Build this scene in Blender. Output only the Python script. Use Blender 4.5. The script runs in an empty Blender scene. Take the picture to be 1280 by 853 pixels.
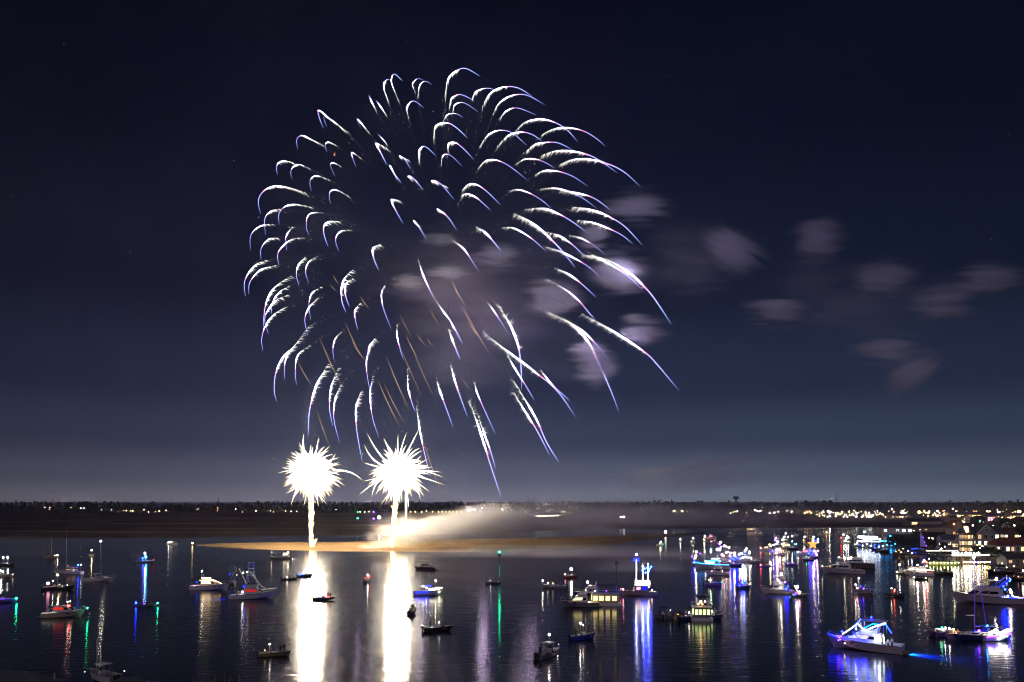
import bpy, bmesh, math, random
from mathutils import Vector, Matrix

# ---------------------------------------------------------------- camera, sky, exposure
scene = bpy.context.scene
col = scene.collection
CAM_H, F, HY = 26.0, 1000.0, 625.0          # camera height (m), focal length and horizon row in photo pixels

cam_data = bpy.data.cameras.new('camera')
cam = bpy.data.objects.new('camera', cam_data)
col.objects.link(cam)
cam.location = (0, 0, CAM_H)
cam.rotation_euler = (math.radians(90), 0, 0)
cam_data.sensor_width = 36
cam_data.lens = 36 * F / 1280
cam_data.shift_y = (HY - 426.5) / 1280
cam_data.clip_start = 1
cam_data.clip_end = 30000
scene.camera = cam

world = bpy.data.worlds.new('World')
scene.world = world
world.use_nodes = True


def build_sky():
    nt = world.node_tree
    nt.nodes.clear()
    N, L = nt.nodes.new, nt.links.new
    out = N('ShaderNodeOutputWorld')
    bg = N('ShaderNodeBackground')
    tc = N('ShaderNodeTexCoord')
    sep = N('ShaderNodeSeparateXYZ')
    L(tc.outputs['Generated'], sep.inputs[0])
    ramp = N('ShaderNodeValToRGB')
    ramp.color_ramp.interpolation = 'EASE'
    stops = [(0.0, (.230, .235, .298)), (.03, (.128, .142, .204)), (.075, (.050, .063, .110)), (.14, (.0205, .0280, .0600)),
             (.26, (.0060, .0094, .0250)), (.42, (.0016, .0036, .0125)), (.62, (.0002, .0008, .0042))]
    el = ramp.color_ramp.elements
    el[0].position, el[0].color = stops[0][0], (*stops[0][1], 1)
    el[1].position, el[1].color = stops[-1][0], (*stops[-1][1], 1)
    for p, c in stops[1:-1]:
        e = el.new(p)
        e.color = (*c, 1)
    ab = N('ShaderNodeMath'); ab.operation = 'ABSOLUTE'
    L(sep.outputs['Z'], ab.inputs[0])
    L(ab.outputs[0], ramp.inputs[0])
    # lens vignette put into the sky: dimmer at both sides, bluer right, browner left
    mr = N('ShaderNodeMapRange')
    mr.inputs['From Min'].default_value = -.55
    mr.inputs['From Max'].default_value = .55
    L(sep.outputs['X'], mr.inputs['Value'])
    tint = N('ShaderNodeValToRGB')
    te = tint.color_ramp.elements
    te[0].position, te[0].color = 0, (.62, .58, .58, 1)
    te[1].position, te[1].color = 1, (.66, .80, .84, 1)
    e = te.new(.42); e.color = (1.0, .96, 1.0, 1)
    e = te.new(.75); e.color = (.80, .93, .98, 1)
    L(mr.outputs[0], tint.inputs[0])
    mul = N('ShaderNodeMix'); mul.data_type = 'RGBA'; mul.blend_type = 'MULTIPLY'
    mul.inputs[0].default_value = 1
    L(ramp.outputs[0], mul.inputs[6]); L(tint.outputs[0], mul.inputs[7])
    # stars
    vor = N('ShaderNodeTexVoronoi'); vor.inputs['Scale'].default_value = 46
    L(tc.outputs['Generated'], vor.inputs['Vector'])
    st = N('ShaderNodeMapRange')
    st.inputs['From Min'].default_value = .0
    st.inputs['From Max'].default_value = .042
    st.inputs['To Min'].default_value = 1
    st.inputs['To Max'].default_value = 0
    L(vor.outputs['Distance'], st.inputs['Value'])
    sepc = N('ShaderNodeSeparateColor'); L(vor.outputs['Color'], sepc.inputs[0])
    pw = N('ShaderNodeMath'); pw.operation = 'POWER'; pw.inputs[1].default_value = 4
    L(sepc.outputs[0], pw.inputs[0])
    m1 = N('ShaderNodeMath'); m1.operation = 'MULTIPLY'; L(st.outputs[0], m1.inputs[0]); L(pw.outputs[0], m1.inputs[1])
    m2 = N('ShaderNodeMath'); m2.operation = 'MULTIPLY'; m2.inputs[1].default_value = 1.3; L(m1.outputs[0], m2.inputs[0])
    add = N('ShaderNodeMix'); add.data_type = 'RGBA'; add.blend_type = 'ADD'; add.inputs[0].default_value = 1
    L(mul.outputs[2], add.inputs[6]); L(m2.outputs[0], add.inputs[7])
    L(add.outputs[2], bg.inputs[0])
    bg.inputs[1].default_value = 1.0
    L(bg.outputs[0], out.inputs[0])


build_sky()
hull_fill_data = bpy.data.lights.new('hull_fill', 'SUN')      # added mauve fill brightening the hulls, standing in for hotel glow behind the balcony
hull_fill_data.energy = .30
hull_fill_data.angle = math.radians(8)
hull_fill_data.color = (1.0, .74, .98)
hull_fill = bpy.data.objects.new('hull_fill', hull_fill_data)
col.objects.link(hull_fill)
hull_fill.rotation_euler = (math.radians(58), 0, math.radians(-18))
vs = scene.view_settings
vs.view_transform, vs.look, vs.exposure, vs.gamma = 'Standard', 'None', 0, 1
vs.use_curve_mapping = False
cy = scene.cycles
cy.use_denoising = True
cy.max_bounces = 7
cy.diffuse_bounces = 2
cy.glossy_bounces = 3
cy.transmission_bounces = 2
cy.volume_bounces = 5
cy.sample_clamp_indirect = 6
cy.sample_clamp_direct = 0
cy.use_light_tree = True
cy.pixel_filter_type = 'BLACKMAN_HARRIS'
cy.filter_width = 1.05
scene.render.filter_size = 1.05
cy.caustics_reflective = False
cy.caustics_refractive = False
cy.volume_step_rate = 1.0
cy.volume_max_steps = 128

# ---------------------------------------------------------------- helpers
rnd = random.Random(7)


def P(x, y, Y):
    return Vector(((x - 640) / F * Y, Y, CAM_H - (y - HY) / F * Y))


def G(x, y, z=0.0):
    Y = (CAM_H - z) * F / (y - HY)
    return Vector(((x - 640) / F * Y, Y, z))


MATS = {}


def mat(name, color, rough=.5, metal=0.0, spec=.5, noise=0.0, nscale=3.0, coat=0.0):
    if name in MATS:
        return MATS[name]
    m = bpy.data.materials.new(name)
    m.use_nodes = True
    nt = m.node_tree
    b = nt.nodes['Principled BSDF']
    b.inputs['Base Color'].default_value = (*color, 1)
    b.inputs['Roughness'].default_value = rough
    b.inputs['Metallic'].default_value = metal
    b.inputs['Specular IOR Level'].default_value = spec
    b.inputs['Coat Weight'].default_value = coat
    if noise:
        tc = nt.nodes.new('ShaderNodeTexCoord')
        n = nt.nodes.new('ShaderNodeTexNoise')
        n.inputs['Scale'].default_value = nscale
        n.inputs['Detail'].default_value = 5
        nt.links.new(tc.outputs['Object'], n.inputs['Vector'])
        r = nt.nodes.new('ShaderNodeValToRGB')
        r.color_ramp.elements[0].position = .3
        r.color_ramp.elements[1].position = .7
        r.color_ramp.elements[0].color = (*[c * (1 - noise) for c in color], 1)
        r.color_ramp.elements[1].color = (*[min(1, c * (1 + noise)) for c in color], 1)
        nt.links.new(n.outputs['Fac'], r.inputs[0])
        nt.links.new(r.outputs[0], b.inputs['Base Color'])
    MATS[name] = m
    return m


COLS = {'white': (1, .9, .74), 'warm': (1, .66, .30), 'cool': (.78, .88, 1), 'blue': (.003, .007, 1), 'cyan': (.01, .33, 1),
        'green': (.01, 1, .40), 'red': (1, .03, .02), 'purple': (.16, .03, 1), 'pink': (1, .35, .55), 'lime': (.75, 1, .35),
        'orange': (1, .42, .10), 'azure': (.004, .022, 1), 'yellow': (1, .80, .30)}


def glow(colour, strength):
    key = 'lamp_%s_%g' % (colour, strength)
    if key in MATS:
        return MATS[key]
    m = bpy.data.materials.new(key)
    m.use_nodes = True
    nt = m.node_tree
    nt.nodes.clear()
    e = nt.nodes.new('ShaderNodeEmission')
    e.inputs[0].default_value = (*COLS[colour], 1)
    e.inputs[1].default_value = strength
    o = nt.nodes.new('ShaderNodeOutputMaterial')
    nt.links.new(e.outputs[0], o.inputs[0])
    MATS[key] = m
    return m


class MB:
    def __init__(self):
        self.v, self.f, self.m, self.s = [], [], [], []

    def add(self, verts, faces, mi=0, smooth=False):
        o = len(self.v)
        self.v += [tuple(p) for p in verts]
        for f in faces:
            self.f.append(tuple(i + o for i in f))
            self.m.append(mi)
            self.s.append(smooth)

    def hexa(self, p, mi=0):            # p: 4 bottom then 4 top corners, counter-clockwise from above
        self.add(p, [(3, 2, 1, 0), (4, 5, 6, 7), (0, 1, 5, 4), (1, 2, 6, 5), (2, 3, 7, 6), (3, 0, 4, 7)], mi)

    def box(self, x0, x1, y0, y1, z0, z1, mi=0):
        self.hexa([(x0, y0, z0), (x1, y0, z0), (x1, y1, z0), (x0, y1, z0), (x0, y0, z1), (x1, y0, z1), (x1, y1, z1), (x0, y1, z1)], mi)

    def tube(self, pts, radii, n=6, mi=0, cap=True):
        pts = [Vector(p) for p in pts]
        if not hasattr(radii, '__len__'):
            radii = [radii] * len(pts)
        verts, faces = [], []
        for i, p in enumerate(pts):
            t = (pts[min(i + 1, len(pts) - 1)] - pts[max(i - 1, 0)])
            t = t.normalized() if t.length > 1e-9 else Vector((0, 0, 1))
            a = t.cross(Vector((0, 1, 0)) if abs(t.y) < .9 else Vector((1, 0, 0))).normalized()
            b = t.cross(a)
            for k in range(n):
                th = 2 * math.pi * k / n
                verts.append(p + (a * math.cos(th) + b * math.sin(th)) * radii[i])
        for i in range(len(pts) - 1):
            for k in range(n):
                faces.append((i * n + k, i * n + (k + 1) % n, (i + 1) * n + (k + 1) % n, (i + 1) * n + k))
        if cap:
            faces.append(tuple(range(n - 1, -1, -1)))
            faces.append(tuple((len(pts) - 1) * n + k for k in range(n)))
        self.add(verts, faces, mi, n > 5)

    def ball(self, c, r, nu=10, nv=6, mi=0):
        rx, ry, rz = r if hasattr(r, '__len__') else (r, r, r)
        verts, faces = [(c[0], c[1], c[2] - rz)], []
        for j in range(1, nv):
            ph = -math.pi / 2 + math.pi * j / nv
            for i in range(nu):
                th = 2 * math.pi * i / nu
                verts.append((c[0] + rx * math.cos(ph) * math.cos(th), c[1] + ry * math.cos(ph) * math.sin(th), c[2] + rz * math.sin(ph)))
        verts.append((c[0], c[1], c[2] + rz))
        for i in range(nu):
            faces.append((0, 1 + (i + 1) % nu, 1 + i))
            faces.append((len(verts) - 1, 1 + (nv - 2) * nu + i, 1 + (nv - 2) * nu + (i + 1) % nu))
        for j in range(nv - 2):
            for i in range(nu):
                a = 1 + j * nu
                faces.append((a + i, a + (i + 1) % nu, a + nu + (i + 1) % nu, a + nu + i))
        self.add(verts, faces, mi, True)

    def mesh(self, name, mats):
        me = bpy.data.meshes.new(name)
        me.from_pydata(self.v, [], self.f)
        for m in (mats if isinstance(mats, (list, tuple)) else [mats]):
            me.materials.append(m)
        me.polygons.foreach_set('material_index', self.m)
        me.polygons.foreach_set('use_smooth', self.s)
        me.update()
        return me

    def build(self, name, mats, parent=None, loc=None):
        o = bpy.data.objects.new(name, self.mesh(name, mats))
        col.objects.link(o)
        if parent:
            o.parent = parent
        if loc is not None:
            o.location = loc
        return o


def tag(o, label, cat=None, group=None, kind=None):
    if label:
        o['label'] = label
    if cat:
        o['category'] = cat
    if group:
        o['group'] = group
    if kind:
        o['kind'] = kind
    return o


def empty(name, loc, rz=0.0):
    o = bpy.data.objects.new(name, None)
    o.empty_display_size = .5
    col.objects.link(o)
    o.location = loc
    o.rotation_euler = (0, 0, rz)
    return o


_ball = {}


def lamp(root, pos, colour='white', strength=60, r=.2, name='lamp', squash=1.0):
    if r < .45:
        r, strength = r * .78, round(strength * 1.45, 1)     # small hot globes
    key = (colour, strength)
    if key not in _ball:
        b = MB()
        b.ball((0, 0, 0), 1, 8, 6)
        _ball[key] = b.mesh('lamp_globe', glow(colour, strength))
    o = bpy.data.objects.new(name, _ball[key])
    col.objects.link(o)
    if root:
        o.parent = root
    o.location = pos
    o.scale = (r, r, r * squash)
    return o


def catmull(pts, n):
    pts = [Vector(p) for p in pts]
    if len(pts) == 2:
        return [pts[0].lerp(pts[1], i / (n - 1)) for i in range(n)]
    q = [pts[0] * 2 - pts[1]] + pts + [pts[-1] * 2 - pts[-2]]
    out = []
    m = len(pts) - 1
    for i in range(n):
        u = i / (n - 1) * m
        k = min(int(u), m - 1)
        t = u - k
        a, b, c, d = q[k], q[k + 1], q[k + 2], q[k + 3]
        out.append(.5 * ((2 * b) + (c - a) * t + (2 * a - 5 * b + 4 * c - d) * t * t + (3 * b - a - 3 * c + d) * t ** 3))
    return out


# ---------------------------------------------------------------- materials
WHITE = mat('gelcoat_white', (.78, .76, .74), .28, noise=.06, nscale=1.5, coat=.3)
CREAM = mat('gelcoat_cream', (.62, .52, .38), .35, noise=.08, nscale=1.5)
NAVY = mat('paint_navy', (.03, .05, .16), .25, noise=.1, coat=.4)
BLACKP = mat('paint_black', (.015, .015, .018), .3, noise=.2, coat=.3)
GREY = mat('paint_grey', (.22, .22, .23), .45, noise=.12)
OLIVE = mat('paint_olive', (.12, .12, .07), .6, noise=.15)
REDP = mat('paint_red', (.35, .03, .03), .35, noise=.1)
TEAK = mat('teak_deck', (.25, .17, .10), .6, noise=.2, nscale=6)
DECK = mat('deck_grey', (.45, .44, .42), .7, noise=.1, nscale=4)
GLASS = mat('dark_glass', (.01, .012, .018), .06, spec=.8)
METAL = mat('brushed_metal', (.55, .55, .57), .3, 1.0)
DMETAL = mat('dark_metal', (.07, .07, .08), .45, .6)
RUBBER = mat('black_rubber', (.02, .02, .022), .65, noise=.2)
CANVAS = mat('black_canvas', (.025, .025, .03), .85, noise=.2)
BCANVAS = mat('blue_canvas', (.03, .05, .22), .85, noise=.15)
SAILM = mat('sail_cloth', (.6, .58, .6), .8, noise=.1)
SKIN = mat('skin', (.42, .26, .19), .6)
HAIR = mat('hair', (.03, .02, .015), .7)
TROUSERS = mat('trousers', (.03, .035, .06), .85)
SHIRTS = [mat('shirt_dark', (.03, .03, .04), .85), mat('shirt_blue', (.05, .09, .30), .85), mat('shirt_red', (.40, .04, .04), .85),
          mat('shirt_pale', (.55, .52, .5), .85)]
WOOD = mat('weathered_wood', (.16, .12, .09), .8, noise=.35, nscale=5)
DWOOD = mat('tarred_wood', (.05, .04, .032), .8, noise=.3, nscale=5)

# ---------------------------------------------------------------- the setting: water, flats, woods


def water_material():
    m = bpy.data.materials.new('harbour_water')
    m.use_nodes = True
    nt = m.node_tree
    nt.nodes.clear()
    N, L = nt.nodes.new, nt.links.new
    out = N('ShaderNodeOutputMaterial')
    tc = N('ShaderNodeTexCoord')
    mp = N('ShaderNodeMapping'); mp.inputs['Scale'].default_value = (.30, 1.0, 1)
    L(tc.outputs['Object'], mp.inputs[0])
    n1 = N('ShaderNodeTexNoise'); n1.inputs['Scale'].default_value = .9; n1.inputs['Detail'].default_value = 3; n1.inputs['Roughness'].default_value = .55
    L(mp.outputs[0], n1.inputs['Vector'])
    mp2 = N('ShaderNodeMapping'); mp2.inputs['Scale'].default_value = (.012, .018, 1)
    L(tc.outputs['Object'], mp2.inputs[0])
    n2 = N('ShaderNodeTexNoise'); n2.inputs['Scale'].default_value = 1; n2.inputs['Detail'].default_value = 1.5; n2.inputs['Distortion'].default_value = 1.2
    L(mp2.outputs[0], n2.inputs['Vector'])
    rr = N('ShaderNodeMapRange')      # calm slicks and wind-ruffled patches
    rr.inputs['From Min'].default_value = .38; rr.inputs['From Max'].default_value = .66
    rr.inputs['To Min'].default_value = .5; rr.inputs['To Max'].default_value = 1.0
    L(n2.outputs['Fac'], rr.inputs['Value'])
    bp = N('ShaderNodeBump'); bp.inputs['Distance'].default_value = WAVE
    L(n1.outputs['Fac'], bp.inputs['Height'])
    L(rr.outputs[0], bp.inputs['Strength'])
    a = N('ShaderNodeBsdfPrincipled')
    a.inputs['Base Color'].default_value = (.008, .014, .026, 1)
    a.inputs['IOR'].default_value = 1.333
    a.inputs['Roughness'].default_value = ROUGH_A
    b = N('ShaderNodeBsdfPrincipled')
    b.inputs['Base Color'].default_value = (.008, .014, .026, 1)
    b.inputs['IOR'].default_value = 1.333
    b.inputs['Roughness'].default_value = ROUGH_B
    tg = N('ShaderNodeCombineXYZ'); tg.inputs[1].default_value = 1      # the chop runs across the view: slopes mostly along y
    for s in (a, b):
        L(bp.outputs[0], s.inputs['Normal'])
        s.inputs['Anisotropic'].default_value = ANISO if s is a else .5
        L(tg.outputs[0], s.inputs['Tangent'])
    mx = N('ShaderNodeMixShader')
    mf = N('ShaderNodeMath'); mf.operation = 'MULTIPLY'; mf.inputs[1].default_value = MIX_B
    L(rr.outputs[0], mf.inputs[0]); L(mf.outputs[0], mx.inputs[0])
    L(a.outputs[0], mx.inputs[1]); L(b.outputs[0], mx.inputs[2])
    L(mx.outputs[0], out.inputs[0])
    return m


WAVE, ROUGH_A, ROUGH_B, MIX_B, ANISO = .085, .115, .38, .24, .80
w = MB()
w.add([(-9000, -60, 0), (9000, -60, 0), (9000, 9000, 0), (-9000, 9000, 0)], [(0, 1, 2, 3)])
tag(w.build('water', water_material()), 'dark calm harbour water with long light reflections', kind='structure')


def ground_material(name, c1, c2, scale, c3=None):
    m = bpy.data.materials.new(name)
    m.use_nodes = True
    nt = m.node_tree
    b = nt.nodes['Principled BSDF']
    b.inputs['Roughness'].default_value = .9
    b.inputs['Specular IOR Level'].default_value = .2
    N, L = nt.nodes.new, nt.links.new
    tc = N('ShaderNodeTexCoord')
    mp = N('ShaderNodeMapping'); mp.inputs['Scale'].default_value = scale
    L(tc.outputs['Object'], mp.inputs[0])
    n = N('ShaderNodeTexNoise'); n.inputs['Scale'].default_value = 1; n.inputs['Detail'].default_value = 6; n.inputs['Roughness'].default_value = .6
    L(mp.outputs[0], n.inputs['Vector'])
    r = N('ShaderNodeValToRGB')
    r.color_ramp.elements[0].position, r.color_ramp.elements[0].color = .36, (*c1, 1)
    r.color_ramp.elements[1].position, r.color_ramp.elements[1].color = .66, (*c2, 1)
    if c3:
        e = r.color_ramp.elements.new(.56); e.color = (*c3, 1)
    L(n.outputs['Fac'], r.inputs[0]); L(r.outputs[0], b.inputs['Base Color'])
    bp = N('ShaderNodeBump'); bp.inputs['Distance'].default_value = .3
    L(n.outputs['Fac'], bp.inputs['Height']); L(bp.outputs[0], b.inputs['Normal'])
    return m


def land(name, front, back, height, m, rows=10, edge=.25, seed=1, rough=.1):
    """front, back: lists of ground points (photo column, row) at water level, resampled to one strip with a low crest."""
    r = random.Random(seed)
    n = 60
    f3 = catmull([G(x, y) for x, y in front], n)
    b3 = catmull([G(x, y) for x, y in back], n)
    verts, faces = [], []
    for i in range(n):
        for j in range(rows + 1):
            t = j / rows
            p = f3[i].lerp(b3[i], t)
            prof = min(1, t / edge) * min(1, (1 - t) / edge)
            end = min(1, i / 4, (n - 1 - i) / 4)
            p.z = -.25 + (height * math.sin(prof * math.pi / 2) + .25) * end * min(1, prof * 6) + (r.uniform(-rough, rough) * prof)
            verts.append(p)
    for i in range(n - 1):
        for j in range(rows):
            a = i * (rows + 1) + j
            faces.append((a, a + rows + 1, a + rows + 2, a + 1))
    mb = MB()
    mb.add(verts, faces, 0, True)
    return mb.build(name, m)


MARSH = ground_material('marsh_grass', (.045, .036, .024), (.30, .22, .13), (.004, .025, 1), (.085, .064, .04))
SAND = ground_material('bar_sand', (.13, .082, .036), (.22, .145, .07), (.03, .12, 1))
SOIL = ground_material('shore_soil', (.03, .028, .02), (.10, .085, .06), (.05, .05, 1))
tag(land('marsh', [(-500, 677), (0, 675.5), (120, 675), (240, 674), (330, 672.5), (460, 671), (600, 668), (700, 664), (830, 662), (1100, 660.5), (1700, 659)],
         [(-500, 634), (0, 634), (120, 634), (240, 634), (330, 634), (460, 634), (600, 634), (700, 634), (830, 634), (1100, 634), (1700, 634)], 1.2, MARSH, 24, .06, 3, .12),
    'dark grassy marsh flats with tan sandy edges', kind='structure')
tag(land('sandbar', [(236, 682), (300, 686), (380, 689), (430, 690), (500, 690.5), (560, 691), (640, 690), (700, 687), (760, 681.5), (800, 676), (838, 671)],
         [(236, 681), (300, 679), (380, 677.5), (430, 677), (500, 675.5), (560, 674), (640, 672.5), (700, 671.5), (760, 670), (800, 669), (838, 668.5)], .8, SAND, 12, .3, 4, .05),
    'long low sandbar lit orange by the fireworks', kind='structure')
tag(land('sand_spit', [(780, 672), (815, 672.5), (850, 670.5), (884, 667)], [(780, 667), (815, 667.5), (850, 667), (884, 666)], .6, MARSH, 8, .3, 5, .05),
    'dark low spit of sand behind the sandbar', kind='structure')
tag(land('shore', [(1108, 668), (1118, 684), (1140, 691), (1165, 693), (1200, 695), (1240, 698), (1275, 704), (1330, 712), (1420, 730)],
         [(1108, 662), (1130, 659), (1160, 657), (1190, 656), (1220, 655), (1270, 655), (1350, 655), (1500, 655), (1800, 655)], 1.6, SOIL, 16, .12, 6, .1),
    'dark built-up shore of the town at right', kind='structure')


def leaf_mass(mb, c, r, n, size, rr, mi=0):
    for _ in range(n):
        while True:
            d = Vector((rr.uniform(-1, 1), rr.uniform(-1, 1), rr.uniform(-1, 1)))
            if .25 < d.length < 1:
                break
        p = Vector((c[0] + d.x * r[0], c[1] + d.y * r[1], c[2] + d.z * r[2]))
        a = Vector((rr.uniform(-1, 1), rr.uniform(-1, 1), rr.uniform(-1, 1))).normalized()
        b = a.cross(Vector((rr.uniform(-1, 1), rr.uniform(-1, 1), rr.uniform(-1, 1)))).normalized()
        s = size * rr.uniform(.6, 1.3)
        mb.add([p - a * s, p - b * s * .7, p + a * s, p + b * s * .7], [(0, 1, 2, 3)], mi)


LEAF = mat('pine_foliage', (.045, .06, .03), .8, noise=.45, nscale=.08)
LEAF2 = mat('shrub_foliage', (.055, .075, .03), .8, noise=.45, nscale=.8)
BARK = mat('bark', (.10, .075, .05), .9, noise=.3, nscale=4)
rt = random.Random(11)
wood = MB()
for i in range(640):
    x = -420 + 2140 * (i + rt.random()) / 640
    D = (1560 if x < 600 else 1560 - min(1, (x - 600) / 300) * 420) + rt.uniform(-50, 170)
    base = 1.0
    top = CAM_H - (rt.gauss(627.4, 1.0) - 1.5 * math.sin(x * .021) * math.sin(x * .0063) - HY) / F * D
    if rt.random() < .12:
        top += 1.5
    X = (x - 640) / F * D
    hgt = max(8, top - base)
    wr = rt.uniform(4.5, 8.5)
    wood.tube([(X, D, base - 1), (X, D, base + hgt * .7)], [.35, .2], 4, 1)
    leaf_mass(wood, (X, D, base + hgt * .42), (wr, wr, hgt * .46), 22, 3.2, rt)
    leaf_mass(wood, (X + rt.uniform(-2, 2), D, base + hgt * .78), (wr * .6, wr * .6, hgt * .22), 12, 2.0, rt)
tag(wood.build('far_woods', [LEAF, BARK]), 'dark continuous line of woods along the far shore', 'woods', kind='stuff')
# ---------------------------------------------------------------- fireworks
def hdr_emission(name):
    m = bpy.data.materials.new(name)
    m.use_nodes = True
    nt = m.node_tree
    nt.nodes.clear()
    at = nt.nodes.new('ShaderNodeAttribute'); at.attribute_name = 'fire'
    e = nt.nodes.new('ShaderNodeEmission')
    o = nt.nodes.new('ShaderNodeOutputMaterial')
    nt.links.new(at.outputs['Color'], e.inputs[0])
    nt.links.new(e.outputs[0], o.inputs[0])
    e.inputs[1].default_value = 1
    return m


FIRE = hdr_emission('burning_stars')


class Fire(MB):
    """tubes whose vertices carry the colour of the burning star at that point"""
    def __init__(self):
        super().__init__()
        self.c = []

    def streak(self, pts, radii, cols, n=4):
        k = len(self.v)
        self.tube(pts, radii, n, 0, False)
        for i in range(len(pts)):
            self.c += [cols[i]] * n
        assert len(self.c) == len(self.v), (k, len(self.c), len(self.v))

    def wisp(self, a, b, r, c0, c1):
        d = (b - a).normalized()
        s = d.cross(Vector((0, 1, 0)))
        s = s.normalized() if s.length > 1e-6 else Vector((1, 0, 0))
        u = d.cross(s)
        self.add([a + s * r, a - s * r * .5 + u * r * .8, a - s * r * .5 - u * r * .8, b], [(0, 1, 3), (1, 2, 3), (2, 0, 3), (2, 1, 0)])
        self.c += [c0, c0, c0, c1]

    def build(self, name, parent=None):
        o = super().build(name, FIRE, parent)
        at = o.data.attributes.new('fire', 'FLOAT_COLOR', 'POINT')
        flat = []
        for c in self.c:
            flat += [c[0], c[1], c[2], 1]
        at.data.foreach_set('color', flat)
        return o


D0 = 440.0
CX, CY, CR = 560.0, 318.0, 268.0
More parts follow.
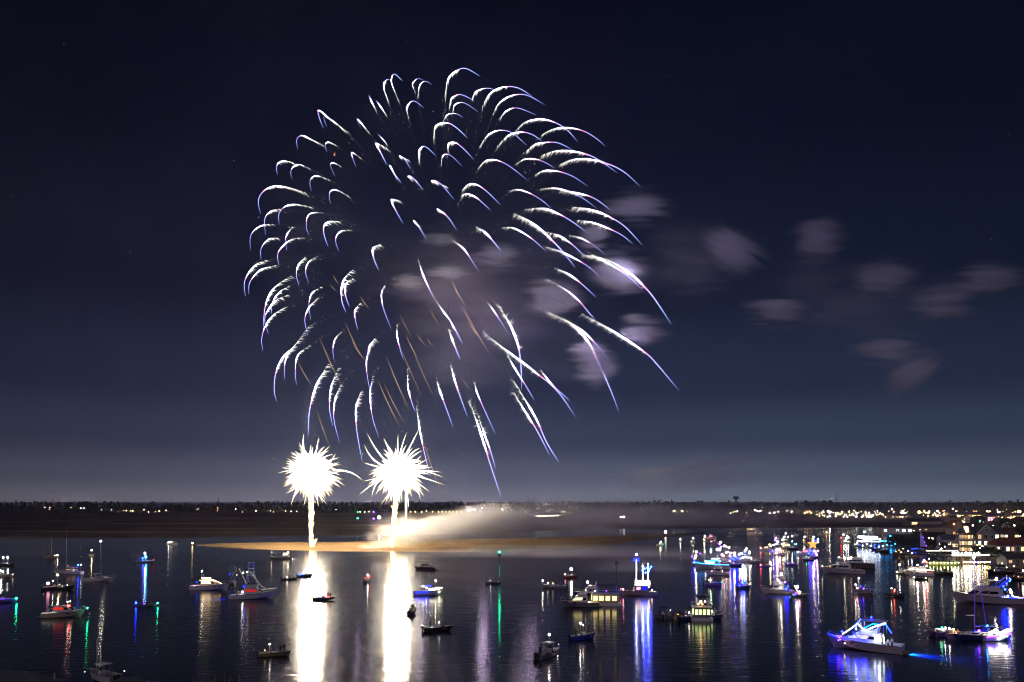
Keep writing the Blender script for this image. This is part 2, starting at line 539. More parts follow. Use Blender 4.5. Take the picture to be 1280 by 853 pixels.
# each star: (thickness, zoom frame, points from the glittering start over the turn to the blue tip)
ORIG = {'A': (290, 70, 4.2667), 'B': (560, 70, 4.2667), 'C': (290, 250, 4.2667), 'D': (560, 250, 4.2667), 'E': (320, 430, 3.16), 'F': (560, 430, 3.16), 'P': (0, 0, 1)}
STARS = [
 (1.5,'A',[(600,398),(520,335),(462,290),(466,330),(487,385)]), (1,'A',[(610,402),(535,345),(490,325),(505,378)]),
 (1.3,'A',[(735,415),(690,360),(668,338),(684,382)]), (2,'A',[(825,320),(785,260),(768,238)]), (1.8,'A',[(770,295),(740,235),(730,208)]),
 (2,'A',[(830,240),(808,165),(822,130),(842,128)]), (1.3,'A',[(885,235),(850,140),(865,97),(908,132)]),
 (1,'A',[(975,190),(962,150),(990,122),(1022,130)]), (1.2,'A',[(990,220),(1000,160),(1030,135),(1067,153)]),
 (1.6,'A',[(940,330),(932,275),(968,240),(1022,277)]), (2.2,'A',[(1135,215),(1150,130),(1190,85),(1245,67),(1322,108)]),
 (1.2,'B',[(5,275),(20,225),(70,207),(140,240)]), (1.2,'B',[(25,300),(35,262),(85,250),(160,298)]), (1.2,'A',[(1125,350),(1150,312),(1200,310),(1232,330)]),
 (1.9,'A',[(1075,430),(1085,375),(1140,357),(1190,378),(1255,437)]), (1.3,'A',[(1150,500),(1152,470),(1190,462),(1240,500),(1288,552)]),
 (1.2,'A',[(1115,580),(1125,532),(1165,530),(1226,588)]), (1.3,'A',[(995,555),(998,505),(1030,483),(1086,532)]), (1.2,'A',[(825,470),(800,440),(778,418)]),
 (1.9,'A',[(820,490),(770,468),(795,520),(825,580)]), (1.9,'A',[(875,650),(842,585),(870,635),(900,672)]), (1.2,'A',[(940,555),(893,535),(920,550),(952,602)]),
 (1.2,'A',[(985,665),(940,645),(965,650),(1020,715)]), (1.2,'A',[(1150,700),(1065,667),(1110,680),(1182,763)]), (1.2,'A',[(475,470),(420,445),(375,425),(345,445),(350,497)]),
 (1,'A',[(565,482),(515,460),(497,475),(505,513)]), (1,'A',[(690,548),(640,515),(645,550),(662,592)]), (1,'A',[(575,585),(540,570),(525,585),(548,640)]),
 (1.2,'A',[(330,572),(285,560),(245,572),(238,605),(243,633)]), (1.3,'A',[(415,602),(365,580),(325,592),(313,625),(322,658)]),
 (1.2,'A',[(525,665),(460,640),(425,650),(415,680),(424,720)]), (1.1,'A',[(625,750),(560,715),(525,722),(518,755),(527,790)]),
 (1.9,'A',[(390,730),(300,702),(220,697),(165,725),(140,775),(152,842)]),
 (1.6,'C',[(430,40),(340,25),(285,35),(250,75),(252,133)]), (1.2,'C',[(255,50),(210,60),(175,100),(178,185)]), (1.4,'C',[(490,70),(430,68),(400,95),(397,150),(411,190)]),
 (1.7,'C',[(575,115),(520,115),(490,140),(492,190),(513,250)]), (1.4,'C',[(645,160),(585,165),(556,195),(555,235),(571,275)]), (1.3,'C',[(215,130),(150,140),(100,190),(98,270)]),
 (1,'C',[(320,145),(288,195),(291,270)]), (1.1,'C',[(245,203),(195,210),(155,260),(155,320)]), (1.4,'C',[(380,200),(310,215),(255,265),(243,305),(252,355)]),
 (1.6,'C',[(185,322),(130,345),(85,395),(65,450),(72,515)]), (1.7,'C',[(230,350),(150,375),(95,440),(90,505)]), (2.4,'C',[(315,405),(230,465),(185,540),(170,625),(170,690)]),
 (1.9,'C',[(310,455),(245,500),(213,560),(210,610)]), (1.5,'C',[(285,570),(220,615),(175,680),(158,745),(165,808)]), (1.3,'C',[(300,505),(230,540),(185,600),(175,650),(195,715)]),
 (1.1,'C',[(395,300),(355,345),(343,400),(358,458)]), (1.4,'C',[(455,300),(405,335),(393,390),(410,445)]), (1.3,'C',[(475,465),(425,500),(410,560),(420,640)]),
 (1.4,'C',[(460,520),(410,575),(388,640),(405,725)]), (2.3,'C',[(645,370),(600,420),(583,480),(587,545),(608,600)]), (1.5,'C',[(640,420),(603,455),(608,520),(627,570)]),
 (1.5,'C',[(800,235),(752,258),(755,310),(782,375)]), (1.7,'C',[(815,455),(797,500),(808,580),(850,690)]), (1.2,'C',[(685,550),(655,590),(658,640),(672,695)]),
 (1.2,'C',[(895,5),(850,0),(875,60),(912,125)]), (1.3,'C',[(1135,70),(1095,50),(1150,90),(1197,160)]), (1.2,'C',[(1000,140),(970,112),(1000,150),(1038,212)]),
 (1.9,'C',[(1175,215),(1230,255),(1270,310),(1318,385)]), (2,'C',[(990,310),(1015,390),(1060,490),(1085,530)]), (2.4,'C',[(1085,530),(1130,600),(1175,660),(1230,765)]),
 (1.9,'C',[(1155,690),(1180,760),(1215,850)]), (1.8,'C',[(880,665),(880,720),(895,790),(915,855)]), (2,'C',[(760,740),(730,790),(718,855)]), (1.5,'C',[(580,705),(548,745),(538,800),(543,855)]),
 (2.3,'E',[(209,-70),(150,10),(105,55),(78,115),(72,185),(82,228)]), (1.4,'E',[(215,5),(165,45),(155,110),(160,162)]), (1.1,'E',[(140,20),(115,70),(113,140)]),
 (3,'E',[(285,80),(240,160),(212,260),(205,370)]), (2,'E',[(325,95),(297,170),(290,250),(303,325)]), (1.7,'E',[(335,160),(312,220),(308,300),(330,390)]),
 (2.3,'E',[(413,190),(395,250),(398,340),(420,468)]), (1.6,'E',[(455,5),(437,60),(440,130),(460,230)]), (1.6,'E',[(460,130),(450,200),(460,290),(485,370)]),
 (2,'E',[(597,100),(600,170),(615,230),(630,270)]), (2.3,'E',[(633,250),(645,330),(665,430),(690,525)]), (1.9,'E',[(712,145),(735,210),(778,328)]),
 (1.7,'E',[(768,85),(790,160),(835,288)]), (1.8,'E',[(860,150),(880,210),(945,355)]),
 (3.1,'F',[(83,225),(125,340),(165,470),(210,605)]), (2.2,'F',[(115,275),(145,360),(170,430),(188,492)]), (3.1,'F',[(260,145),(310,230),(350,300),(390,390),(438,468)]),
 (2.4,'F',[(262,195),(300,260),(350,340),(402,440)]), (2,'F',[(225,25),(260,90),(310,170),(340,222)]), (2.6,'F',[(139,-49),(230,25),(330,100),(430,185),(505,290)]),
 (3,'P',[(623,381),(637,405),(647,430),(651,455),(652,487)]), (1.9,'F',[(365,100),(410,160),(480,223)]), (1.6,'D',[(210,545),(250,600),(330,725)]), (1.5,'D',[(0,625),(30,680),(75,765)]),
 (1.9,'D',[(150,142),(200,175),(240,220),(285,275)]), (1.5,'D',[(290,148),(350,150),(430,195),(480,235),(528,280)]), (2.8,'D',[(355,72),(420,105),(490,155),(560,220),(610,275),(677,358)]),
 (1.6,'D',[(415,50),(510,45),(590,75),(660,115),(750,180)]), (2.2,'D',[(665,38),(740,48),(840,80),(940,140),(1035,240)]), (1.5,'D',[(690,108),(760,118),(850,150),(930,190),(985,235)]),
 (1.4,'D',[(525,170),(600,195),(670,245),(728,300)]), (1.3,'D',[(645,188),(710,205),(780,245),(845,298)]), (1.7,'D',[(525,250),(600,275),(690,320),(760,365),(818,420)]),
 (3.4,'D',[(760,288),(850,320),(930,365),(1010,425),(1080,500),(1130,570),(1190,662)]), (1.6,'D',[(720,292),(800,310),(900,365),(970,415),(1035,480)]),
 (1.4,'D',[(575,362),(650,400),(720,455),(790,520)]), (1.8,'D',[(525,420),(610,468),(690,530),(750,600),(785,640)]),
 (2.8,'P',[(684,389.5),(710,402),(724,414),(738,432),(752,462),(765,492),(773.5,515)]), (1.6,'D',[(640,640),(720,700),(790,770),(860,855)]),
 (2.7,'P',[(729,393),(754.5,407),(782.6,424.6),(808,442),(825,460),(848,487.5)]),
 (1.2,'B',[(125,235),(150,190),(210,172),(255,185)]), (2,'B',[(185,265),(220,205),(290,168),(370,170),(450,215)]), (2.1,'B',[(240,310),(270,255),(340,212),(420,210),(515,260)]),
 (1.4,'B',[(275,335),(310,295),(370,278),(470,315)]), (2.3,'B',[(360,400),(410,355),(490,338),(570,355),(640,400),(692,460)]), (1.8,'B',[(495,425),(550,395),(630,383),(720,400),(790,440),(838,482)]),
 (1.7,'B',[(165,490),(210,425),(270,398),(340,410),(420,477)]), (1.5,'B',[(265,480),(320,425),(390,407),(450,420),(500,455)]), (1.4,'B',[(415,510),(460,475),(520,462),(590,465),(675,508)]),
 (2.1,'B',[(500,530),(570,508),(650,508),(740,525),(820,565),(902,625)]), (2.2,'B',[(595,580),(660,555),(750,552),(850,575),(940,620),(1025,697)]), (1.6,'B',[(160,600),(200,560),(260,557),(330,590),(420,660)]),
 (1.3,'B',[(365,575),(410,550),(470,552),(520,570),(570,600)]), (1.5,'B',[(465,635),(510,613),(580,615),(660,640),(745,695)]), (1.4,'B',[(75,715),(110,685),(160,690),(220,735),(277,793)]),
 (1.2,'B',[(70,745),(100,735),(150,755),(190,790),(227,823)]), (1.4,'B',[(330,720),(370,713),(430,730),(500,770),(557,820)]), (1.5,'B',[(495,710),(560,705),(640,722),(720,760),(795,815)]),
 (1.4,'B',[(600,715),(690,732),(780,760),(870,825)]),
]
EMBERS = [('C',540,400,577,457),('C',525,450,560,490),('C',465,735,525,850),('C',605,658,700,850),('C',640,750,690,830),('C',685,515,735,585),('C',895,610,965,740),
 ('C',930,725,995,850),('C',985,712,1035,780),('C',1040,738,1080,790),('C',1055,580,1110,675),('C',1165,420,1255,580),('C',1232,575,1280,660),('D',80,575,240,850),('D',105,650,185,750),
 ('E',165,70,230,180),('E',240,260,300,425),('E',260,0,350,185),('E',480,140,570,330),('E',505,155,590,320),('E',515,50,610,270),('E',565,0,660,215),('E',610,0,715,235),('E',805,125,860,195),
 ('E',660,380,740,610),('E',385,0,440,75)]

rf = random.Random(5)
burst = empty('firework_burst', P(CX, CY, D0))
tag(burst, 'huge aerial firework burst of white, pink and blue drooping star trails high over the sandbar', 'firework')
STAR_HOT = 42.0


def lerp3(a, b, t):
    return tuple(a[i] + (b[i] - a[i]) * t for i in range(3))


def star_colour(u, hot):
    stops = [(0, (.12, .11, .11)), (.12, (.6, .55, .52)), (.24, (2.6, 2.3, 2.4)), (.36, (hot * .95, hot * .78, hot * 1.15)), (.36 + .009 * min(hot, 15), (hot * .35, hot * .22, hot * .4)), (.44 + .0085 * min(hot, 15), (2.2, .25, .50)), (.52 + .008 * min(hot, 15), (1.0, .85, 2.4)), (.93, (.75, 1.0, 2.8)), (1, (.4, .55, 1.4))]
    for k in range(len(stops) - 1):
        if u <= stops[k + 1][0]:
            a, b = stops[k], stops[k + 1]
            return lerp3(a[1], b[1], (u - a[0]) / max(1e-6, b[0] - a[0]))
    return stops[-1][1]


def add_star(fb, wd, fr, pts):
    ox, oy, k = ORIG[fr]
    px = [(ox + x / k, oy + y / k) for x, y in pts]
    ex, ey = px[-1]
    r = math.hypot(ex - CX, (ey - CY) * .9)
    dz = rf.choice((-1, 1)) * math.sqrt(max(.02, 1 - (r / CR) ** 2)) * CR / F * D0 * rf.uniform(.55, 1)
    n = max(9, int(sum(math.dist(px[i], px[i + 1]) for i in range(len(px) - 1)) / 4))
    cur = catmull([(x, y, 0) for x, y in px], n)
    W = []
    for i, p in enumerate(cur):
        u = i / (n - 1)
        W.append(P(p.x, p.y, D0 + dz * (.75 + .25 * u)) - burst.location)
    pxm = D0 / F                                     # metres per photo pixel at the burst
    rad, cols = [], []
    hot = STAR_HOT * (.55 + .28 * wd)
    for i in range(n):
        u = i / (n - 1)
        body = min(1, u / .34) ** 1.25 * (1 - .45 * max(0, (u - .35) / .65))
        rad.append(max(.05, .215 * (wd + .35) * body * (1 - .75 * max(0, (u - .8) / .2)) * (rf.uniform(.8, 1.2) if u < .5 else 1) * pxm))
        cols.append(star_colour(u, hot))
    fb.streak(W, rad, cols)
    # the faint path of the star up to where it flares
    c0 = P(CX, CY, D0 + dz * .1) - burst.location
    a0 = c0.lerp(W[0], .68)
    faint = [a0.lerp(W[0], t) + Vector((0, 0, 1.5 * math.sin(t * math.pi))) for t in (0, .33, .66, 1)]
    fb.streak(faint, [.04, .07, .10, .08], [(.02, .021, .055), (.03, .03, .07), (.045, .043, .085), (.09, .085, .10)], 3)
    # glitter combs falling behind the flare
    m = int(n * 1.5)
    reach = .50 if wd < 2 else .60
    for q in range(m):
        u = (q + rf.uniform(-.3, .3)) / m * reach
        u = max(.01, u)
        i = min(n - 2, int(u * (n - 1)))
        a = W[i].lerp(W[i + 1], rf.random())
        tng = (W[i + 1] - W[i]).normalized()
        d = (-tng * .75 + Vector((rf.uniform(.1, .45), rf.uniform(-.3, .3), -rf.uniform(.45, .8)))).normalized()
        ln = rf.uniform(2.5, 7.0) * (.6 + .25 * wd) * pxm * (1.25 - u)
        g = .45 + 1.0 * min(1, u / .25)
        fb.wisp(a, a + d * ln, rf.uniform(.2, .4) * pxm * (1.0 + .2 * wd), (2.0 * g, 1.9 * g, 1.8 * g), (.45 * g, .41 * g, .40 * g))
    for q in range(int(m * .3)):                    # spent sparks further back
        t = rf.uniform(0, .30)
        a = W[0].lerp(c0, t) + Vector((rf.gauss(0, .7), rf.gauss(0, .7), rf.gauss(-.5, .8)))
        d = (W[0] - c0).normalized() * rf.uniform(.5, 1.4) * pxm
        g = (1 - t / .30) * 1.1
        fb.wisp(a, a + d * 2.2, .3 * pxm, (g, g * .93, g * .75), (.2 * g, .2 * g, .2 * g))


order = sorted(STARS, key=lambda s: -(s[0] * sum(math.dist(s[2][i], s[2][i + 1]) for i in range(len(s[2]) - 1)) / ORIG[s[1]][2]))
for wd, fr, pts in order[:98]:
    fb = Fire()
    add_star(fb, wd, fr, pts)
    fb.build('star_trail', burst)
rest = Fire()
for wd, fr, pts in order[98:]:
    add_star(rest, wd, fr, pts)
tag(rest.build('small_star_trails', burst), None, kind='stuff')
for fr, x0, y0, x1, y1 in EMBERS:
    ox, oy, k = ORIG[fr]
    dz = rf.uniform(-55, 55)
    a, b = (P(ox + x / k, oy + y / k, D0 + dz) - burst.location for x, y in ((x0, y0), (x1, y1)))
    W = [a.lerp(b, t / 6) for t in range(7)]
    for t in range(7):
        W[t].x -= .5 * math.sin(t / 6 * math.pi)
    fb = Fire()
    q = rf.uniform(.55, 1.1)
    fb.streak(W, [.05, .11, .14, .16, .14, .11, .05], [(.5 * q, .26 * q, .15 * q), (.8 * q, .42 * q, .22 * q), (1.0 * q, .55 * q, .28 * q), (1.0 * q, .6 * q, .35 * q), (.8 * q, .48 * q, .3 * q), (.5 * q, .32 * q, .25 * q), (.2 * q, .15 * q, .14 * q)], 3)
    fb.build('falling_ember', burst)
fb = Fire()
a = P(417.8, 194.5, D0 - 20) - burst.location
fb.wisp(a, a + Vector((.6, 0, 1.8)), .5, (1.6, .5, .15), (1.2, .3, .1))
fb.build('falling_ember', burst)

CORE_HOT = 480.0


def low_burst(px, py, R, base, label, spikes, seed, D=432.0):
    """a dandelion shell breaking low over the bar on top of its fiery rising tail"""
    r = random.Random(seed)
    c = P(px, py, D)
    root = empty('low_firework', c)
    tag(root, label, 'firework')
    m = D / F
    fb = Fire()
    fb.ball((0, 0, 0), R * .47 * m, 14, 9)
    fb.c += [(CORE_HOT, CORE_HOT * .83, CORE_HOT * .62)] * (len(fb.v) - len(fb.c))
    for _ in range(520):
        while True:
            d = Vector((r.uniform(-1, 1), r.uniform(-1, 1), r.uniform(-1, 1)))
            if .1 < d.length < 1:
                d.normalize()
                break
        ln = R * m * (r.uniform(.5, .86) if r.random() < .6 else r.uniform(.8, 1.14)) * (1 + .14 * d.z)
        bend = Vector((r.uniform(-1, 1), r.uniform(-1, 1), r.uniform(-1, .3))) * 2.6
        pts = [d * ln * t + bend * (t * t) + Vector((.8 * t * t, 0, -2.4 * t * t * t)) for t in (.3, .5, .68, .82, .92, 1)]
        fb.streak(pts, [.5, .4, .30, .21, .15, .04], [(40, 36, 30), (16, 14, 11), (7, 6, 4.8), (3.2, 2.7, 2.0), (1.7, 1.35, .9), (.8, .55, .3)], 4)
    fb.build('spark_ball', root)
    for ang, ln, droop in spikes:
        d = Vector((math.cos(math.radians(ang)), r.uniform(-.35, .35), math.sin(math.radians(ang))))
        bow = Vector((r.uniform(-1, 1), r.uniform(-1, 1), r.uniform(-.6, 1))) * ln * m * .15
        pts = [d * (ln * m * t) + bow * math.sin(t * math.pi) + Vector((0, 0, -droop * m * t ** 2.4)) for t in (.3, .5, .65, .8, .92, 1)]
        fb = Fire()
        fb.streak(pts, [.26, .32, .28, .22, .15, .03], [(7, 6.5, 5.6)] * 2 + [(4.5, 4, 3.3), (2.6, 2.2, 1.7), (1.6, 1.3, .9), (.8, .6, .35)], 5)
        fb.build('spark_ray', root)
    bz = base - c
    fb = Fire()
    side = Vector((.12, 0, 0))
    pts = [bz * t + side * math.sin(t * 6) for t in (.25, .4, .55, .7, .82, .92, 1)]
    fb.streak(pts, [1.3, 1.15, 1.05, .95, .85, .75, .45], [(70, 52, 28), (64, 44, 20), (58, 36, 14), (52, 30, 10), (48, 26, 8), (48, 26, 8), (30, 16, 5)], 8)
    for _ in range(80):                              # ragged fire along the tail
        t = r.uniform(.3, 1)
        a = bz * t + Vector((r.gauss(0, .8), r.gauss(0, .8), 0))
        fb.wisp(a, a + Vector((r.gauss(.4, .5), r.gauss(0, .4), -r.uniform(1, 3.2))), .28, (5, 3.2, 1.3), (1.4, .7, .2))
    fb.build('rising_tail', root)
    return root, bz


b1 = G(389, 683.5, .5); b1.y = 432; b1 = P(389, 684, 432)
sp1 = [(180, 40, 2), (172, 36, 0), (205, 36, 4), (150, 35, 0), (120, 40, 0), (98, 50, 2), (80, 47, 3), (60, 45, 6), (40, 44, 6), (20, 42, 6), (8, 40, 5), (-6, 41, 6), (-18, 66, -10), (-40, 36, 3),
       (-65, 42, 3), (-82, 44, 0), (-100, 44, 0), (-118, 46, 2), (-140, 40, 2), (-155, 38, 3), (135, 34, 2), (110, 44, 4), (50, 40, 8), (30, 40, 8)]
low1, bz1 = low_burst(389, 590, 34, b1, 'left of two white low fireworks, a dense spiky ball on an orange tail', sp1, 21)
fb = Fire()                                          # side jet at the foot of the tail
for k in range(14):
    a = bz1 + Vector((.3, 0, .5))
    d = Vector((rf.uniform(.5, 1.1), rf.uniform(-.2, .2), rf.uniform(.7, 1.4))).normalized() * rf.uniform(2, 5.5)
    fb.wisp(a, a + d, .5, (7, 5, 2.4), (3, 2, 1))
fb.build('ground_jet', low1)
b2 = P(490, 683, 432)
sp2 = [(178, 36, 1), (165, 44, 0), (140, 52, 0), (128, 62, 0), (112, 48, 2), (90, 50, 2), (78, 54, 3), (62, 64, 0), (48, 44, 4), (30, 42, 4), (14, 46, 5), (3, 57, 4), (-4, 57, 3), (-14, 60, 2), (-26, 44, 6), (-48, 42, 4),
       (-70, 46, 2), (-95, 46, 2), (-120, 46, 2), (-150, 58, 0), (-138, 44, 2), (196, 44, 0), (42, 40, 6), (-35, 40, 8)]
low2, bz2 = low_burst(497, 590, 34, b2, 'right of two white low fireworks, its tail rising out of the smoke', sp2, 22)
fb = Fire()                                          # a second thin tail beside the first
t0 = P(507.5, 618, 432) - low2.location
t1 = P(507.5, 668, 432) - low2.location
fb.streak([t0.lerp(t1, t) for t in (0, .3, .6, 1)], [.6, .55, .45, .2], [(8, 7.5, 6.5), (7, 6.5, 5), (5, 4.5, 3.5), (2, 1.6, 1)], 5)
fb.build('thin_tail', low2)

# ---------------------------------------------------------------- smoke


def smoke_material(name, density, scale, soft, thr, colour, aniso=0.0, squeeze=(1, 1, 1), detail=4):
    m = bpy.data.materials.new(name)
    m.use_nodes = True
    nt = m.node_tree
    nt.nodes.clear()
    N, L = nt.nodes.new, nt.links.new
    out = N('ShaderNodeOutputMaterial')
    vol = N('ShaderNodeVolumePrincipled')
    vol.inputs['Color'].default_value = (*colour, 1)
    vol.inputs['Anisotropy'].default_value = aniso
    tc = N('ShaderNodeTexCoord')
    ln = N('ShaderNodeVectorMath'); ln.operation = 'LENGTH'
    L(tc.outputs['Object'], ln.inputs[0])
    fall = N('ShaderNodeMapRange'); fall.interpolation_type = 'SMOOTHSTEP'
    fall.inputs['From Min'].default_value = soft; fall.inputs['From Max'].default_value = 1.0
    fall.inputs['To Min'].default_value = 1; fall.inputs['To Max'].default_value = 0
    L(ln.outputs['Value'], fall.inputs['Value'])
    mp = N('ShaderNodeMapping'); mp.inputs['Scale'].default_value = squeeze
    oi = N('ShaderNodeObjectInfo')
    mulr = N('ShaderNodeMath'); mulr.operation = 'MULTIPLY'; mulr.inputs[1].default_value = 40
    L(oi.outputs['Random'], mulr.inputs[0])
    addv = N('ShaderNodeVectorMath'); addv.operation = 'ADD'
    L(tc.outputs['Object'], mp.inputs[0]); L(mp.outputs[0], addv.inputs[0]); L(mulr.outputs[0], addv.inputs[1])
    n = N('ShaderNodeTexNoise'); n.inputs['Scale'].default_value = scale; n.inputs['Detail'].default_value = detail; n.inputs['Distortion'].default_value = .7
    L(addv.outputs[0], n.inputs['Vector'])
    th = N('ShaderNodeMapRange'); th.interpolation_type = 'SMOOTHSTEP'
    th.inputs['From Min'].default_value = thr; th.inputs['From Max'].default_value = thr + .46
    er = N('ShaderNodeMath'); er.operation = 'MULTIPLY_ADD'; er.inputs[1].default_value = -.34      # the rim is eaten away by the billows
    L(ln.outputs['Value'], er.inputs[0]); L(n.outputs['Fac'], er.inputs[2])
    L(er.outputs[0], th.inputs['Value'])
    a = N('ShaderNodeMath'); a.operation = 'MULTIPLY'; L(fall.outputs[0], a.inputs[0]); L(th.outputs[0], a.inputs[1])
    b = N('ShaderNodeMath'); b.operation = 'MULTIPLY'; b.inputs[1].default_value = density; L(a.outputs[0], b.inputs[0])
    L(b.outputs[0], vol.inputs['Density'])
    L(vol.outputs[0], out.inputs['Volume'])
    return m


_s = MB(); _s.ball((0, 0, 0), 1, 20, 12)


def smoke(c, r, m, label, rot=0.0, tilt=0.0):
    o = bpy.data.objects.new('smoke', _s.mesh('smoke', m))
    col.objects.link(o)
    o.location, o.scale = c, r
    o.rotation_euler = (0, tilt, rot)
    tag(o, label, 'smoke', kind='stuff')
    return o


PUFF = smoke_material('drifting_puff', .42, 1.8, .0, .20, (.86, .88, 1.0), squeeze=(.36, 1, 1.5), detail=3)
THIN = smoke_material('thin_drift', .022, 1.8, .05, .24, (.88, .84, 1.0), squeeze=(.45, .8, 2.2))
BANK = smoke_material('launch_smoke', .075, 2.0, .2, .10, (.97, .975, 1.0), squeeze=(1.3, .9, 1.2), detail=5)
VEIL = smoke_material('veil_smoke', .030, 2.2, .1, .14, (.86, .87, 1.0), squeeze=(1.3, .9, 1.2), detail=5)
WISP = smoke_material('thin_wisps', .05, 2.2, .0, .22, (.84, .88, 1.0), squeeze=(.6, 1, 1.2))
HEART = smoke_material('burst_heart', .026, 2.6, .0, .24, (.74, .70, 1.0), squeeze=(.5, .8, 1.3))
VEIL2 = smoke_material('rising_smoke', .045, 1.7, .0, .14, (.93, .93, 1.0), squeeze=(.5, .8, 1.7))
FLEET_BLOOM = smoke_material('fleet_bloom_mist', .016, 1.2, .0, .0, (.9, .88, 1.0), squeeze=(.5, .8, 1.2))
MIST2 = smoke_material('water_mist', .10, 1.5, .0, .05, (.93, .90, 1.0), squeeze=(.5, .8, 1.5))
BLOOM_MIST = smoke_material('bloom_mist', .055, 1.2, .0, .0, (.9, .88, 1.0), squeeze=(.5, .8, 1.2))
k = D0 / F
# the bank rolling off the bar
smoke(P(496, 673, 428), (17, 13, 9.5), BANK, 'dense white smoke boiling round the foot of the right low firework')
smoke(P(540, 664, 424), (42, 22, 10.5), BANK, 'thick white bank of smoke rolling along the sandbar')
smoke(P(622, 656, 428), (44, 22, 12), BANK, 'second bank of white smoke rolling on from the first')
smoke(P(706, 647, 434), (44, 24, 12), VEIL, 'third looser bank at the thinning end of the smoke')
LOWBANK = smoke_material('foot_smoke', .11, 1.9, .2, .08, (.985, .985, 1.0), squeeze=(1.1, .9, 1.2), detail=5)
for x, y, rx, rz, lab in ((462, 685, 9, 3.2, 'thin white lip of smoke creeping left along the sand'), (480, 681, 10, 5.5, 'dense white smoke left of the right tail foot'), (510, 675, 13, 7, 'dense white smoke right of the tail foot'), (548, 668, 16, 7.5, 'first rolling swell at the bottom of the smoke bank'), (592, 662, 18, 8, 'second rolling swell at the bottom of the smoke bank'), (640, 655, 20, 8, 'third rolling swell at the bottom of the smoke bank')):
    smoke(P(x, y, 417), (rx, 10, rz), LOWBANK, lab)
for i in range(15):
    x = 464 + i * 17.5 + rf.uniform(-5, 5)
    y = 672 - 36 * (1 - math.exp(-(x - 460) / 90)) + rf.uniform(-5, 6)
    r_ = 5.5 + 7.5 * min(1, (x - 460) / 130) * rf.uniform(.65, 1.2)
    smoke(P(x, y, 424 + rf.uniform(-12, 10)), (r_ * rf.uniform(1.2, 1.9), r_, r_ * rf.uniform(.65, .95)), BANK if i < 11 else VEIL, 'rounded billow on the back of the white smoke bank')['group'] = 'billows of the smoke bank'
smoke(P(655, 650, 436), (72, 26, 12), VEIL, 'paler torn smoke trailing to the right over the sandbar')
smoke(P(765, 645, 450), (66, 30, 12), VEIL, 'mauve end of the smoke lying over the right tip of the sandbar')
smoke(P(760, 648, 560), (120, 60, 22), VEIL, 'wide mauve veil of smoke drifting over the far marsh')
smoke(P(900, 646, 600), (125, 60, 20), VEIL, 'thin violet haze of smoke before the woods behind the anchored fleet')
smoke(P(870, 592, 430), (84, 30, 16), VEIL2, 'faint long arm of smoke rising above the woods', tilt=-.14)
smoke(P(700, 696, 368), (100, 25, 7), MIST2, 'low mauve mist of smoke lying on the water before the bar')
# inside and beside the big burst
FARV = smoke_material('far_violet_haze', .0045, 1.4, .0, .0, (.84, .80, 1.0), squeeze=(.4, .8, 1.6))
smoke(P(1080, 800, 146), (8.5, 6, 4.2), BLOOM_MIST, 'added mist for the blue lens bloom round the nearest strip lit cruiser')  # thin volume added to imitate the blue lens bloom of the strips
smoke(P(915, 700, 345), (36, 26, 8), FLEET_BLOOM, 'added mist for the lamp bloom over the crowded fleet')  # added volume that gives the fleet lamps a bloom halo
smoke(P(1120, 644, 860), (330, 110, 24), FARV, 'violet haze lying before the woods and the lamp lit far waterfront')
smoke(P(800, 716, 292), (24, 16, 7.5), BLOOM_MIST, 'added mist for the lens bloom round the boat with the three blue light masts')  # halo volume added in place of lens bloom on the blue lamps
smoke(P(600, 380, D0), (90, 60, 66), HEART, 'dim violet smoke hanging in the heart of the big burst')
for x, y, rx, rz, lab in [(622, 322, 20, 11, 'brightest pale pink puff right of the burst centre'), (560, 340, 17, 5, 'flat pale puff low in the burst centre'), (513, 354, 14, 6, 'small flat pinkish puff left of the burst centre'),
                          (548, 300, 15, 4, 'thin rosy puff above the burst centre'), (742, 296, 13, 11, 'violet white puff among the right hand star trails'), (690, 372, 24, 16, 'ragged lilac puff inside the right half of the burst'),
                          (735, 440, 17, 9, 'white lens of smoke crossed by the lower right star trails'), (744, 462, 18, 16, 'bluish smoke below the white lens of smoke'), (806, 412, 21, 13, 'round mauve puff just outside the right edge of the burst'),
                          (775, 340, 26, 20, 'blue grey wisps behind the longest right star trail'), (800, 260, 28, 14, 'dim wisps at the upper right rim of the burst')]:
    smoke(P(x, y, D0 + 12), (rx * k * 2.3, 14, rz * k * 2.3), PUFF, lab)
smoke(P(1090, 375, D0 + 30), (105, 16, 40), WISP, 'very thin veil joining the drifting row of puffs')
smoke(P(850, 320, D0 + 30), (40, 14, 34), WISP, 'thin violet wisps between the burst and the leaning puff')
# the drifting line of old shell smoke at right
for x, y, rx, rz, rot, lab in [(918, 312, 28, 18, .5, 'leaning grey puff nearest the burst in the drifting row'), (1022, 300, 22, 17, 0, 'tallest and highest grey puff of the drifting row'), (970, 386, 27, 16, 0, 'brightest rosy puff of the drifting row'),
                               (1030, 395, 30, 11, 0, 'faint tail trailing right of the brightest rosy puff'), (1100, 350, 28, 15, 0, 'soft grey puff in the middle of the drifting row'), (1178, 378, 26, 18, 0, 'dim left part of the last pair of puffs'),
                               (1232, 350, 28, 14, 0, 'dim right part of the last pair of puffs'), (1115, 437, 32, 13, 0, 'lowest long grey puff at right'), (1140, 466, 26, 15, -.5, 'sagging tail under the lowest long puff'),
                               (1015, 345, 34, 28, 0, 'very faint veil under the tallest puff'), (870, 350, 40, 26, 0, 'faint purple wisps between burst and drifting row')]:
    smoke(P(x, y, D0 + 25), (rx * k * 2.2, 18, rz * k * 2.2), PUFF if 'faint' not in lab else THIN, lab, tilt=rot)

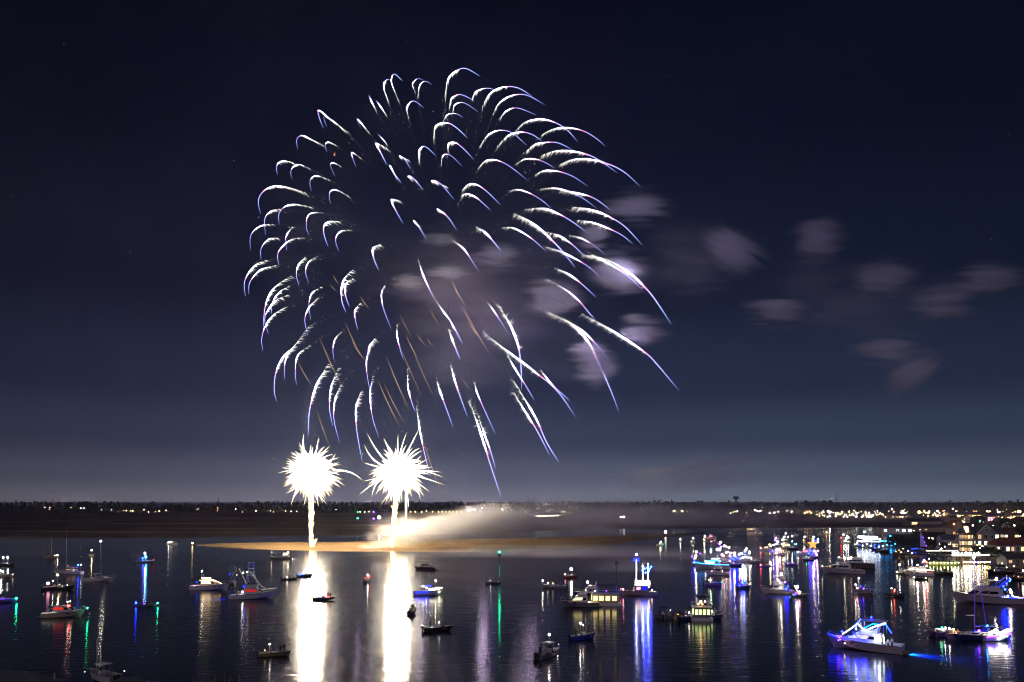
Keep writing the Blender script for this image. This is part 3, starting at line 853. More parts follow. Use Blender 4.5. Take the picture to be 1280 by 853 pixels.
# the salt air and old powder smoke over the whole harbour
hz = MB(); hz.box(-4000, 4000, -30, 4200, -1.2, 288)
hzm = bpy.data.materials.new('night_haze'); hzm.use_nodes = True
hzm.node_tree.nodes.clear()
_v = hzm.node_tree.nodes.new('ShaderNodeVolumePrincipled'); _o = hzm.node_tree.nodes.new('ShaderNodeOutputMaterial')
_v.inputs['Color'].default_value = (.62, .66, 1.0, 1); _v.inputs['Density'].default_value = .00010; _v.inputs['Anisotropy'].default_value = .3
hzm.node_tree.links.new(_v.outputs[0], _o.inputs['Volume'])
tag(hz.build('haze', hzm), 'thin night haze over the harbour', kind='stuff')
# ---------------------------------------------------------------- boats


def lofted_hull(root, L, B, zf, zb, hullm, deckm, cockpit=(.08, .62, .6), rake=.9, name='hull'):
    """bow towards +x; cockpit = (from, to, depth) as fractions of the length; the rest is decked"""
    ts = sorted(set([0, .1, .25, .4, .5, .6, .7, .78, .86, .92, .97, 1.0] + ([cockpit[0], cockpit[0] + .004, cockpit[1], cockpit[1] + .004] if cockpit else [])))
    verts, faces, mi = [], [], []
    for t in ts:
        b = max(.03, B / 2 * (.93 + .07 * min(1, t / .3)) * (1 - max(0, (t - .42) / .58) ** 2.3))
        zs = zb + (zf - zb) * t ** 1.7
        bc = b * (.88 - .42 * t * t)
        zc = .08 + .55 * zs * t ** 3
        zk = -.35 * (1 - t ** 3)
        x = -L / 2 + t * L
        def X(z):
            return x - t ** 4 * rake * (1 - max(0, z) / zs)
        dep = cockpit[2] if cockpit and cockpit[0] + .002 < t < cockpit[1] + .002 else .05
        sole = zs - dep
        bi = max(.015, b - .12)
        verts += [(X(zs), b, zs), (X(zc), bc, zc), (X(zk), 0, zk), (X(zc), -bc, zc), (X(zs), -b, zs), (X(zs), -bi, zs), (X(sole), -bi * .97, sole), (X(sole), bi * .97, sole), (X(zs), bi, zs)]
    n = 9
    mb = MB()
    for i in range(len(ts) - 1):
        for k in range(n):
            faces.append((i * n + k, (i + 1) * n + k, (i + 1) * n + (k + 1) % n, i * n + (k + 1) % n))
            mi.append(0 if k < 5 else 1)
    mb.add(verts, faces, 0)
    mb.m = mi
    for base in (0, (len(ts) - 1) * n):
        for q in ((0, 1, 2), (0, 2, 4), (2, 3, 4)):
            f = tuple(base + j for j in q)
            mb.f.append(f[::-1] if base == 0 else f); mb.m.append(0); mb.s.append(False)
    o = mb.build(name, [hullm, deckm], root)
    # rubbing strake along the sheer
    rub = MB()
    for s in (1, -1):
        pts = []
        for t in ts:
            b = max(.03, B / 2 * (.93 + .07 * min(1, t / .3)) * (1 - max(0, (t - .42) / .58) ** 2.3))
            pts.append((-L / 2 + t * L, s * (b + .01), zb + (zf - zb) * t ** 1.7 - .05))
        rub.tube(pts, .04, 4)
    rub.build('rubbing_strake', RUBBER, o)
    return o


def sheer(L, zf, zb, x):
    t = max(0, min(1, x / L + .5))
    return zb + (zf - zb) * t ** 1.7


def hexface(p, f):
    return [Vector(p[i]) for i in f]


def house(root, name, x0, x1, w, z0, X0, X1, W, z1, m, windows=(), roof_over=.12, roofm=None):
    """a deckhouse narrowing upwards; windows: (side, u0, u1, v0, v1, material) with side in 'left right front back'"""
    p = [(x0, -w / 2, z0), (x1, -w / 2, z0), (x1, w / 2, z0), (x0, w / 2, z0), (X0, -W / 2, z1), (X1, -W / 2, z1), (X1, W / 2, z1), (X0, W / 2, z1)]
    mb = MB()
    mb.hexa(p)
    o = mb.build(name, m, root)
    sides = {'right': (0, 1, 5, 4), 'front': (1, 2, 6, 5), 'left': (2, 3, 7, 6), 'back': (3, 0, 4, 7)}
    for sd, u0, u1, v0, v1, wm in windows:
        a, b, c, d = hexface(p, sides[sd])
        nrm = (b - a).cross(d - a).normalized()
        def q(u, v):
            return (a.lerp(b, u)).lerp(d.lerp(c, u), v)
        inner = [q(u0, v0), q(u1, v0), q(u1, v1), q(u0, v1)]
        wb = MB()
        wb.add([i - nrm * .02 for i in inner] + [i + nrm * .025 for i in inner], [(3, 2, 1, 0), (4, 5, 6, 7), (0, 1, 5, 4), (1, 2, 6, 5), (2, 3, 7, 6), (3, 0, 4, 7)])
        wb.build('window', wm, o)
    if roof_over is not None:
        rb = MB()
        rb.hexa([(X0 - roof_over, -W / 2 - roof_over, z1 + .003), (X1 + roof_over, -W / 2 - roof_over, z1 + .003), (X1 + roof_over, W / 2 + roof_over, z1 + .003), (X0 - roof_over, W / 2 + roof_over, z1 + .003),
                 (X0, -W / 2, z1 + .1), (X1, -W / 2, z1 + .1), (X1, W / 2, z1 + .1), (X0, W / 2, z1 + .1)])
        rb.build('roof', roofm or m, root)
    return o


def rail(root, pts, h, n_posts, m=METAL, r=.02, name='railing'):
    mb = MB()
    cur = catmull(pts, 14)
    mb.tube([p + Vector((0, 0, h)) for p in cur], r, 4)
    for i in range(n_posts):
        p = cur[round(i / max(1, n_posts - 1) * 13)]
        mb.tube([p, p + Vector((0, 0, h))], r, 4)
    return mb.build(name, m, root)


def outboard(root, x, y, z):
    mb = MB()
    mb.hexa([(x - .42, y - .16, z), (x + .12, y - .18, z), (x + .12, y + .18, z), (x - .42, y + .16, z), (x - .34, y - .12, z + .42), (x + .05, y - .14, z + .48), (x + .05, y + .14, z + .48), (x - .34, y + .12, z + .42)])
    mb.hexa([(x - .25, y - .07, z - .85), (x + .05, y - .07, z - .85), (x + .05, y + .07, z - .85), (x - .25, y + .07, z - .85), (x - .28, y - .09, z), (x + .08, y - .09, z), (x + .08, y + .09, z), (x - .28, y + .09, z)])
    mb.build('outboard_motor', BLACKP, root)


def strip(root, pts, colour, strength, r=.05, name='light_strip'):
    mb = MB()
    mb.tube(pts, r, 5)
    return mb.build(name, glow(colour, strength), root)


def pole(root, p, h, r=.03, m=METAL, name='pole', lean=(0, 0)):
    mb = MB()
    mb.tube([p, (p[0] + lean[0], p[1] + lean[1], p[2] + h)], [r, r * .6], 5)
    return mb.build(name, m, root)


def spot(root, pos, direction, colour, watts, size=70):
    d = bpy.data.lights.new('underwater_lamp', 'SPOT')
    d.energy = watts
    d.color = COLS[colour]
    d.spot_size = math.radians(size)
    d.spot_blend = 1
    d.shadow_soft_size = .15
    o = bpy.data.objects.new('stern_flood_lamp', d)
    col.objects.link(o)
    o.parent = root
    o.location = pos
    o.rotation_euler = Vector(direction).to_track_quat('-Z', 'Y').to_euler()
    return o


def lit(colour='warm', s=4.0):
    return glow(colour, s)


def add_lights(root, lights):
    for l in lights:
        x, y, z, c, s = l[:5]
        r = l[5] if len(l) > 5 else .2
        nm = l[6] if len(l) > 6 else 'lamp'
        lamp(root, (x, y, z), c, s, r, nm)


def console_boat(root, L, hullm=WHITE, top=True, topm=CANVAS, motors=1, console=True, zf=1.15, zb=.75, B=None):
    B = B or L * .34
    lofted_hull(root, L, B, zf, zb, hullm, DECK, (.06, .8, .45), .7)
    sole = .35
    for k in range(motors):
        outboard(root, -L / 2 - .08, (k - (motors - 1) / 2) * .5, .75)
    if console:
        house(root, 'console', -.35, .45, .8, sole, -.2, .35, .7, 1.45, WHITE, [('front', .1, .9, .66, .95, GLASS)], None)
        sb = MB()
        sb.box(-1.25, -.8, -.5, .5, sole + .02, 1.05)
        sb.box(-1.32, -1.24, -.5, .5, .9, 1.4)
        sb.build('leaning_seat', DECK, root)
        ws = MB()
        ws.hexa([(.36, -.36, 1.45), (.39, -.36, 1.45), (.39, .36, 1.45), (.36, .36, 1.45), (.15, -.3, 1.95), (.18, -.3, 1.95), (.18, .3, 1.95), (.15, .3, 1.95)])
        ws.build('windshield', GLASS, root)
    if top:
        t = MB()
        t.hexa([(-1.15, -B * .38, 2.42), (.75, -B * .36, 2.42), (.75, B * .36, 2.42), (-1.15, B * .38, 2.42), (-1.05, -B * .34, 2.52), (.65, -B * .32, 2.52), (.65, B * .32, 2.52), (-1.05, B * .34, 2.52)])
        t.build('t_top', topm, root)
        for x in (-.85, .5):
            for y in (-B * .26, B * .26):
                pole(root, (x, y, sole), 2.08, .035, METAL, 'top_post')
    return B


def skiff(root, L, hullm=GREY, light=None, motor=True, zf=.8, zb=.55):
    B = L * .34
    lofted_hull(root, L, B, zf, zb, hullm, DECK if hullm is not OLIVE else OLIVE, (.05, .85, .36), .4)
    for t in (.25, .5, .7):
        mb = MB()
        x = -L / 2 + t * L
        mb.box(x - .15, x + .15, -B * .42, B * .42, .36, .42)
        mb.build('thwart', TEAK, root)
    if motor:
        outboard(root, -L / 2 - .05, 0, .55)
    return B


def rib(root, L):
    B = L * .4
    mb = MB()
    pts = []
    for s in (1, -1):
        row = [(-L / 2, s * B * .38, .42), (-L * .1, s * B * .40, .42), (L * .2, s * B * .36, .47), (L * .4, s * B * .18, .58)]
        pts += row if s == 1 else row[::-1]
    pts.insert(4, (L * .47, 0, .65))
    mb.tube(catmull(pts, 26), .26, 8)
    mb.build('inflatable_tube', RUBBER, root)
    hb = MB()
    hb.hexa([(-L / 2 + .1, -B * .25, -.2), (L * .38, -.1, .1), (L * .38, .1, .1), (-L / 2 + .1, B * .25, -.2), (-L / 2 + .1, -B * .38, .32), (L * .4, -B * .2, .4), (L * .4, B * .2, .4), (-L / 2 + .1, B * .38, .32)])
    hb.build('hull', GREY, root)
    house(root, 'console', -.4, .1, .6, .32, -.3, .05, .55, 1.1, GREY, [], None)
    outboard(root, -L / 2, 0, .6)
    return B


def pontoon_boat(root, L, canopy=CANVAS):
    B = L * .38
    for s in (-1, 1):
        mb = MB()
        mb.tube([(-L / 2, s * B * .36, .15), (L * .4, s * B * .36, .15), (L * .5, s * B * .36, .4)], [.33, .33, .08], 8)
        mb.build('float', METAL, root)
    mb = MB(); mb.box(-L / 2, L * .47, -B / 2, B / 2, .5, .6); mb.build('deck', DECK, root)
    for (x0, x1, y0, y1) in ((-L * .46, L * .3, -B / 2, -B / 2 + .05), (-L * .46, L * .44, B / 2 - .05, B / 2), (L * .42, L * .45, -B / 2 + .06, B / 2 - .06)):
        mb = MB(); mb.box(x0, x1, y0, y1, .604, 1.25); mb.build('fence_panel', GREY, root)
    mb = MB(); mb.box(-L * .42, -L * .2, -B * .42, B * .1, .604, 1.05); mb.build('bench', CREAM, root)
    mb = MB(); mb.box(L * .1, L * .35, B * .12, B * .44, .604, 1.05); mb.build('bench', CREAM, root)
    mb = MB()
    cur = [(-L * .35 + L * .5 * i / 5, .12 * math.sin(i / 5 * math.pi)) for i in range(6)]
    for i in range(5):
        (xa, za), (xb, zb) = cur[i], cur[i + 1]
        mb.hexa([(xa, -B / 2, 2.5 + za), (xb, -B / 2, 2.5 + zb), (xb, B / 2, 2.5 + zb), (xa, B / 2, 2.5 + za), (xa, -B / 2, 2.55 + za), (xb, -B / 2, 2.55 + zb), (xb, B / 2, 2.55 + zb), (xa, B / 2, 2.55 + za)])
    mb.build('canopy', canopy, root)
    for x in (-L * .34, L * .14):
        for y in (-B * .47, B * .47):
            pole(root, (x, y, .6), 1.92, .03, METAL, 'canopy_post')
    outboard(root, -L / 2 - .1, 0, .7)
    return B


def cruiser(root, L, hullm=WHITE, lit_win='warm', win_s=3.0, arch=True, roof_glow=None, hard=True):
    B = L * .32
    zf, zb = L * .15 + .3, L * .10 + .2
    lofted_hull(root, L, B, zf, zb, hullm, WHITE, (.02, .26, .75), L * .09)
    zd = sheer(L, zf, zb, 0)
    wm = lit(lit_win, win_s) if lit_win else GLASS
    house(root, 'cabin', -L * .23, L * .30, B * .74, zd - .1, -L * .21, L * .10, B * .60, zd + 1.25, WHITE,
          [('right', .06, .34, .42, .86, wm), ('right', .38, .60, .42, .86, wm), ('right', .64, .86, .42, .8, GLASS), ('left', .06, .34, .42, .86, wm), ('left', .38, .60, .42, .86, wm), ('left', .64, .86, .42, .8, GLASS),
           ('front', .1, .9, .3, .85, GLASS), ('back', .3, .7, .1, .9, wm)], .08)
    if hard:
        house(root, 'flybridge', -L * .19, L * .08, B * .58, zd + 1.36, -L * .18, L * .03, B * .56, zd + 1.95, WHITE, [('front', .05, .95, .4, .98, GLASS)], None)
    if arch:
        mb = MB()
        y = B * .31
        mb.tube([(-L * .17, -y, zd + 1.3), (-L * .20, -y * .9, zd + 2.9), (-L * .20, y * .9, zd + 2.9), (-L * .17, y, zd + 1.3)], .09, 5)
        mb.build('radar_arch', WHITE, root)
    sw = MB(); sw.box(-L / 2 - .8, -L / 2 - .02, -B * .40, B * .40, .25, .36); sw.build('swim_platform', TEAK, root)
    pts = [(L * .05, B * .45, sheer(L, zf, zb, L * .05)), (L * .3, B * .33, sheer(L, zf, zb, L * .3)), (L * .49, 0, zf), (L * .3, -B * .33, sheer(L, zf, zb, L * .3)), (L * .05, -B * .45, sheer(L, zf, zb, L * .05))]
    rail(root, pts, .65, 7)
    for sx in (.14, .26):
        for s in (1, -1):
            pb = MB(); b = B / 2 * (1 - max(0, (sx + .5 - .42) / .58) ** 2.3)
            z = sheer(L, zf, zb, sx * L) * .66
            pb.box(sx * L - .28, sx * L + .28, s * b * .93 - .04, s * b * .93 + .04, z, z + .2)
            pb.build('porthole', GLASS, root)
    return B, zd, zf, zb


def sportfish(root, L, hullm=WHITE, lit_win=None, tower=False, outriggers=True, canvas=WHITE, strips=None, win_s=3):
    B = L * .33
    zf, zb = L * .155 + .3, L * .075 + .2
    lofted_hull(root, L, B, zf, zb, hullm, WHITE, (.03, .30, .7), L * .11)
    zd = sheer(L, zf, zb, L * .05)
    wm = lit(lit_win, win_s) if lit_win else GLASS
    house(root, 'deckhouse', -L * .19, L * .24, B * .78, zd - .15, -L * .18, L * .08, B * .66, zd + 1.35, WHITE,
          [('right', .08, .40, .45, .85, wm), ('right', .44, .80, .40, .80, wm), ('left', .08, .40, .45, .85, wm), ('left', .44, .80, .40, .80, wm), ('front', .08, .92, .25, .8, GLASS), ('back', .3, .75, .05, .9, wm)], .12)
    house(root, 'flybridge', -L * .16, L * .07, B * .62, zd + 1.46, -L * .15, L * .10, B * .60, zd + 2.15, WHITE, [], None)
    t = MB()
    t.hexa([(-L * .19, -B * .33, zd + 3.6), (L * .08, -B * .31, zd + 3.6), (L * .08, B * .31, zd + 3.6), (-L * .19, B * .33, zd + 3.6), (-L * .18, -B * .29, zd + 3.72), (L * .07, -B * .27, zd + 3.72), (L * .07, B * .27, zd + 3.72), (-L * .18, B * .29, zd + 3.72)])
    t.build('hardtop', canvas, root)
    for x in (-L * .15, L * .05):
        for y in (-B * .27, B * .27):
            pole(root, (x, y, zd + 2.1), 1.5, .04, METAL, 'hardtop_post')
    if tower:
        mb = MB()
        top = zd + 6.4
        for sx, sy in ((-1, -1), (-1, 1), (1, -1), (1, 1)):
            mb.tube([(-L * .05 + sx * L * .08, sy * B * .28, zd + 3.72), (-L * .05 + sx * .55, sy * .5, top)], .045, 4)
        for zz in (.35, .7):
            a = L * .08 + (.55 - L * .08) * zz; b = B * .28 + (.5 - B * .28) * zz; z = zd + 3.72 + (top - zd - 3.72) * zz
            mb.tube([(-L * .05 - a, -b, z), (-L * .05 + a, -b, z), (-L * .05 + a, b, z), (-L * .05 - a, b, z), (-L * .05 - a, -b, z)], .03, 4)
        mb.build('tuna_tower', METAL, root)
        mb = MB(); mb.box(-L * .05 - .7, -L * .05 + .7, -.65, .65, top, top + .08); mb.box(-L * .05 - .7, -L * .05 + .7, -.65, .65, top + 1.55, top + 1.62); mb.build('tower_platform', WHITE, root)
        mb = MB()
        for sx in (-1, 1):
            for sy in (-1, 1):
                mb.tube([(-L * .05 + sx * .6, sy * .55, top), (-L * .05 + sx * .6, sy * .55, top + 1.58)], .03, 4)
        mb.build('tower_rail', METAL, root)
    if outriggers:
        for s in (1, -1):
            mb = MB()
            mb.tube([(L * .02, s * B * .36, zd + .8), (-L * .06, s * B * .62, zd + 3.4), (-L * .20, s * B * .95, zd + 7.2)], [.05, .045, .02], 5)
            mb.build('outrigger', METAL, root)
    pts = [(L * .22, B * .38, sheer(L, zf, zb, L * .22)), (L * .38, B * .24, sheer(L, zf, zb, L * .38)), (L * .49, 0, zf), (L * .38, -B * .24, sheer(L, zf, zb, L * .38)), (L * .22, -B * .38, sheer(L, zf, zb, L * .22))]
    rail(root, pts, .55, 7)
    mb = MB(); mb.box(-L * .36, -L * .32, -.35, .35, zb - .55, zb + .35); mb.box(-L * .33, -L * .31, -.35, .35, zb + .36, zb + .9); mb.build('fighting_chair', TEAK, root)
    return B, zd, zf, zb


def sailboat(root, L, mast, hullm=WHITE, mast_x=.06, boom=True, cover=BCANVAS, mast_m=METAL):
    B = L * .30
    zf, zb = L * .075 + .45, L * .06 + .35
    lofted_hull(root, L, B, zf, zb, hullm, WHITE, (.04, .28, .5), L * .12)
    zd = sheer(L, zf, zb, 0)
    house(root, 'cabin', -L * .20, L * .24, B * .56, zd - .05, -L * .19, L * .17, B * .46, zd + .5, WHITE, [('right', .1, .9, .3, .75, GLASS), ('left', .1, .9, .3, .75, GLASS)], None)
    mb = MB(); mb.tube([(L * mast_x, 0, zd + .4), (L * mast_x, 0, mast)], [.1, .07], 8)
    for f in (.55,):
        mb.tube([(L * mast_x, -B * .28, mast * f), (L * mast_x, B * .28, mast * f)], .03, 4)
    mb.build('mast', mast_m, root)
    if boom:
        bm = MB(); bm.tube([(L * mast_x - .1, 0, zd + 1.5), (-L * .36, 0, zd + 1.35)], .06, 5); bm.build('boom', METAL, root)
        sm = MB(); sm.tube([(L * mast_x - .25, 0, zd + 1.72), (-L * .1, 0, zd + 1.68), (-L * .34, 0, zd + 1.5)], [.2, .16, .1], 7); sm.build('furled_sail', cover, root)
    st = MB()
    st.tube([(L * .49, 0, zf), (L * mast_x, 0, mast - .1)], .022, 3)
    st.tube([(-L * .48, 0, zb), (L * mast_x, 0, mast - .1)], .018, 3)
    for s in (1, -1):
        st.tube([(L * mast_x - .1, s * B * .46, zd), (L * mast_x, s * B * .28, mast * .55), (L * mast_x, 0, mast - .3)], .015, 3)
    st.build('rigging', DMETAL, root)
    pts = [(-L * .1, B * .47, zd), (L * .25, B * .34, sheer(L, zf, zb, L * .25)), (L * .48, 0, zf), (L * .25, -B * .34, sheer(L, zf, zb, L * .25)), (-L * .1, -B * .47, zd)]
    rail(root, pts, .6, 7)
    dg = MB()
    dg.hexa([(-L * .19, -B * .25, zd + .5), (-L * .10, -B * .25, zd + .5), (-L * .10, B * .25, zd + .5), (-L * .19, B * .25, zd + .5), (-L * .2, -B * .22, zd + 1.2), (-L * .15, -B * .22, zd + 1.2), (-L * .15, B * .22, zd + 1.2), (-L * .2, B * .22, zd + 1.2)])
    dg.build('dodger', cover, root)
    return B, zd, zf, zb


def houseboat(root, L, wall=CREAM, winc='yellow', s=2.5, B=None, canopy=True):
    B = B or L * .42
    mb = MB(); mb.hexa([(-L / 2, -B / 2, -.3), (L * .47, -B / 2, -.3), (L * .47, B / 2, -.3), (-L / 2, B / 2, -.3), (-L / 2, -B / 2, .7), (L / 2, -B / 2, .7), (L / 2, B / 2, .7), (-L / 2, B / 2, .7)]); mb.build('hull', WHITE, root)
    w = lit(winc, s)
    house(root, 'cabin', -L * .42, L * .38, B * .9, .703, -L * .42, L * .36, B * .88, 2.9, wall,
          [(sd, a, a + .16, .3, .8, w) for sd in ('right', 'left') for a in (.06, .28, .52, .76)] + [('back', .12, .42, .1, .85, w), ('back', .56, .88, .35, .85, w), ('front', .15, .85, .3, .85, w)], .2, WHITE)
    rail(root, [(-L * .42, -B * .45, 3.0), (L * .36, -B * .45, 3.0), (L * .37, B * .45, 3.0), (-L * .42, B * .45, 3.0), (-L * .43, -B * .45, 3.0)], .9, 9, METAL, .03)
    if canopy:
        mb = MB(); mb.box(-L * .38, L * .2, -B * .46, B * .46, 5.0, 5.1); mb.build('canopy', CANVAS, root)
        for x in (-L * .36, L * .18):
            for y in (-B * .42, B * .42):
                pole(root, (x, y, 3.0), 2.0, .04, METAL, 'canopy_post')
    return B


# ---- people
def make_person(kind):
    J = {'stand': [((0, 0, .95), .15), ((0, 0, 1.2), .15), ((0, 0, 1.42), .13), ((0, 0, 1.53), .06), ((0, 0, 1.66), .105), ((0, 0, 1.75), .06),
                   ((0, .10, .9), .10), ((.02, .11, .5), .075), ((0, .11, .08), .05), ((.14, .12, .04), .04),
                   ((0, -.10, .9), .10), ((-.02, -.11, .5), .075), ((0, -.11, .08), .05), ((.14, -.12, .04), .04),
                   ((0, .20, 1.40), .065), ((.02, .25, 1.12), .05), ((.14, .22, .92), .038), ((.2, .21, .85), .035),
                   ((0, -.20, 1.40), .065), ((.02, -.25, 1.12), .05), ((.14, -.22, .92), .038), ((.2, -.21, .85), .035)],
         'sit': [((0, 0, .12), .15), ((-.03, 0, .38), .15), ((-.02, 0, .6), .13), ((0, 0, .71), .06), ((.03, 0, .84), .105), ((.03, 0, .93), .06),
                 ((.05, .10, .10), .10), ((.44, .12, .14), .075), ((.46, .12, -.28), .05), ((.60, .12, -.32), .04),
                 ((.05, -.10, .10), .10), ((.44, -.12, .14), .075), ((.46, -.12, -.28), .05), ((.60, -.12, -.32), .04),
                 ((-.02, .20, .58), .065), ((.05, .25, .32), .05), ((.26, .2, .24), .038), ((.34, .18, .24), .035),
                 ((-.02, -.20, .58), .065), ((.05, -.25, .32), .05), ((.26, -.2, .24), .038), ((.34, -.18, .24), .035)]}[kind]
    E = [(0, 1), (1, 2), (2, 3), (3, 4), (4, 5), (0, 6), (6, 7), (7, 8), (8, 9), (0, 10), (10, 11), (11, 12), (12, 13), (2, 14), (14, 15), (15, 16), (16, 17), (2, 18), (18, 19), (19, 20), (20, 21)]
    me = bpy.data.meshes.new('person_skeleton')
    me.from_pydata([j[0] for j in J], E, [])
    o = bpy.data.objects.new('person_skeleton', me)
    col.objects.link(o)
    sk = o.modifiers.new('skin', 'SKIN')
    for i, d in enumerate(me.skin_vertices[0].data):
        d.radius = (J[i][1], J[i][1])
        d.use_root = i == 0
    sb = o.modifiers.new('smooth', 'SUBSURF'); sb.levels = 1
    dg = bpy.context.evaluated_depsgraph_get()
    out = bpy.data.meshes.new_from_object(o.evaluated_get(dg))
    out.name = 'person_' + kind
    bpy.data.objects.remove(o)
    hips = 1.0 if kind == 'stand' else .2
    neck = 1.5 if kind == 'stand' else .68
    return out, hips, neck


def clothe(src, hips, neck, shirt):
    me = src.copy()
    me.materials.clear()
    for m in (TROUSERS, shirt, SKIN):
        me.materials.append(m)
    for p in me.polygons:
        z, x, y = p.center.z, p.center.x, abs(p.center.y)
        legs = z < hips and not y > .185
        p.material_index = 0 if legs else 2 if (z > neck or (y > .17 and x > .1 and not legs)) else 1
        p.use_smooth = True
    return me


_people = {}
for kd in ('stand', 'sit'):
    src, hp, nk = make_person(kd)
    for si, sh in enumerate(SHIRTS):
        _people[kd, si] = clothe(src, hp, nk, sh)
    hb = MB()
    hz = 1.69 if kd == 'stand' else .87
    hb.ball((-.02 if kd == 'stand' else .01, 0, hz + .02), (.115, .105, .10), 8, 6)
    _people[kd, 'hair'] = hb.mesh('hair', HAIR)


def person(root, x, y, z, kind, shirt, turn, label, group=None):
    """stands or sits in a boat; top-level, because a person is held by nothing"""
    loc = root.matrix_basis @ Vector((x, y, z))
    o = bpy.data.objects.new('person', _people[kind, shirt])
    col.objects.link(o)
    o.location = loc
    o.rotation_euler = (0, 0, root.rotation_euler.z + turn)
    h = bpy.data.objects.new('hair', _people[kind, 'hair'])
    col.objects.link(h)
    h.parent = o
    tag(o, label, 'person', group)
    return o


def boat(name, px, py, deg, label, cat='boat', group=None):
    r = empty(name, G(px, py), math.radians(deg))
    tag(r, label, cat, group)
    return r
# ---------------------------------------------------------------- the anchored fleet


def bl(root, px, py, colour='white', s=90, r=.2, post=1.0, name='lamp', dy=0.0):
    """a lamp on the boat, given where it shows in the photograph; a slim post carries it from height `post` up"""
    wpos = P(px, py, root.location.y + dy)
    lp = root.matrix_basis.inverted() @ wpos
    lamp(root, lp, colour, s, r, name)
    if post is not None and lp.z > post + .3:
        pole(root, (lp.x, lp.y, post), lp.z - post - r * .6, .035, METAL, 'lamp_post')
    return lp


# --- left side of the harbour
b = boat('fishing_boat', 8, 707.5, 12, 'dark open boat at the left edge with one cyan and one white lamp', group='boats at the left edge')
console_boat(b, 6.2, BLACKP, True); bl(b, 4, 697, 'cool', 120, .2); bl(b, 9.5, 697, 'white', 120, .22)
person(b, .9, .3, .4, 'stand', 0, .5, 'dark figure in the open boat with a cyan and a white lamp')
b = boat('fishing_boat', 5, 721.5, 8, 'pale open boat cut by the left edge with a white lamp amidships', group='boats at the left edge')
console_boat(b, 6.5, CREAM, False); bl(b, 1, 713.5, 'white', 110, .22); bl(b, 16, 718, 'white', 10, .12, None)
b = boat('runabout', 3, 753.5, 6, 'purple lit low runabout at the left edge with a green bow lamp', group='boats at the left edge')
console_boat(b, 7.6, mat('paint_violet', (.16, .09, .35), .3), False); bl(b, 20.5, 748, 'green', 120, .2, .9); bl(b, 3, 751, 'purple', 8, .3, None); strip(b, [(-3, -1.0, .95), (0, -1.22, 1.0), (2.2, -.8, 1.1)], 'purple', 2.5, .06)
b = boat('sailboat', 65, 697.5, 0, 'smallest and farthest sailboat at left, bare mast, one warm lit stern lamp', 'sailboat')
sailboat(b, 6.6, 9.6, CREAM, -.02, False); bl(b, 72, 694, 'white', 40, .2, .8); bl(b, 69, 695, 'warm', 14, .2, None)
b = boat('sailboat', 85, 718, 183, 'white sailboat with tall bare mast and a blue lit stern canopy', 'sailboat')
B_, zd, zf, zb = sailboat(b, 9.8, 15.6, WHITE, .05, True, BCANVAS); bl(b, 97.5, 706.5, 'azure', 100, .24, zb); bl(b, 101, 706, 'cool', 40, .15, zb); bl(b, 85, 708, 'orange', 3, .25, None); strip(b, [(-3.9, 1.2, 1.5), (-2.2, 1.35, 1.9), (0, 1.3, 1.75)], 'warm', 1.6, .05)
b = boat('motorboat', 74, 737, 4, 'long black hulled boat with pink lit cockpit at left and a pale lamp')
console_boat(b, 8.8, BLACKP, False, zf=1.35); bl(b, 72, 719, 'warm', 90, .3, 1.2); bl(b, 66, 726, 'white', 40, .14); bl(b, 60, 729.5, 'pink', 6, .45, None); bl(b, 78, 733, 'white', 14, .1, None); bl(b, 84, 731.5, 'white', 14, .1, None)
person(b, 1.2, .2, .4, 'stand', 0, 2, 'dark figure standing forward in the long black boat')
b = boat('fishing_boat', 80, 771.5, 7, 'tan fishing boat with white lit cockpit, red lit cabin and green bow lamp')
B_, zd, zf, zb = cruiser(b, 8.8, CREAM, 'red', .8, False, hard=False); bl(b, 109, 760, 'green', 60, .18, zf); bl(b, 86, 757, 'red', 22, .24, None); bl(b, 84.5, 752.5, 'white', 40, .13, 1.4); bl(b, 88, 752, 'white', 40, .13, 1.4); bl(b, 54, 768, 'blue', 30, .3, None); bl(b, 72, 758, 'white', 60, .25, 1)
strip(b, [(-4.1, -1.3, 1.1), (-2.8, -1.36, 1.12), (-.8, -1.38, 1.15)], 'white', 2, .05)
for q, (x, y) in enumerate(((-3.4, .5), (-2.9, -.6), (-2.2, .2), (-1.6, -.6))):
    person(b, x, y, .5, 'stand', (0, 3, 2, 0)[q], q * 1.4, 'person standing in the white lit cockpit of the tan fishing boat', 'people on the tan fishing boat')
b = boat('dinghy', 115, 695, 80, 'tiny dinghy seen end on under one yellowish lamp near two masts', 'dinghy')
skiff(b, 3.6, WHITE); bl(b, 114.5, 688, 'yellow', 80, .32, .8); person(b, .2, .2, .42, 'sit', 0, 0, 'figure sitting in the tiny end on dinghy under the yellowish lamp')
b = boat('sailboat', 124.5, 727, 2, 'low white sailboat carrying a bright white lamp at its masthead', 'sailboat')
sailboat(b, 9.8, 13.4, WHITE, .04, True, CANVAS); bl(b, 126.2, 676.5, 'white', 150, .24, None, 'masthead_lamp'); 
b = boat('workboat', 182, 704, 4, 'low dark workboat under a brilliant cyan lamp mast')
console_boat(b, 8.6, GREY, False, zf=1.2); bl(b, 181, 692, 'cool', 170, .3, 1.2); bl(b, 182.5, 696.5, 'cyan', 160, .42, 1.2); bl(b, 178.5, 698, 'azure', 90, .3, 1.2); bl(b, 192, 700, 'red', 6, .2, None)
person(b, -2.5, 0, .4, 'stand', 0, 0, 'dark figure near the stern of the workboat with the cyan lamp')
b = boat('skiff', 182, 758, 2, 'narrow skiff with four seated people, blue stern lamp and green bow lamp', 'skiff')
skiff(b, 5.6, GREY); bl(b, 170, 753.5, 'azure', 120, .2, .7); bl(b, 197, 754, 'green', 100, .16, .8); bl(b, 180, 755, 'purple', 10, .2, None)
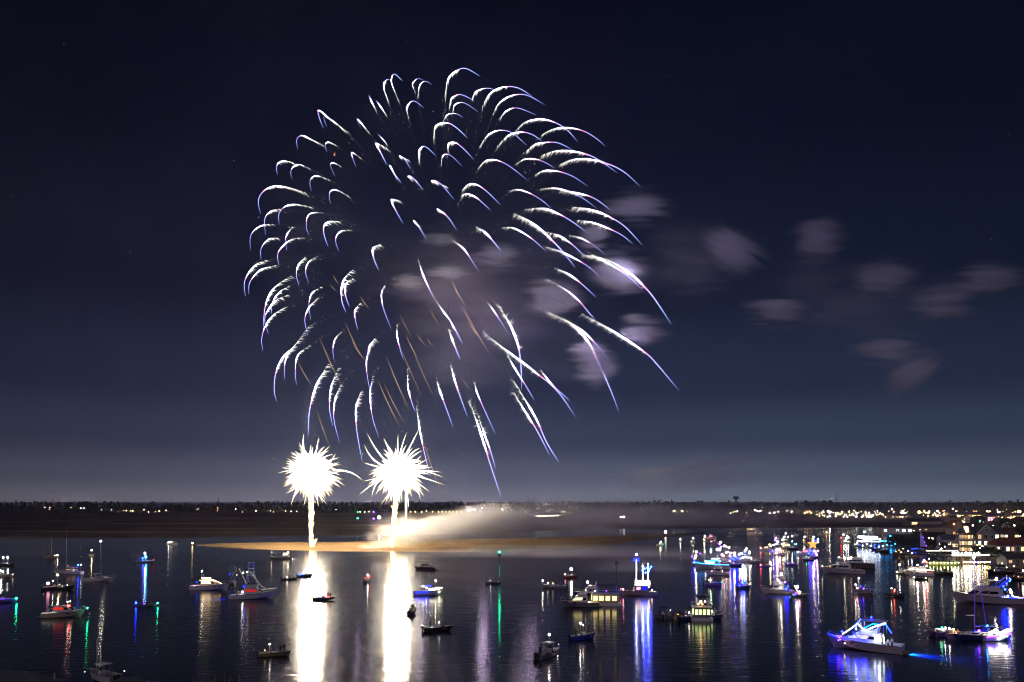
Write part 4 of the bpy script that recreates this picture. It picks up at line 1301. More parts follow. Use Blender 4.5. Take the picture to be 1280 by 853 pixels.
for q in range(4):
    person(b, -1.9 + q * 1.1, .25 * (-1) ** q, .42, 'sit', (0, 1, 0, 2)[q], 1.2 * q, 'person sitting in the skiff below the cyan lamp mast', 'people in the narrow skiff')
b = boat('motorboat', 215.5, 681.5, 0, 'far lone boat left of the sandbar tip with white and green lamps')
cruiser(b, 6.4, WHITE, 'warm', 4, False, hard=False); bl(b, 210.5, 678.2, 'cool', 110, .24); bl(b, 221, 680, 'green', 60, .2)
b = boat('motor_yacht', 263, 737.5, 6, 'white motor yacht with warm lit flybridge beside the outrigger boat', 'yacht')
B_, zd, zf, zb = cruiser(b, 11, WHITE, 'warm', 6, True); bl(b, 252.5, 714, 'white', 60, .22, zd + 2.8); bl(b, 246, 728, 'azure', 5, .3, None)
strip(b, [(-2.6, -1.42, zd + 1.40), (1.3, -1.36, zd + 1.40), (3.1, -.9, zd + .5)], 'warm', 9, .07)
strip(b, [(-2.3, -1.02, zd + 2.05), (.4, -.98, zd + 2.0)], 'white', 9, .06); bl(b, 243, 733, 'pink', 14, .22, None); bl(b, 280, 732, 'white', 30, .1, None)
b = boat('fishing_boat', 291, 731, 100, 'dark boat seen end on behind the outrigger boat with a round lamp hoop')
console_boat(b, 6, BLACKP, True); hp = MB(); hp.tube([(0, 1.1 * math.cos(t * .5236), 4.6 + 1.1 * math.sin(t * .5236)) for t in range(13)], .07, 5); hp.tube([(0, 0, 2.5), (0, 0, 3.5)], .05, 5); hp.build('lamp_hoop', METAL, b); bl(b, 287, 718, 'azure', 5, .25, None); bl(b, 296, 719, 'warm', 3, .2, None)
b = boat('sportfishing_boat', 317, 748.5, 8, 'sportfishing boat with tuna tower, slanting outriggers and blue glow at its stern')
B_, zd, zf, zb = sportfish(b, 12, WHITE, 'red', True, True, BCANVAS, None, .55)
spot(b, (-6.3, 0, .55), (-1, -.15, -.4), 'blue', 30000, 110); bl(b, 296, 749.5, 'blue', 40, .3, None); bl(b, 301, 746, 'azure', 25, .25, None); bl(b, 305, 733, 'blue', 12, .3, None); bl(b, 308, 737, 'blue', 12, .35, None)
strip(b, [(-.6, -1.0, zd + 5.6), (2.0, -1.0, zd + 2.0), (3.2, -.9, zf + .5)], 'white', .9, .04, 'lit_stay'); strip(b, [(-3.6, -.5, zd + 6.6), (-1.6, -1.2, zd + 2.6)], 'white', .9, .04, 'lit_stay'); bl(b, 304, 716, 'white', 30, .16, None); bl(b, 309, 715.5, 'white', 30, .16, None); bl(b, 303, 740, 'white', 30, .28, None)
strip(b, [(2.0, -.9, zf + .25), (5.8, 0, zf + .58)], 'white', 1.2, .035)
b = boat('headboat', 351, 699.5, 183, 'low dark boat in front of the sandbar with lit wheelhouse at its right end')
console_boat(b, 10.4, GREY, False, console=False, zf=1.3, zb=1.0); house(b, 'wheelhouse', -3.6, -.8, 2.2, .9, -3.5, -1.1, 2.0, 2.9, WHITE, [('left', .1, .5, .5, .9, lit('white', 5)), ('left', .6, .9, .5, .9, lit('warm', 4)), ('front', .1, .9, .5, .9, GLASS)], .15)
bl(b, 339.5, 690.5, 'white', 50, .18, 1); bl(b, 360, 690, 'white', 70, .2, 2.5); bl(b, 358, 693, 'warm', 40, .2, None); bl(b, 366, 699, 'white', 12, .2, None)
person(b, 2.6, .3, 1.0, 'stand', 0, 0, 'dark figure on the bow of the low boat before the sandbar')
b = boat('skiff', 362.5, 725, 3, 'left skiff of the rafted pair at the top of the left bright reflection', 'skiff')
skiff(b, 5.2, BLACKP); bl(b, 359, 722, 'white', 40, .15, .7)
for q in range(3):
    person(b, -1.6 + 1.3 * q, 0, .42, 'sit', 0, q, 'dark person sitting in the left skiff of the rafted pair', 'people in the left rafted skiff')
b = boat('skiff', 382, 721.5, 8, 'right skiff of the rafted pair, blue lit at the middle', 'skiff')
console_boat(b, 5.3, NAVY, False); bl(b, 377, 718, 'azure', 50, .3, .9); bl(b, 374, 719.5, 'cyan', 12, .3, None); bl(b, 381, 714, 'cool', 30, .2, .9)
for q in range(3):
    person(b, .4 + .75 * q, .3 * (-1) ** q, .4, 'stand', (1, 0, 0)[q], q * 2, 'person standing in the blue lit skiff of the rafted pair', 'people in the right rafted skiff')
b = boat('inflatable_boat', 405, 750.5, -2, 'dark inflatable crowded with people against the left bright reflection')
rib(b, 5.6); bl(b, 395.5, 741, 'white', 30, .14, .9); bl(b, 400, 746, 'azure', 8, .25, None); bl(b, 411, 747, 'red', 6, .3, None)
for q in range(6):
    person(b, -2.0 + .75 * q, .35 * (-1) ** q, .42, 'stand' if q in (4, 5) else 'sit', (1, 3, 1, 0, 2, 2)[q], q * 1.1, 'person aboard the crowded inflatable in the left bright reflection', 'people in the crowded inflatable')
b = boat('skiff', 344, 820.5, 5, 'long flat tan skiff with two standing people in the left foreground', 'skiff')
skiff(b, 5.3, mat('paint_khaki', (.26, .22, .11), .6, noise=.15), zf=.95, zb=.6); bl(b, 337, 805.5, 'white', 40, .12, .6); bl(b, 331, 813, 'warm', 6, .1, None)
person(b, .95, -.2, .42, 'stand', 0, 1.5, 'left of the two people standing in the long flat tan skiff'); person(b, 1.45, .2, .42, 'stand', 0, 1.8, 'right of the two people standing in the long flat tan skiff'); person(b, -.7, 0, .42, 'sit', 0, 0, 'person sitting low amidships in the long flat tan skiff')
b = boat('fishing_boat', 128, 851, 150, 'moored white fishing boat with whip antennas at the bottom left')
console_boat(b, 6.4, mat('gelcoat_dull', (.55, .53, .55), .5, noise=.1), True, WHITE, 2, zf=1.5, zb=1.1)
for x, h in ((-.4, 4.2), (.5, 5.0)):
    pole(b, (x, .5, 2.5), h - 1.5, .02, WHITE, 'whip_antenna')
bl(b, 155.5, 839, 'cool', 3, .12, None); bl(b, 106, 840, 'cool', 2, .1, None)
b = boat('fishing_boat', 459, 728, 85, 'small boat seen end on with red lit console between the bright reflections')
console_boat(b, 5.2, BLACKP, False); bl(b, 459.5, 718.5, 'white', 110, .22, 1.2); bl(b, 456, 723, 'red', 10, .35, None); bl(b, 463, 721, 'red', 4, .25, None); person(b, -1, .6, .4, 'stand', 2, 0, 'red shirted figure in the small end on boat with red console')
b = boat('motorboat', 531, 712.5, 184, 'dark motorboat under way to the left below the smoke bank')
cruiser(b, 8.0, mat('paint_maroon', (.07, .03, .035), .35), None, 1, False, hard=False)

# --- middle of the harbour
b = boat('fishing_boat', 536, 744, 7, 'white boat outlined in white and blue light strips right of the bright reflections')
B_ = console_boat(b, 7.6, WHITE, True, WHITE, 2, zf=1.7, zb=1.1)
strip(b, [(0, -1.25, 1.55), (2, -1.1, 1.75), (3.7, 0, 1.95), (2, 1.1, 1.75), (0, 1.25, 1.55)], 'white', 14, .08); strip(b, [(.2, -1.1, 1.2), (1.8, -1.0, 1.5), (3.1, -.2, 1.6)], 'white', 8, .07); strip(b, [(-3.7, -1.27, .9), (-1.5, -1.3, 1.0), (0, -1.3, 1.1)], 'blue', 18, .09); strip(b, [(-1.15, -1.0, 2.56), (.75, -1.0, 2.56), (.75, 1.0, 2.56), (-1.15, 1.0, 2.56), (-1.15, -1.0, 2.56)], 'azure', 4, .06)
bl(b, 544.5, 726, 'white', 60, .2, 1.6); bl(b, 529, 733, 'cool', 16, .25, None); bl(b, 533, 735, 'white', 25, .2, None); bl(b, 549, 740, 'lime', 20, .2, None); spot(b, (-4.3, .5, .5), (-1, -.1, -.4), 'blue', 9000, 110); bl(b, 521, 742, 'blue', 20, .22, None)
person(b, -1.9, .2, .4, 'stand', 1, 0, 'person at the blue lit stern of the strip lit white boat'); person(b, 1.5, .3, .45, 'stand', 3, 1, 'person in the white lit bow of the strip lit white boat')
b = boat('fishing_boat', 515.5, 767, 85, 'small dark boat with pale hardtop seen end on beside the right bright reflection')
console_boat(b, 5.2, BLACKP, True, WHITE); bl(b, 518, 762, 'warm', 2, .1, None)
b = boat('fishing_boat', 548, 789, 8, 'dark open boat with people aboard, bow right, right of the bright reflections')
console_boat(b, 5.9, BLACKP, False); bl(b, 540, 785, 'white', 20, .12, .7); bl(b, 546, 783, 'white', 20, .14, .7); bl(b, 549, 778, 'cool', 5, .2, None)
for q in range(3):
    person(b, -1.6 + 1.25 * q, .3 * (-1) ** q, .42, 'sit' if q else 'stand', (0, 3, 0)[q], q, 'person aboard the dark open boat right of the bright reflections', 'people in the dark open boat')
b = boat('skiff', 617.5, 730, 4, 'small dark skiff with three people beside the green lit marker pole', 'skiff')
skiff(b, 4.6, BLACKP); bl(b, 613, 726, 'white', 26, .14, .6)
for q in range(3):
    person(b, -1.3 + 1.0 * q, 0, .42, 'sit', 0, q, 'dark person sitting in the skiff by the green lit marker', 'people in the skiff by the marker')
b = boat('fishing_boat', 692, 735.5, 176, 'grey open boat with slanted rod rigs left of the floodlit boat')
console_boat(b, 7.5, GREY, False, zf=1.3); bl(b, 678.5, 726, 'white', 90, .17, 1.2); bl(b, 685, 729, 'white', 20, .13, .9); bl(b, 691, 729, 'warm', 16, .12, .9); pole(b, (1.2, 0, 1.2), 2.6, .03, DMETAL, 'fishing_rod', (2.2, .2)); pole(b, (-1.5, .3, 1.2), 2.2, .03, DMETAL, 'fishing_rod', (2, .2))
for q in range(3):
    person(b, -2 + 1.4 * q, .2, .4, 'stand', (2, 0, 0)[q], q, 'dark person standing in the grey open boat with rod rigs', 'people in the grey open boat')
b = boat('fishing_boat', 714.5, 723, 20, 'short dark boat under a very bright warm white floodlight')
console_boat(b, 5.2, REDP, True); bl(b, 714, 711.5, 'white', 200, .42, 2.5); bl(b, 706.5, 718, 'pink', 20, .2, 1); bl(b, 706.5, 725, 'red', 14, .18, None)
b = boat('motor_yacht', 724, 759, 184, 'dark two level motor yacht in front of the yellow lit houseboat', 'yacht')
B_, zd, zf, zb = cruiser(b, 9.4, GREY, 'yellow', 3, True); bl(b, 733, 750, 'lime', 12, .3, None); bl(b, 737, 753, 'yellow', 16, .3, None); bl(b, 715.5, 752.5, 'red', 18, .2, None); bl(b, 720, 750.5, 'warm', 22, .2, None); bl(b, 728, 751.5, 'warm', 22, .2, None); bl(b, 732, 738, 'white', 16, .14, None); bl(b, 743.5, 739, 'white', 16, .14, None)
for q, x in enumerate((-2.6, -1.8, 2.0, 2.9)):
    person(b, x, .2, zd if q > 1 else .75, 'stand', 0, q, 'dark person on deck of the two level motor yacht', 'people on the two level yacht')
b = boat('houseboat', 755, 757, 176, 'yellow lit double deck houseboat moored behind the dark yacht', 'houseboat')
houseboat(b, 8.4, CREAM, 'yellow', 2.5, 3.2); bl(b, 752, 748.5, 'yellow', 16, .3, None); bl(b, 746, 750, 'yellow', 14, .3, None); bl(b, 758, 739, 'purple', 6, .2, None); bl(b, 758, 746, 'pink', 10, .16, None); bl(b, 752, 744, 'warm', 10, .16, None)
person(b, -1.5, .3, 3.0, 'stand', 0, 0, 'dark person on the upper deck of the yellow lit houseboat')
b = boat('motor_yacht', 737, 747, 176, 'dark yacht with high flybridge lamp rafted behind the houseboat', 'yacht')
cruiser(b, 9.0, NAVY, None, 1, True); bl(b, 734.5, 728, 'white', 110, .26, 3); bl(b, 738, 732, 'pink', 8, .2, None); person(b, -2.2, .2, .8, 'stand', 0, 0, 'dark person at the stern of the yacht behind the houseboat')
b = boat('workboat', 798, 744.5, 184, 'long boat with three blazing blue white light masts and a lit rail cage')
console_boat(b, 10.2, mat('gelcoat_rose', (.42, .30, .32), .4, noise=.08), False, console=False, zf=1.6, zb=1.0)
house(b, 'wheelhouse', -2.6, 1.4, 2.4, .9, -2.5, 1.0, 2.2, 2.7, GREY, [('left', .1, .4, .4, .85, lit('pink', 2)), ('left', .55, .9, .4, .85, lit('blue', 3))], .1)
mb = MB()
for zz in (2.9, 3.4, 3.9):
    mb.tube([(-2.9, 1.15, zz), (.7, 1.15, zz), (.7, -1.15, zz), (-2.9, -1.15, zz), (-2.9, 1.15, zz)], .11, 5)
for i in range(9):
    mb.tube([(-2.9 + i * .45, 1.15, 2.75), (-2.9 + i * .45, 1.15, 3.95)], .07, 4)
mb.build('lit_rail_cage', glow('white', 5), b)
for px, top in ((795.5, 693.5), (803.5, 708.5), (810, 705.5)):
    lp = bl(b, px, top, 'cool', 110, .26, 2.75)
    strip(b, [(lp.x, lp.y, 3.9), (lp.x, lp.y, lp.z - (1.4 if px < 800 else .3))], 'cool', 9, .12)
for dx, dz in ((-.6, -1.3), (.6, -1.2), (-.8, -1.9), (.7, -1.9)):
    bl(b, 795.5 + dx * 4, 693.5 - dz * 4, 'blue', 30, .22, None)
for px, py in ((806, 711), (809, 710), (812, 711), (811, 714), (807, 716), (803, 713), (814, 708.5)):
    bl(b, px, py, 'azure', 130, .3, None)
bl(b, 779, 737, 'pink', 40, .22, None); bl(b, 776, 736, 'red', 10, .2, None); bl(b, 819, 741.5, 'white', 40, .26, None); bl(b, 811, 734, 'warm', 40, .2, None); bl(b, 805.5, 735, 'pink', 40, .2, None); bl(b, 815, 738, 'warm', 20, .2, None)
spot(b, (-1, 2.5, 6.5), (0, 1, -.5), 'blue', 6000, 120)
person(b, 2.6, 0, 1.0, 'stand', 0, 0, 'dark person on the foredeck of the boat with three light masts')
# raft of boats
for px, py, deg, kind, lab in ((829, 773.5, 175, 0, 'leftmost skiff of the dark raft, under a small black awning'), (842, 774, 10, 1, 'open skiff second in the dark raft, no awning'), (854, 775, 175, 2, 'orange lit open skiff in the middle of the dark raft'),
                               (863, 775.5, 5, 0, 'awning boat just left of the two level boat in the raft'), (891, 774, 4, 0, 'last boat at the right end of the dark raft, green lit')):
    b = boat('fishing_boat', px, py, deg, lab, 'boat', 'boats of the dark raft')
    if kind == 0:
        console_boat(b, 5.0, (GREY, NAVY)[px > 855], True, CANVAS)
    else:
        skiff(b, 4.6, (GREY, CREAM)[kind - 1])
    for q in range(3):
        person(b, -1.4 + 1.1 * q, .35 * (-1) ** q, .42, ('stand', 'sit')[(q + kind) % 2], (0, 3, 2, 1)[(q + px) % 4], q * 2.1, 'person aboard the ' + lab.split(',')[0], 'people on ' + lab.split(',')[0])
    if px == 854: bl(b, 848, 769, 'orange', 3, .3, None)
    if px == 863: bl(b, 861.5, 766, 'white', 16, .2, None); bl(b, 858, 771, 'blue', 12, .25, None)
    if px == 891: bl(b, 887.5, 768, 'cool', 3, .4, None); bl(b, 890, 764, 'lime', 3, .3, None)
    if px == 842: bl(b, 838, 763, 'cool', 2, .2, .6)
b = boat('houseboat', 876, 775.5, 178, 'two level boat with warm lit upper deck in the dark raft', 'houseboat')
houseboat(b, 4.6, GREY, 'lime', 2.2, 3.0, True); bl(b, 876, 752.5, 'warm', 14, .3, 3.2); bl(b, 873, 755, 'warm', 8, .25, None); bl(b, 881, 752, 'pink', 6, .25, None); bl(b, 869.5, 760.5, 'lime', 22, .28, None); bl(b, 876, 763, 'yellow', 22, .25, None); bl(b, 878, 755.5, 'orange', 8, .22, None)
person(b, -.6, .3, 3.0, 'stand', 0, 0, 'dark person on the warm lit upper deck in the raft'); person(b, .6, .6, .75, 'stand', 0, 1, 'dark person on the lower deck of the two level boat')
b = boat('fishing_boat', 686, 821.5, 52, 'grey boat under a warm masthead lamp in the middle foreground, bow away')
console_boat(b, 6.2, mat('paint_slate', (.16, .16, .24), .35), True, GREY, 2, zf=1.3, zb=.85); bl(b, 686.5, 793.5, 'white', 150, .16, 2.5); bl(b, 697, 820, 'white', 14, .08, None); bl(b, 698.5, 805.5, 'white', 10, .06, None); bl(b, 680, 819, 'warm', 3, .14, None)
for q in range(4):
    person(b, -1.9 + .8 * q, .4 * (-1) ** q, .42, ('stand', 'sit')[q % 2], (0, 0, 3, 0)[q], q, 'person aboard the grey boat with the warm masthead lamp', 'people in the grey foreground boat')
b = boat('fishing_boat', 729, 800, 18, 'boat with bright blue hull and white lamp in the middle foreground')
console_boat(b, 5.2, mat('paint_blue', (.03, .06, .45), .25, coat=.4), False, CANVAS, 1, zf=1.35, zb=.85); bl(b, 725.5, 779, 'white', 110, .15, 1.2); bl(b, 729, 781.5, 'white', 26, .14, 1.2)
for q in range(4):
    person(b, -1.4 + 1.0 * q, .3 * (-1) ** q, .42, ('stand', 'sit')[q % 2], (0, 0, 2, 0)[q], q, 'person aboard the bright blue hulled boat', 'people in the blue hulled boat')
b = boat('fishing_boat', 930, 736, 10, 'small boat with two slanting white lit poles and strong blue reflection')
console_boat(b, 4.6, NAVY, True); strip(b, [(-.6, -.2, 2.5), (-1.3, -.2, 5.6)], 'white', 16, .1, 'lit_pole'); strip(b, [(.3, .2, 2.5), (-.1, .2, 6.0)], 'cool', 16, .1, 'lit_pole'); bl(b, 928, 728, 'blue', 90, .4, None); bl(b, 931, 727, 'azure', 60, .3, None); bl(b, 925, 733, 'blue', 40, .3, None); bl(b, 937, 730, 'warm', 6, .2, None); bl(b, 924, 725, 'red', 4, .2, None)
person(b, -1.2, .2, .4, 'stand', 0, 0, 'dark person under the two slanting lit poles')
b = boat('motorboat', 892, 732.5, 4, 'low blue lit skiff with dark outboard below the fleet')
console_boat(b, 5.8, mat('paint_violet', (.16, .09, .35), .3), False); bl(b, 886, 725, 'warm', 6, .2, None); bl(b, 896, 729, 'azure', 5, .3, None); bl(b, 902, 728, 'green', 30, .14, None); person(b, -2, 0, .4, 'stand', 0, 0, 'dark person by the outboard of the low blue lit skiff')

b = boat('sportfishing_boat', 971, 742, 177, 'grey flybridge boat bow left beside a small boat with a glaring lamp', 'boat'); B_, zd, zf, zb = sportfish(b, 9.2, mat('gelcoat_taupe', (.36, .30, .30), .4), None, False, True); bl(b, 976.5, 717.5, 'white', 80, .34, zd + 3.6); bl(b, 973, 726, 'white', 26, .22, None); strip(b, [(1.6, .9, zd + .4), (.4, 1.0, zd + 1.6)], 'white', 1.6, .05); bl(b, 983, 736, 'blue', 60, .4, None); bl(b, 981, 728, 'purple', 14, .3, None); bl(b, 985, 733, 'blue', 40, .3, None)
b = boat('fishing_boat', 1000.5, 747, 6, 'small red lit boat with a glaring lamp and a blue flood on the water', 'boat'); console_boat(b, 5.0, GREY, False); bl(b, 996.5, 734, 'white', 170, .34, 1.0); strip(b, [(-.6, .2, 1.4), (-1.6, .2, 3.2)], 'white', 5, .06, 'lit_pole'); bl(b, 999.5, 740, 'pink', 22, .3, None); bl(b, 996, 742, 'red', 16, .25, None); bl(b, 994, 743.5, 'blue', 60, .25, None); spot(b, (-2.9, .3, .6), (-1, .05, -.22), 'azure', 40000, 80); spot(b, (-2.8, -.3, .5), (-1, .1, -.6), 'cyan', 9000, 120)
person(b, -1.0, .3, .4, 'stand', 2, 0, 'red lit person in the small boat with the glaring lamp')

# --- the fleet at centre right
def fleet(name, builder, px, py, deg, label, lights, group='boats of the centre right fleet', **kw):
    b = boat(name, px, py, deg, label, 'boat', group)
    builder(b, **kw)
    for l in lights:
        bl(b, *l)
    return b


FD = 'fishing_boat'
b = fleet('sportfishing_boat', sportfish, 896, 719, 176, 'rosy white flybridge boat nearest in the crowded fleet, bow left', [(901, 709.5, 'white', 14, .2, None), (903, 714, 'warm', 10, .16, None), (897, 711, 'pink', 6, .2, None), (890, 714, 'pink', 3, .3, None)], L=8.2, outriggers=False)
b = fleet('motor_yacht', cruiser, 889, 711.5, 178, 'long yacht edged with cyan light strips behind the rosy flybridge boat', [(888.5, 687, 'green', 60, .3, 4), (888.5, 690, 'white', 90, .3, None), (896, 699, 'white', 60, .28, None), (900, 702, 'lime', 20, .25, None), (882, 702, 'white', 30, .25, None), (916, 712.5, 'cyan', 60, .3, None), (908, 708, 'azure', 60, .3, None), (881, 701.5, 'red', 10, .15, None)], L=13, lit_win='cool', win_s=4)
strip(b, [(6.4, 0, 2.5), (3.5, 1.5, 2.2), (-1, 2.1, 2.0), (-6, 2.0, 1.8)], 'cyan', 9, .1); strip(b, [(2.2, 1.2, 3.1), (-3, 1.5, 3.3)], 'cyan', 12, .1); strip(b, [(0, 1.0, 4.0), (-3, 1.0, 4.1)], 'white', 10, .1); spot(b, (-7.6, 0, .55), (-1, .1, -.3), 'cyan', 40000, 110)
b = fleet('fishing_boat', console_boat, 870.5, 707.5, 100, 'violet lit boat seen end on with a lamp tower, left end of the fleet', [(870.5, 690, 'white', 60, .3, 2.4), (870, 695, 'warm', 60, .42, 2.4), (869, 698, 'white', 50, .3, None), (868, 702, 'azure', 40, .4, None), (872, 704, 'blue', 40, .4, None), (865, 696, 'purple', 14, .25, None), (875, 692, 'purple', 14, .25, None)], L=7, hullm=NAVY)
b = fleet(FD, console_boat, 901, 701, 178, 'boat with a dome of violet and white lamps at the top of the fleet', [(901, 678, 'white', 50, .4, 2.4), (899.5, 680, 'purple', 40, .4, None), (905.5, 682.5, 'white', 60, .4, 2.4), (901, 684, 'purple', 50, .4, None), (908, 683.5, 'warm', 20, .3, None), (897, 687, 'cool', 90, .5, None), (899.5, 687, 'cool', 90, .5, None), (911.5, 684.5, 'white', 70, .25, 2.4)], L=8)
b = fleet(FD, console_boat, 909, 706, 3, 'boat with magenta lit console between the cyan yacht and the blue boats', [(903, 694, 'pink', 30, .45, None), (905, 695, 'red', 30, .35, None), (908, 691, 'white', 60, .25, None), (910, 690, 'pink', 14, .3, None), (912, 695, 'pink', 20, .3, None), (913.5, 691.5, 'white', 50, .3, None)], L=7, hullm=REDP)
b = fleet(FD, console_boat, 917, 708, 5, 'strongly blue lit boat in the heart of the fleet', [(918, 691.5, 'white', 90, .35, 2.4), (918.5, 695, 'white', 80, .35, None), (914, 697, 'blue', 60, .5, None), (921, 697.5, 'blue', 60, .5, None), (917, 699.5, 'blue', 60, .5, None), (912.5, 701.5, 'pink', 20, .3, None), (925, 699, 'blue', 50, .4, None)], L=7.6, hullm=NAVY)
b = fleet('sportfishing_boat', sportfish, 933, 702.5, 176, 'boat with a tall cluster of white lamps at the right end of the crowded fleet', [(933, 686, 'white', 70, .3, 4), (931, 689, 'cool', 60, .35, None), (937, 691, 'white', 80, .3, None), (934.5, 699.5, 'white', 60, .35, None), (938.5, 698, 'white', 60, .3, None), (924.5, 693, 'cool', 60, .4, None), (927, 692, 'white', 50, .3, None), (928.5, 697, 'white', 60, .3, None), (930, 693, 'azure', 40, .3, None)], L=8.5, outriggers=False, lit_win='cool')
b = fleet(FD, console_boat, 944, 704, 5, 'unlit dark boat tucked at the right end of the crowded fleet', [], L=5.5, hullm=GREY)
person(b, 0, .6, .4, 'stand', 3, 0, 'pale figure on the unlit dark boat at the right end of the fleet')
# second fleet
b = fleet('motorboat', cruiser, 958, 689, 178, 'pale low cruiser bow left at the left end of the second fleet', [(951, 684.5, 'red', 40, .25, 1.5), (962, 681, 'warm', 40, .35, None), (964, 683, 'yellow', 16, .3, None), (951, 685.5, 'white', 10, .2, None)], 'boats of the second fleet', L=7.5, lit_win='warm', hard=False, arch=False)
b = fleet('sportfishing_boat', sportfish, 971, 693, 176, 'boat strung with violet and white lamps with blue lit side in the second fleet', [(970, 672.5, 'pink', 12, .4, None), (969, 675, 'purple', 30, .4, None), (972, 677, 'cool', 50, .4, None), (974, 678, 'azure', 20, .3, None), (967, 681, 'white', 50, .3, None), (965.5, 689, 'blue', 60, .4, None), (967, 691, 'blue', 50, .4, None), (970.5, 680, 'white', 40, .3, None)], 'boats of the second fleet', L=8, tower=True, outriggers=False)
b = fleet(FD, console_boat, 974.5, 694, 5, 'magenta lit boat with white waterline strip in the second fleet', [(972, 687.5, 'pink', 60, .5, None), (975, 687.5, 'pink', 60, .45, None), (971, 691.3, 'white', 60, .3, None), (975, 691.3, 'white', 60, .3, None)], 'boats of the second fleet', L=6.5)
b = fleet('sportfishing_boat', sportfish, 983, 686, 4, 'flybridge boat with a white lamp pyramid at the top of the second fleet', [(982, 667.2, 'white', 50, .25, 5), (980.5, 671.5, 'cool', 40, .35, None), (984.5, 671.5, 'cool', 40, .35, None), (978.5, 675, 'warm', 50, .45, None), (977.5, 680, 'warm', 50, .4, None), (983, 680.5, 'white', 30, .3, None), (986, 681, 'white', 30, .3, None), (978, 685, 'warm', 60, .3, None)], 'boats of the second fleet', L=8.5, outriggers=False, lit_win='warm')
b = fleet(FD, console_boat, 991.5, 687, 8, 'right end boat of the second fleet with a greenish lamp', [(990, 671, 'white', 50, .25, 2.4), (990.5, 677, 'white', 40, .25, None), (993.5, 680.5, 'cyan', 20, .3, None), (995.5, 680, 'cool', 12, .2, None)], 'boats of the second fleet', L=6, hullm=NAVY)
b = boat('skiff', 957, 708.5, 2, 'low violet skiff with red bow lamp and white stern lamp in open water', 'skiff'); skiff(b, 5.2, mat('paint_violet', (.16, .09, .35), .3)); bl(b, 951, 706.5, 'red', 80, .24, .6); bl(b, 963, 703.5, 'yellow', 90, .3, .6); bl(b, 964, 706.5, 'white', 16, .25, None); person(b, 0, 0, .42, 'sit', 0, 0, 'dark person sitting in the low violet skiff with red bow lamp')
b = boat('skiff', 990, 706.5, 3, 'dim violet skiff with two seated people right of the red lamp skiff', 'skiff'); skiff(b, 5.2, mat('paint_violet', (.16, .09, .35), .3)); bl(b, 985, 704.5, 'purple', 6, .3, None); bl(b, 992, 704.5, 'purple', 3, .3, None)
for q in range(2): person(b, -.8 + 1.6 * q, 0, .42, 'sit', 3, q, 'person sitting in the dim violet skiff', 'people in the dim violet skiff')
# star yacht group
b = boat('motor_yacht', 1007, 694.5, 177, 'white yacht bow left beside the lit star decoration', 'yacht'); cruiser(b, 8.6, WHITE, 'pink', 2, False); bl(b, 997.5, 690, 'white', 40, .22, None); bl(b, 1004, 687, 'pink', 8, .2, None); strip(b, [(4, .3, 1.9), (1, 1.2, 2.1), (-2.5, 1.3, 2.0)], 'pink', 1.5, .09)
b = boat('fishing_boat', 1016, 698, 90, 'blue lit boat carrying a big lit star on its mast'); console_boat(b, 6.4, NAVY, True)
mb = MB()
star = []
for i in range(10):
    rr_ = (2.6, 1.1)[i % 2]
    th = math.pi / 2 + i * math.pi / 5
    star.append((rr_ * math.cos(th), rr_ * math.sin(th)))
bz_ = 6.3
vs_ = [(-.1, x, bz_ + z) for x, z in star] + [(.1, x, bz_ + z) for x, z in star]
mb.add(vs_, [tuple(range(10)), tuple(range(19, 9, -1))] + [(i, (i + 1) % 10, 10 + (i + 1) % 10, 10 + i) for i in range(10)])
mb.build('lit_star', glow('orange', 1.6), b); pole(b, (0, 0, 2.4), 5, .06, METAL, 'star_mast')
for px, py, c, s_, r_ in ((1017, 671.5, 'white', 70, .3), (1016.5, 675.5, 'cool', 50, .4), (1022.5, 674.5, 'cool', 50, .3), (1022.5, 677.5, 'white', 60, .3), (1020, 676, 'blue', 40, .35), (1013, 688, 'blue', 70, .5), (1018, 689, 'white', 50, .4), (1020, 692, 'purple', 40, .5), (1022, 689, 'pink', 20, .4), (1011, 692, 'azure', 40, .4), (1016, 692, 'blue', 60, .5), (1021, 694, 'pink', 30, .3)):
    bl(b, px, py, c, s_, r_, 2.4 if py < 673 else None)
b = boat('skiff', 1010, 701, 175, 'small dark skiff with a teal lamp in front of the white yacht', 'skiff'); skiff(b, 4.6, BLACKP); bl(b, 1008, 696, 'green', 12, .25, .6); bl(b, 1011, 697, 'orange', 3, .25, None); person(b, .4, 0, .42, 'sit', 0, 0, 'dark person sitting in the small skiff with the teal lamp')
b = boat('sailboat', 1012.5, 684.5, 95, 'end on sailboat whose violet lit mast stands behind the star', 'sailboat'); sailboat(b, 7, 8.6, WHITE, .05, False, BCANVAS)
b = boat('fishing_boat', 1006, 680.5, 85, 'end on boat with one strong white lamp behind the white yacht'); console_boat(b, 5.5, CREAM, False); bl(b, 1006, 671, 'white', 120, .34, 1.2); bl(b, 1004.5, 675.5, 'orange', 10, .3, None)
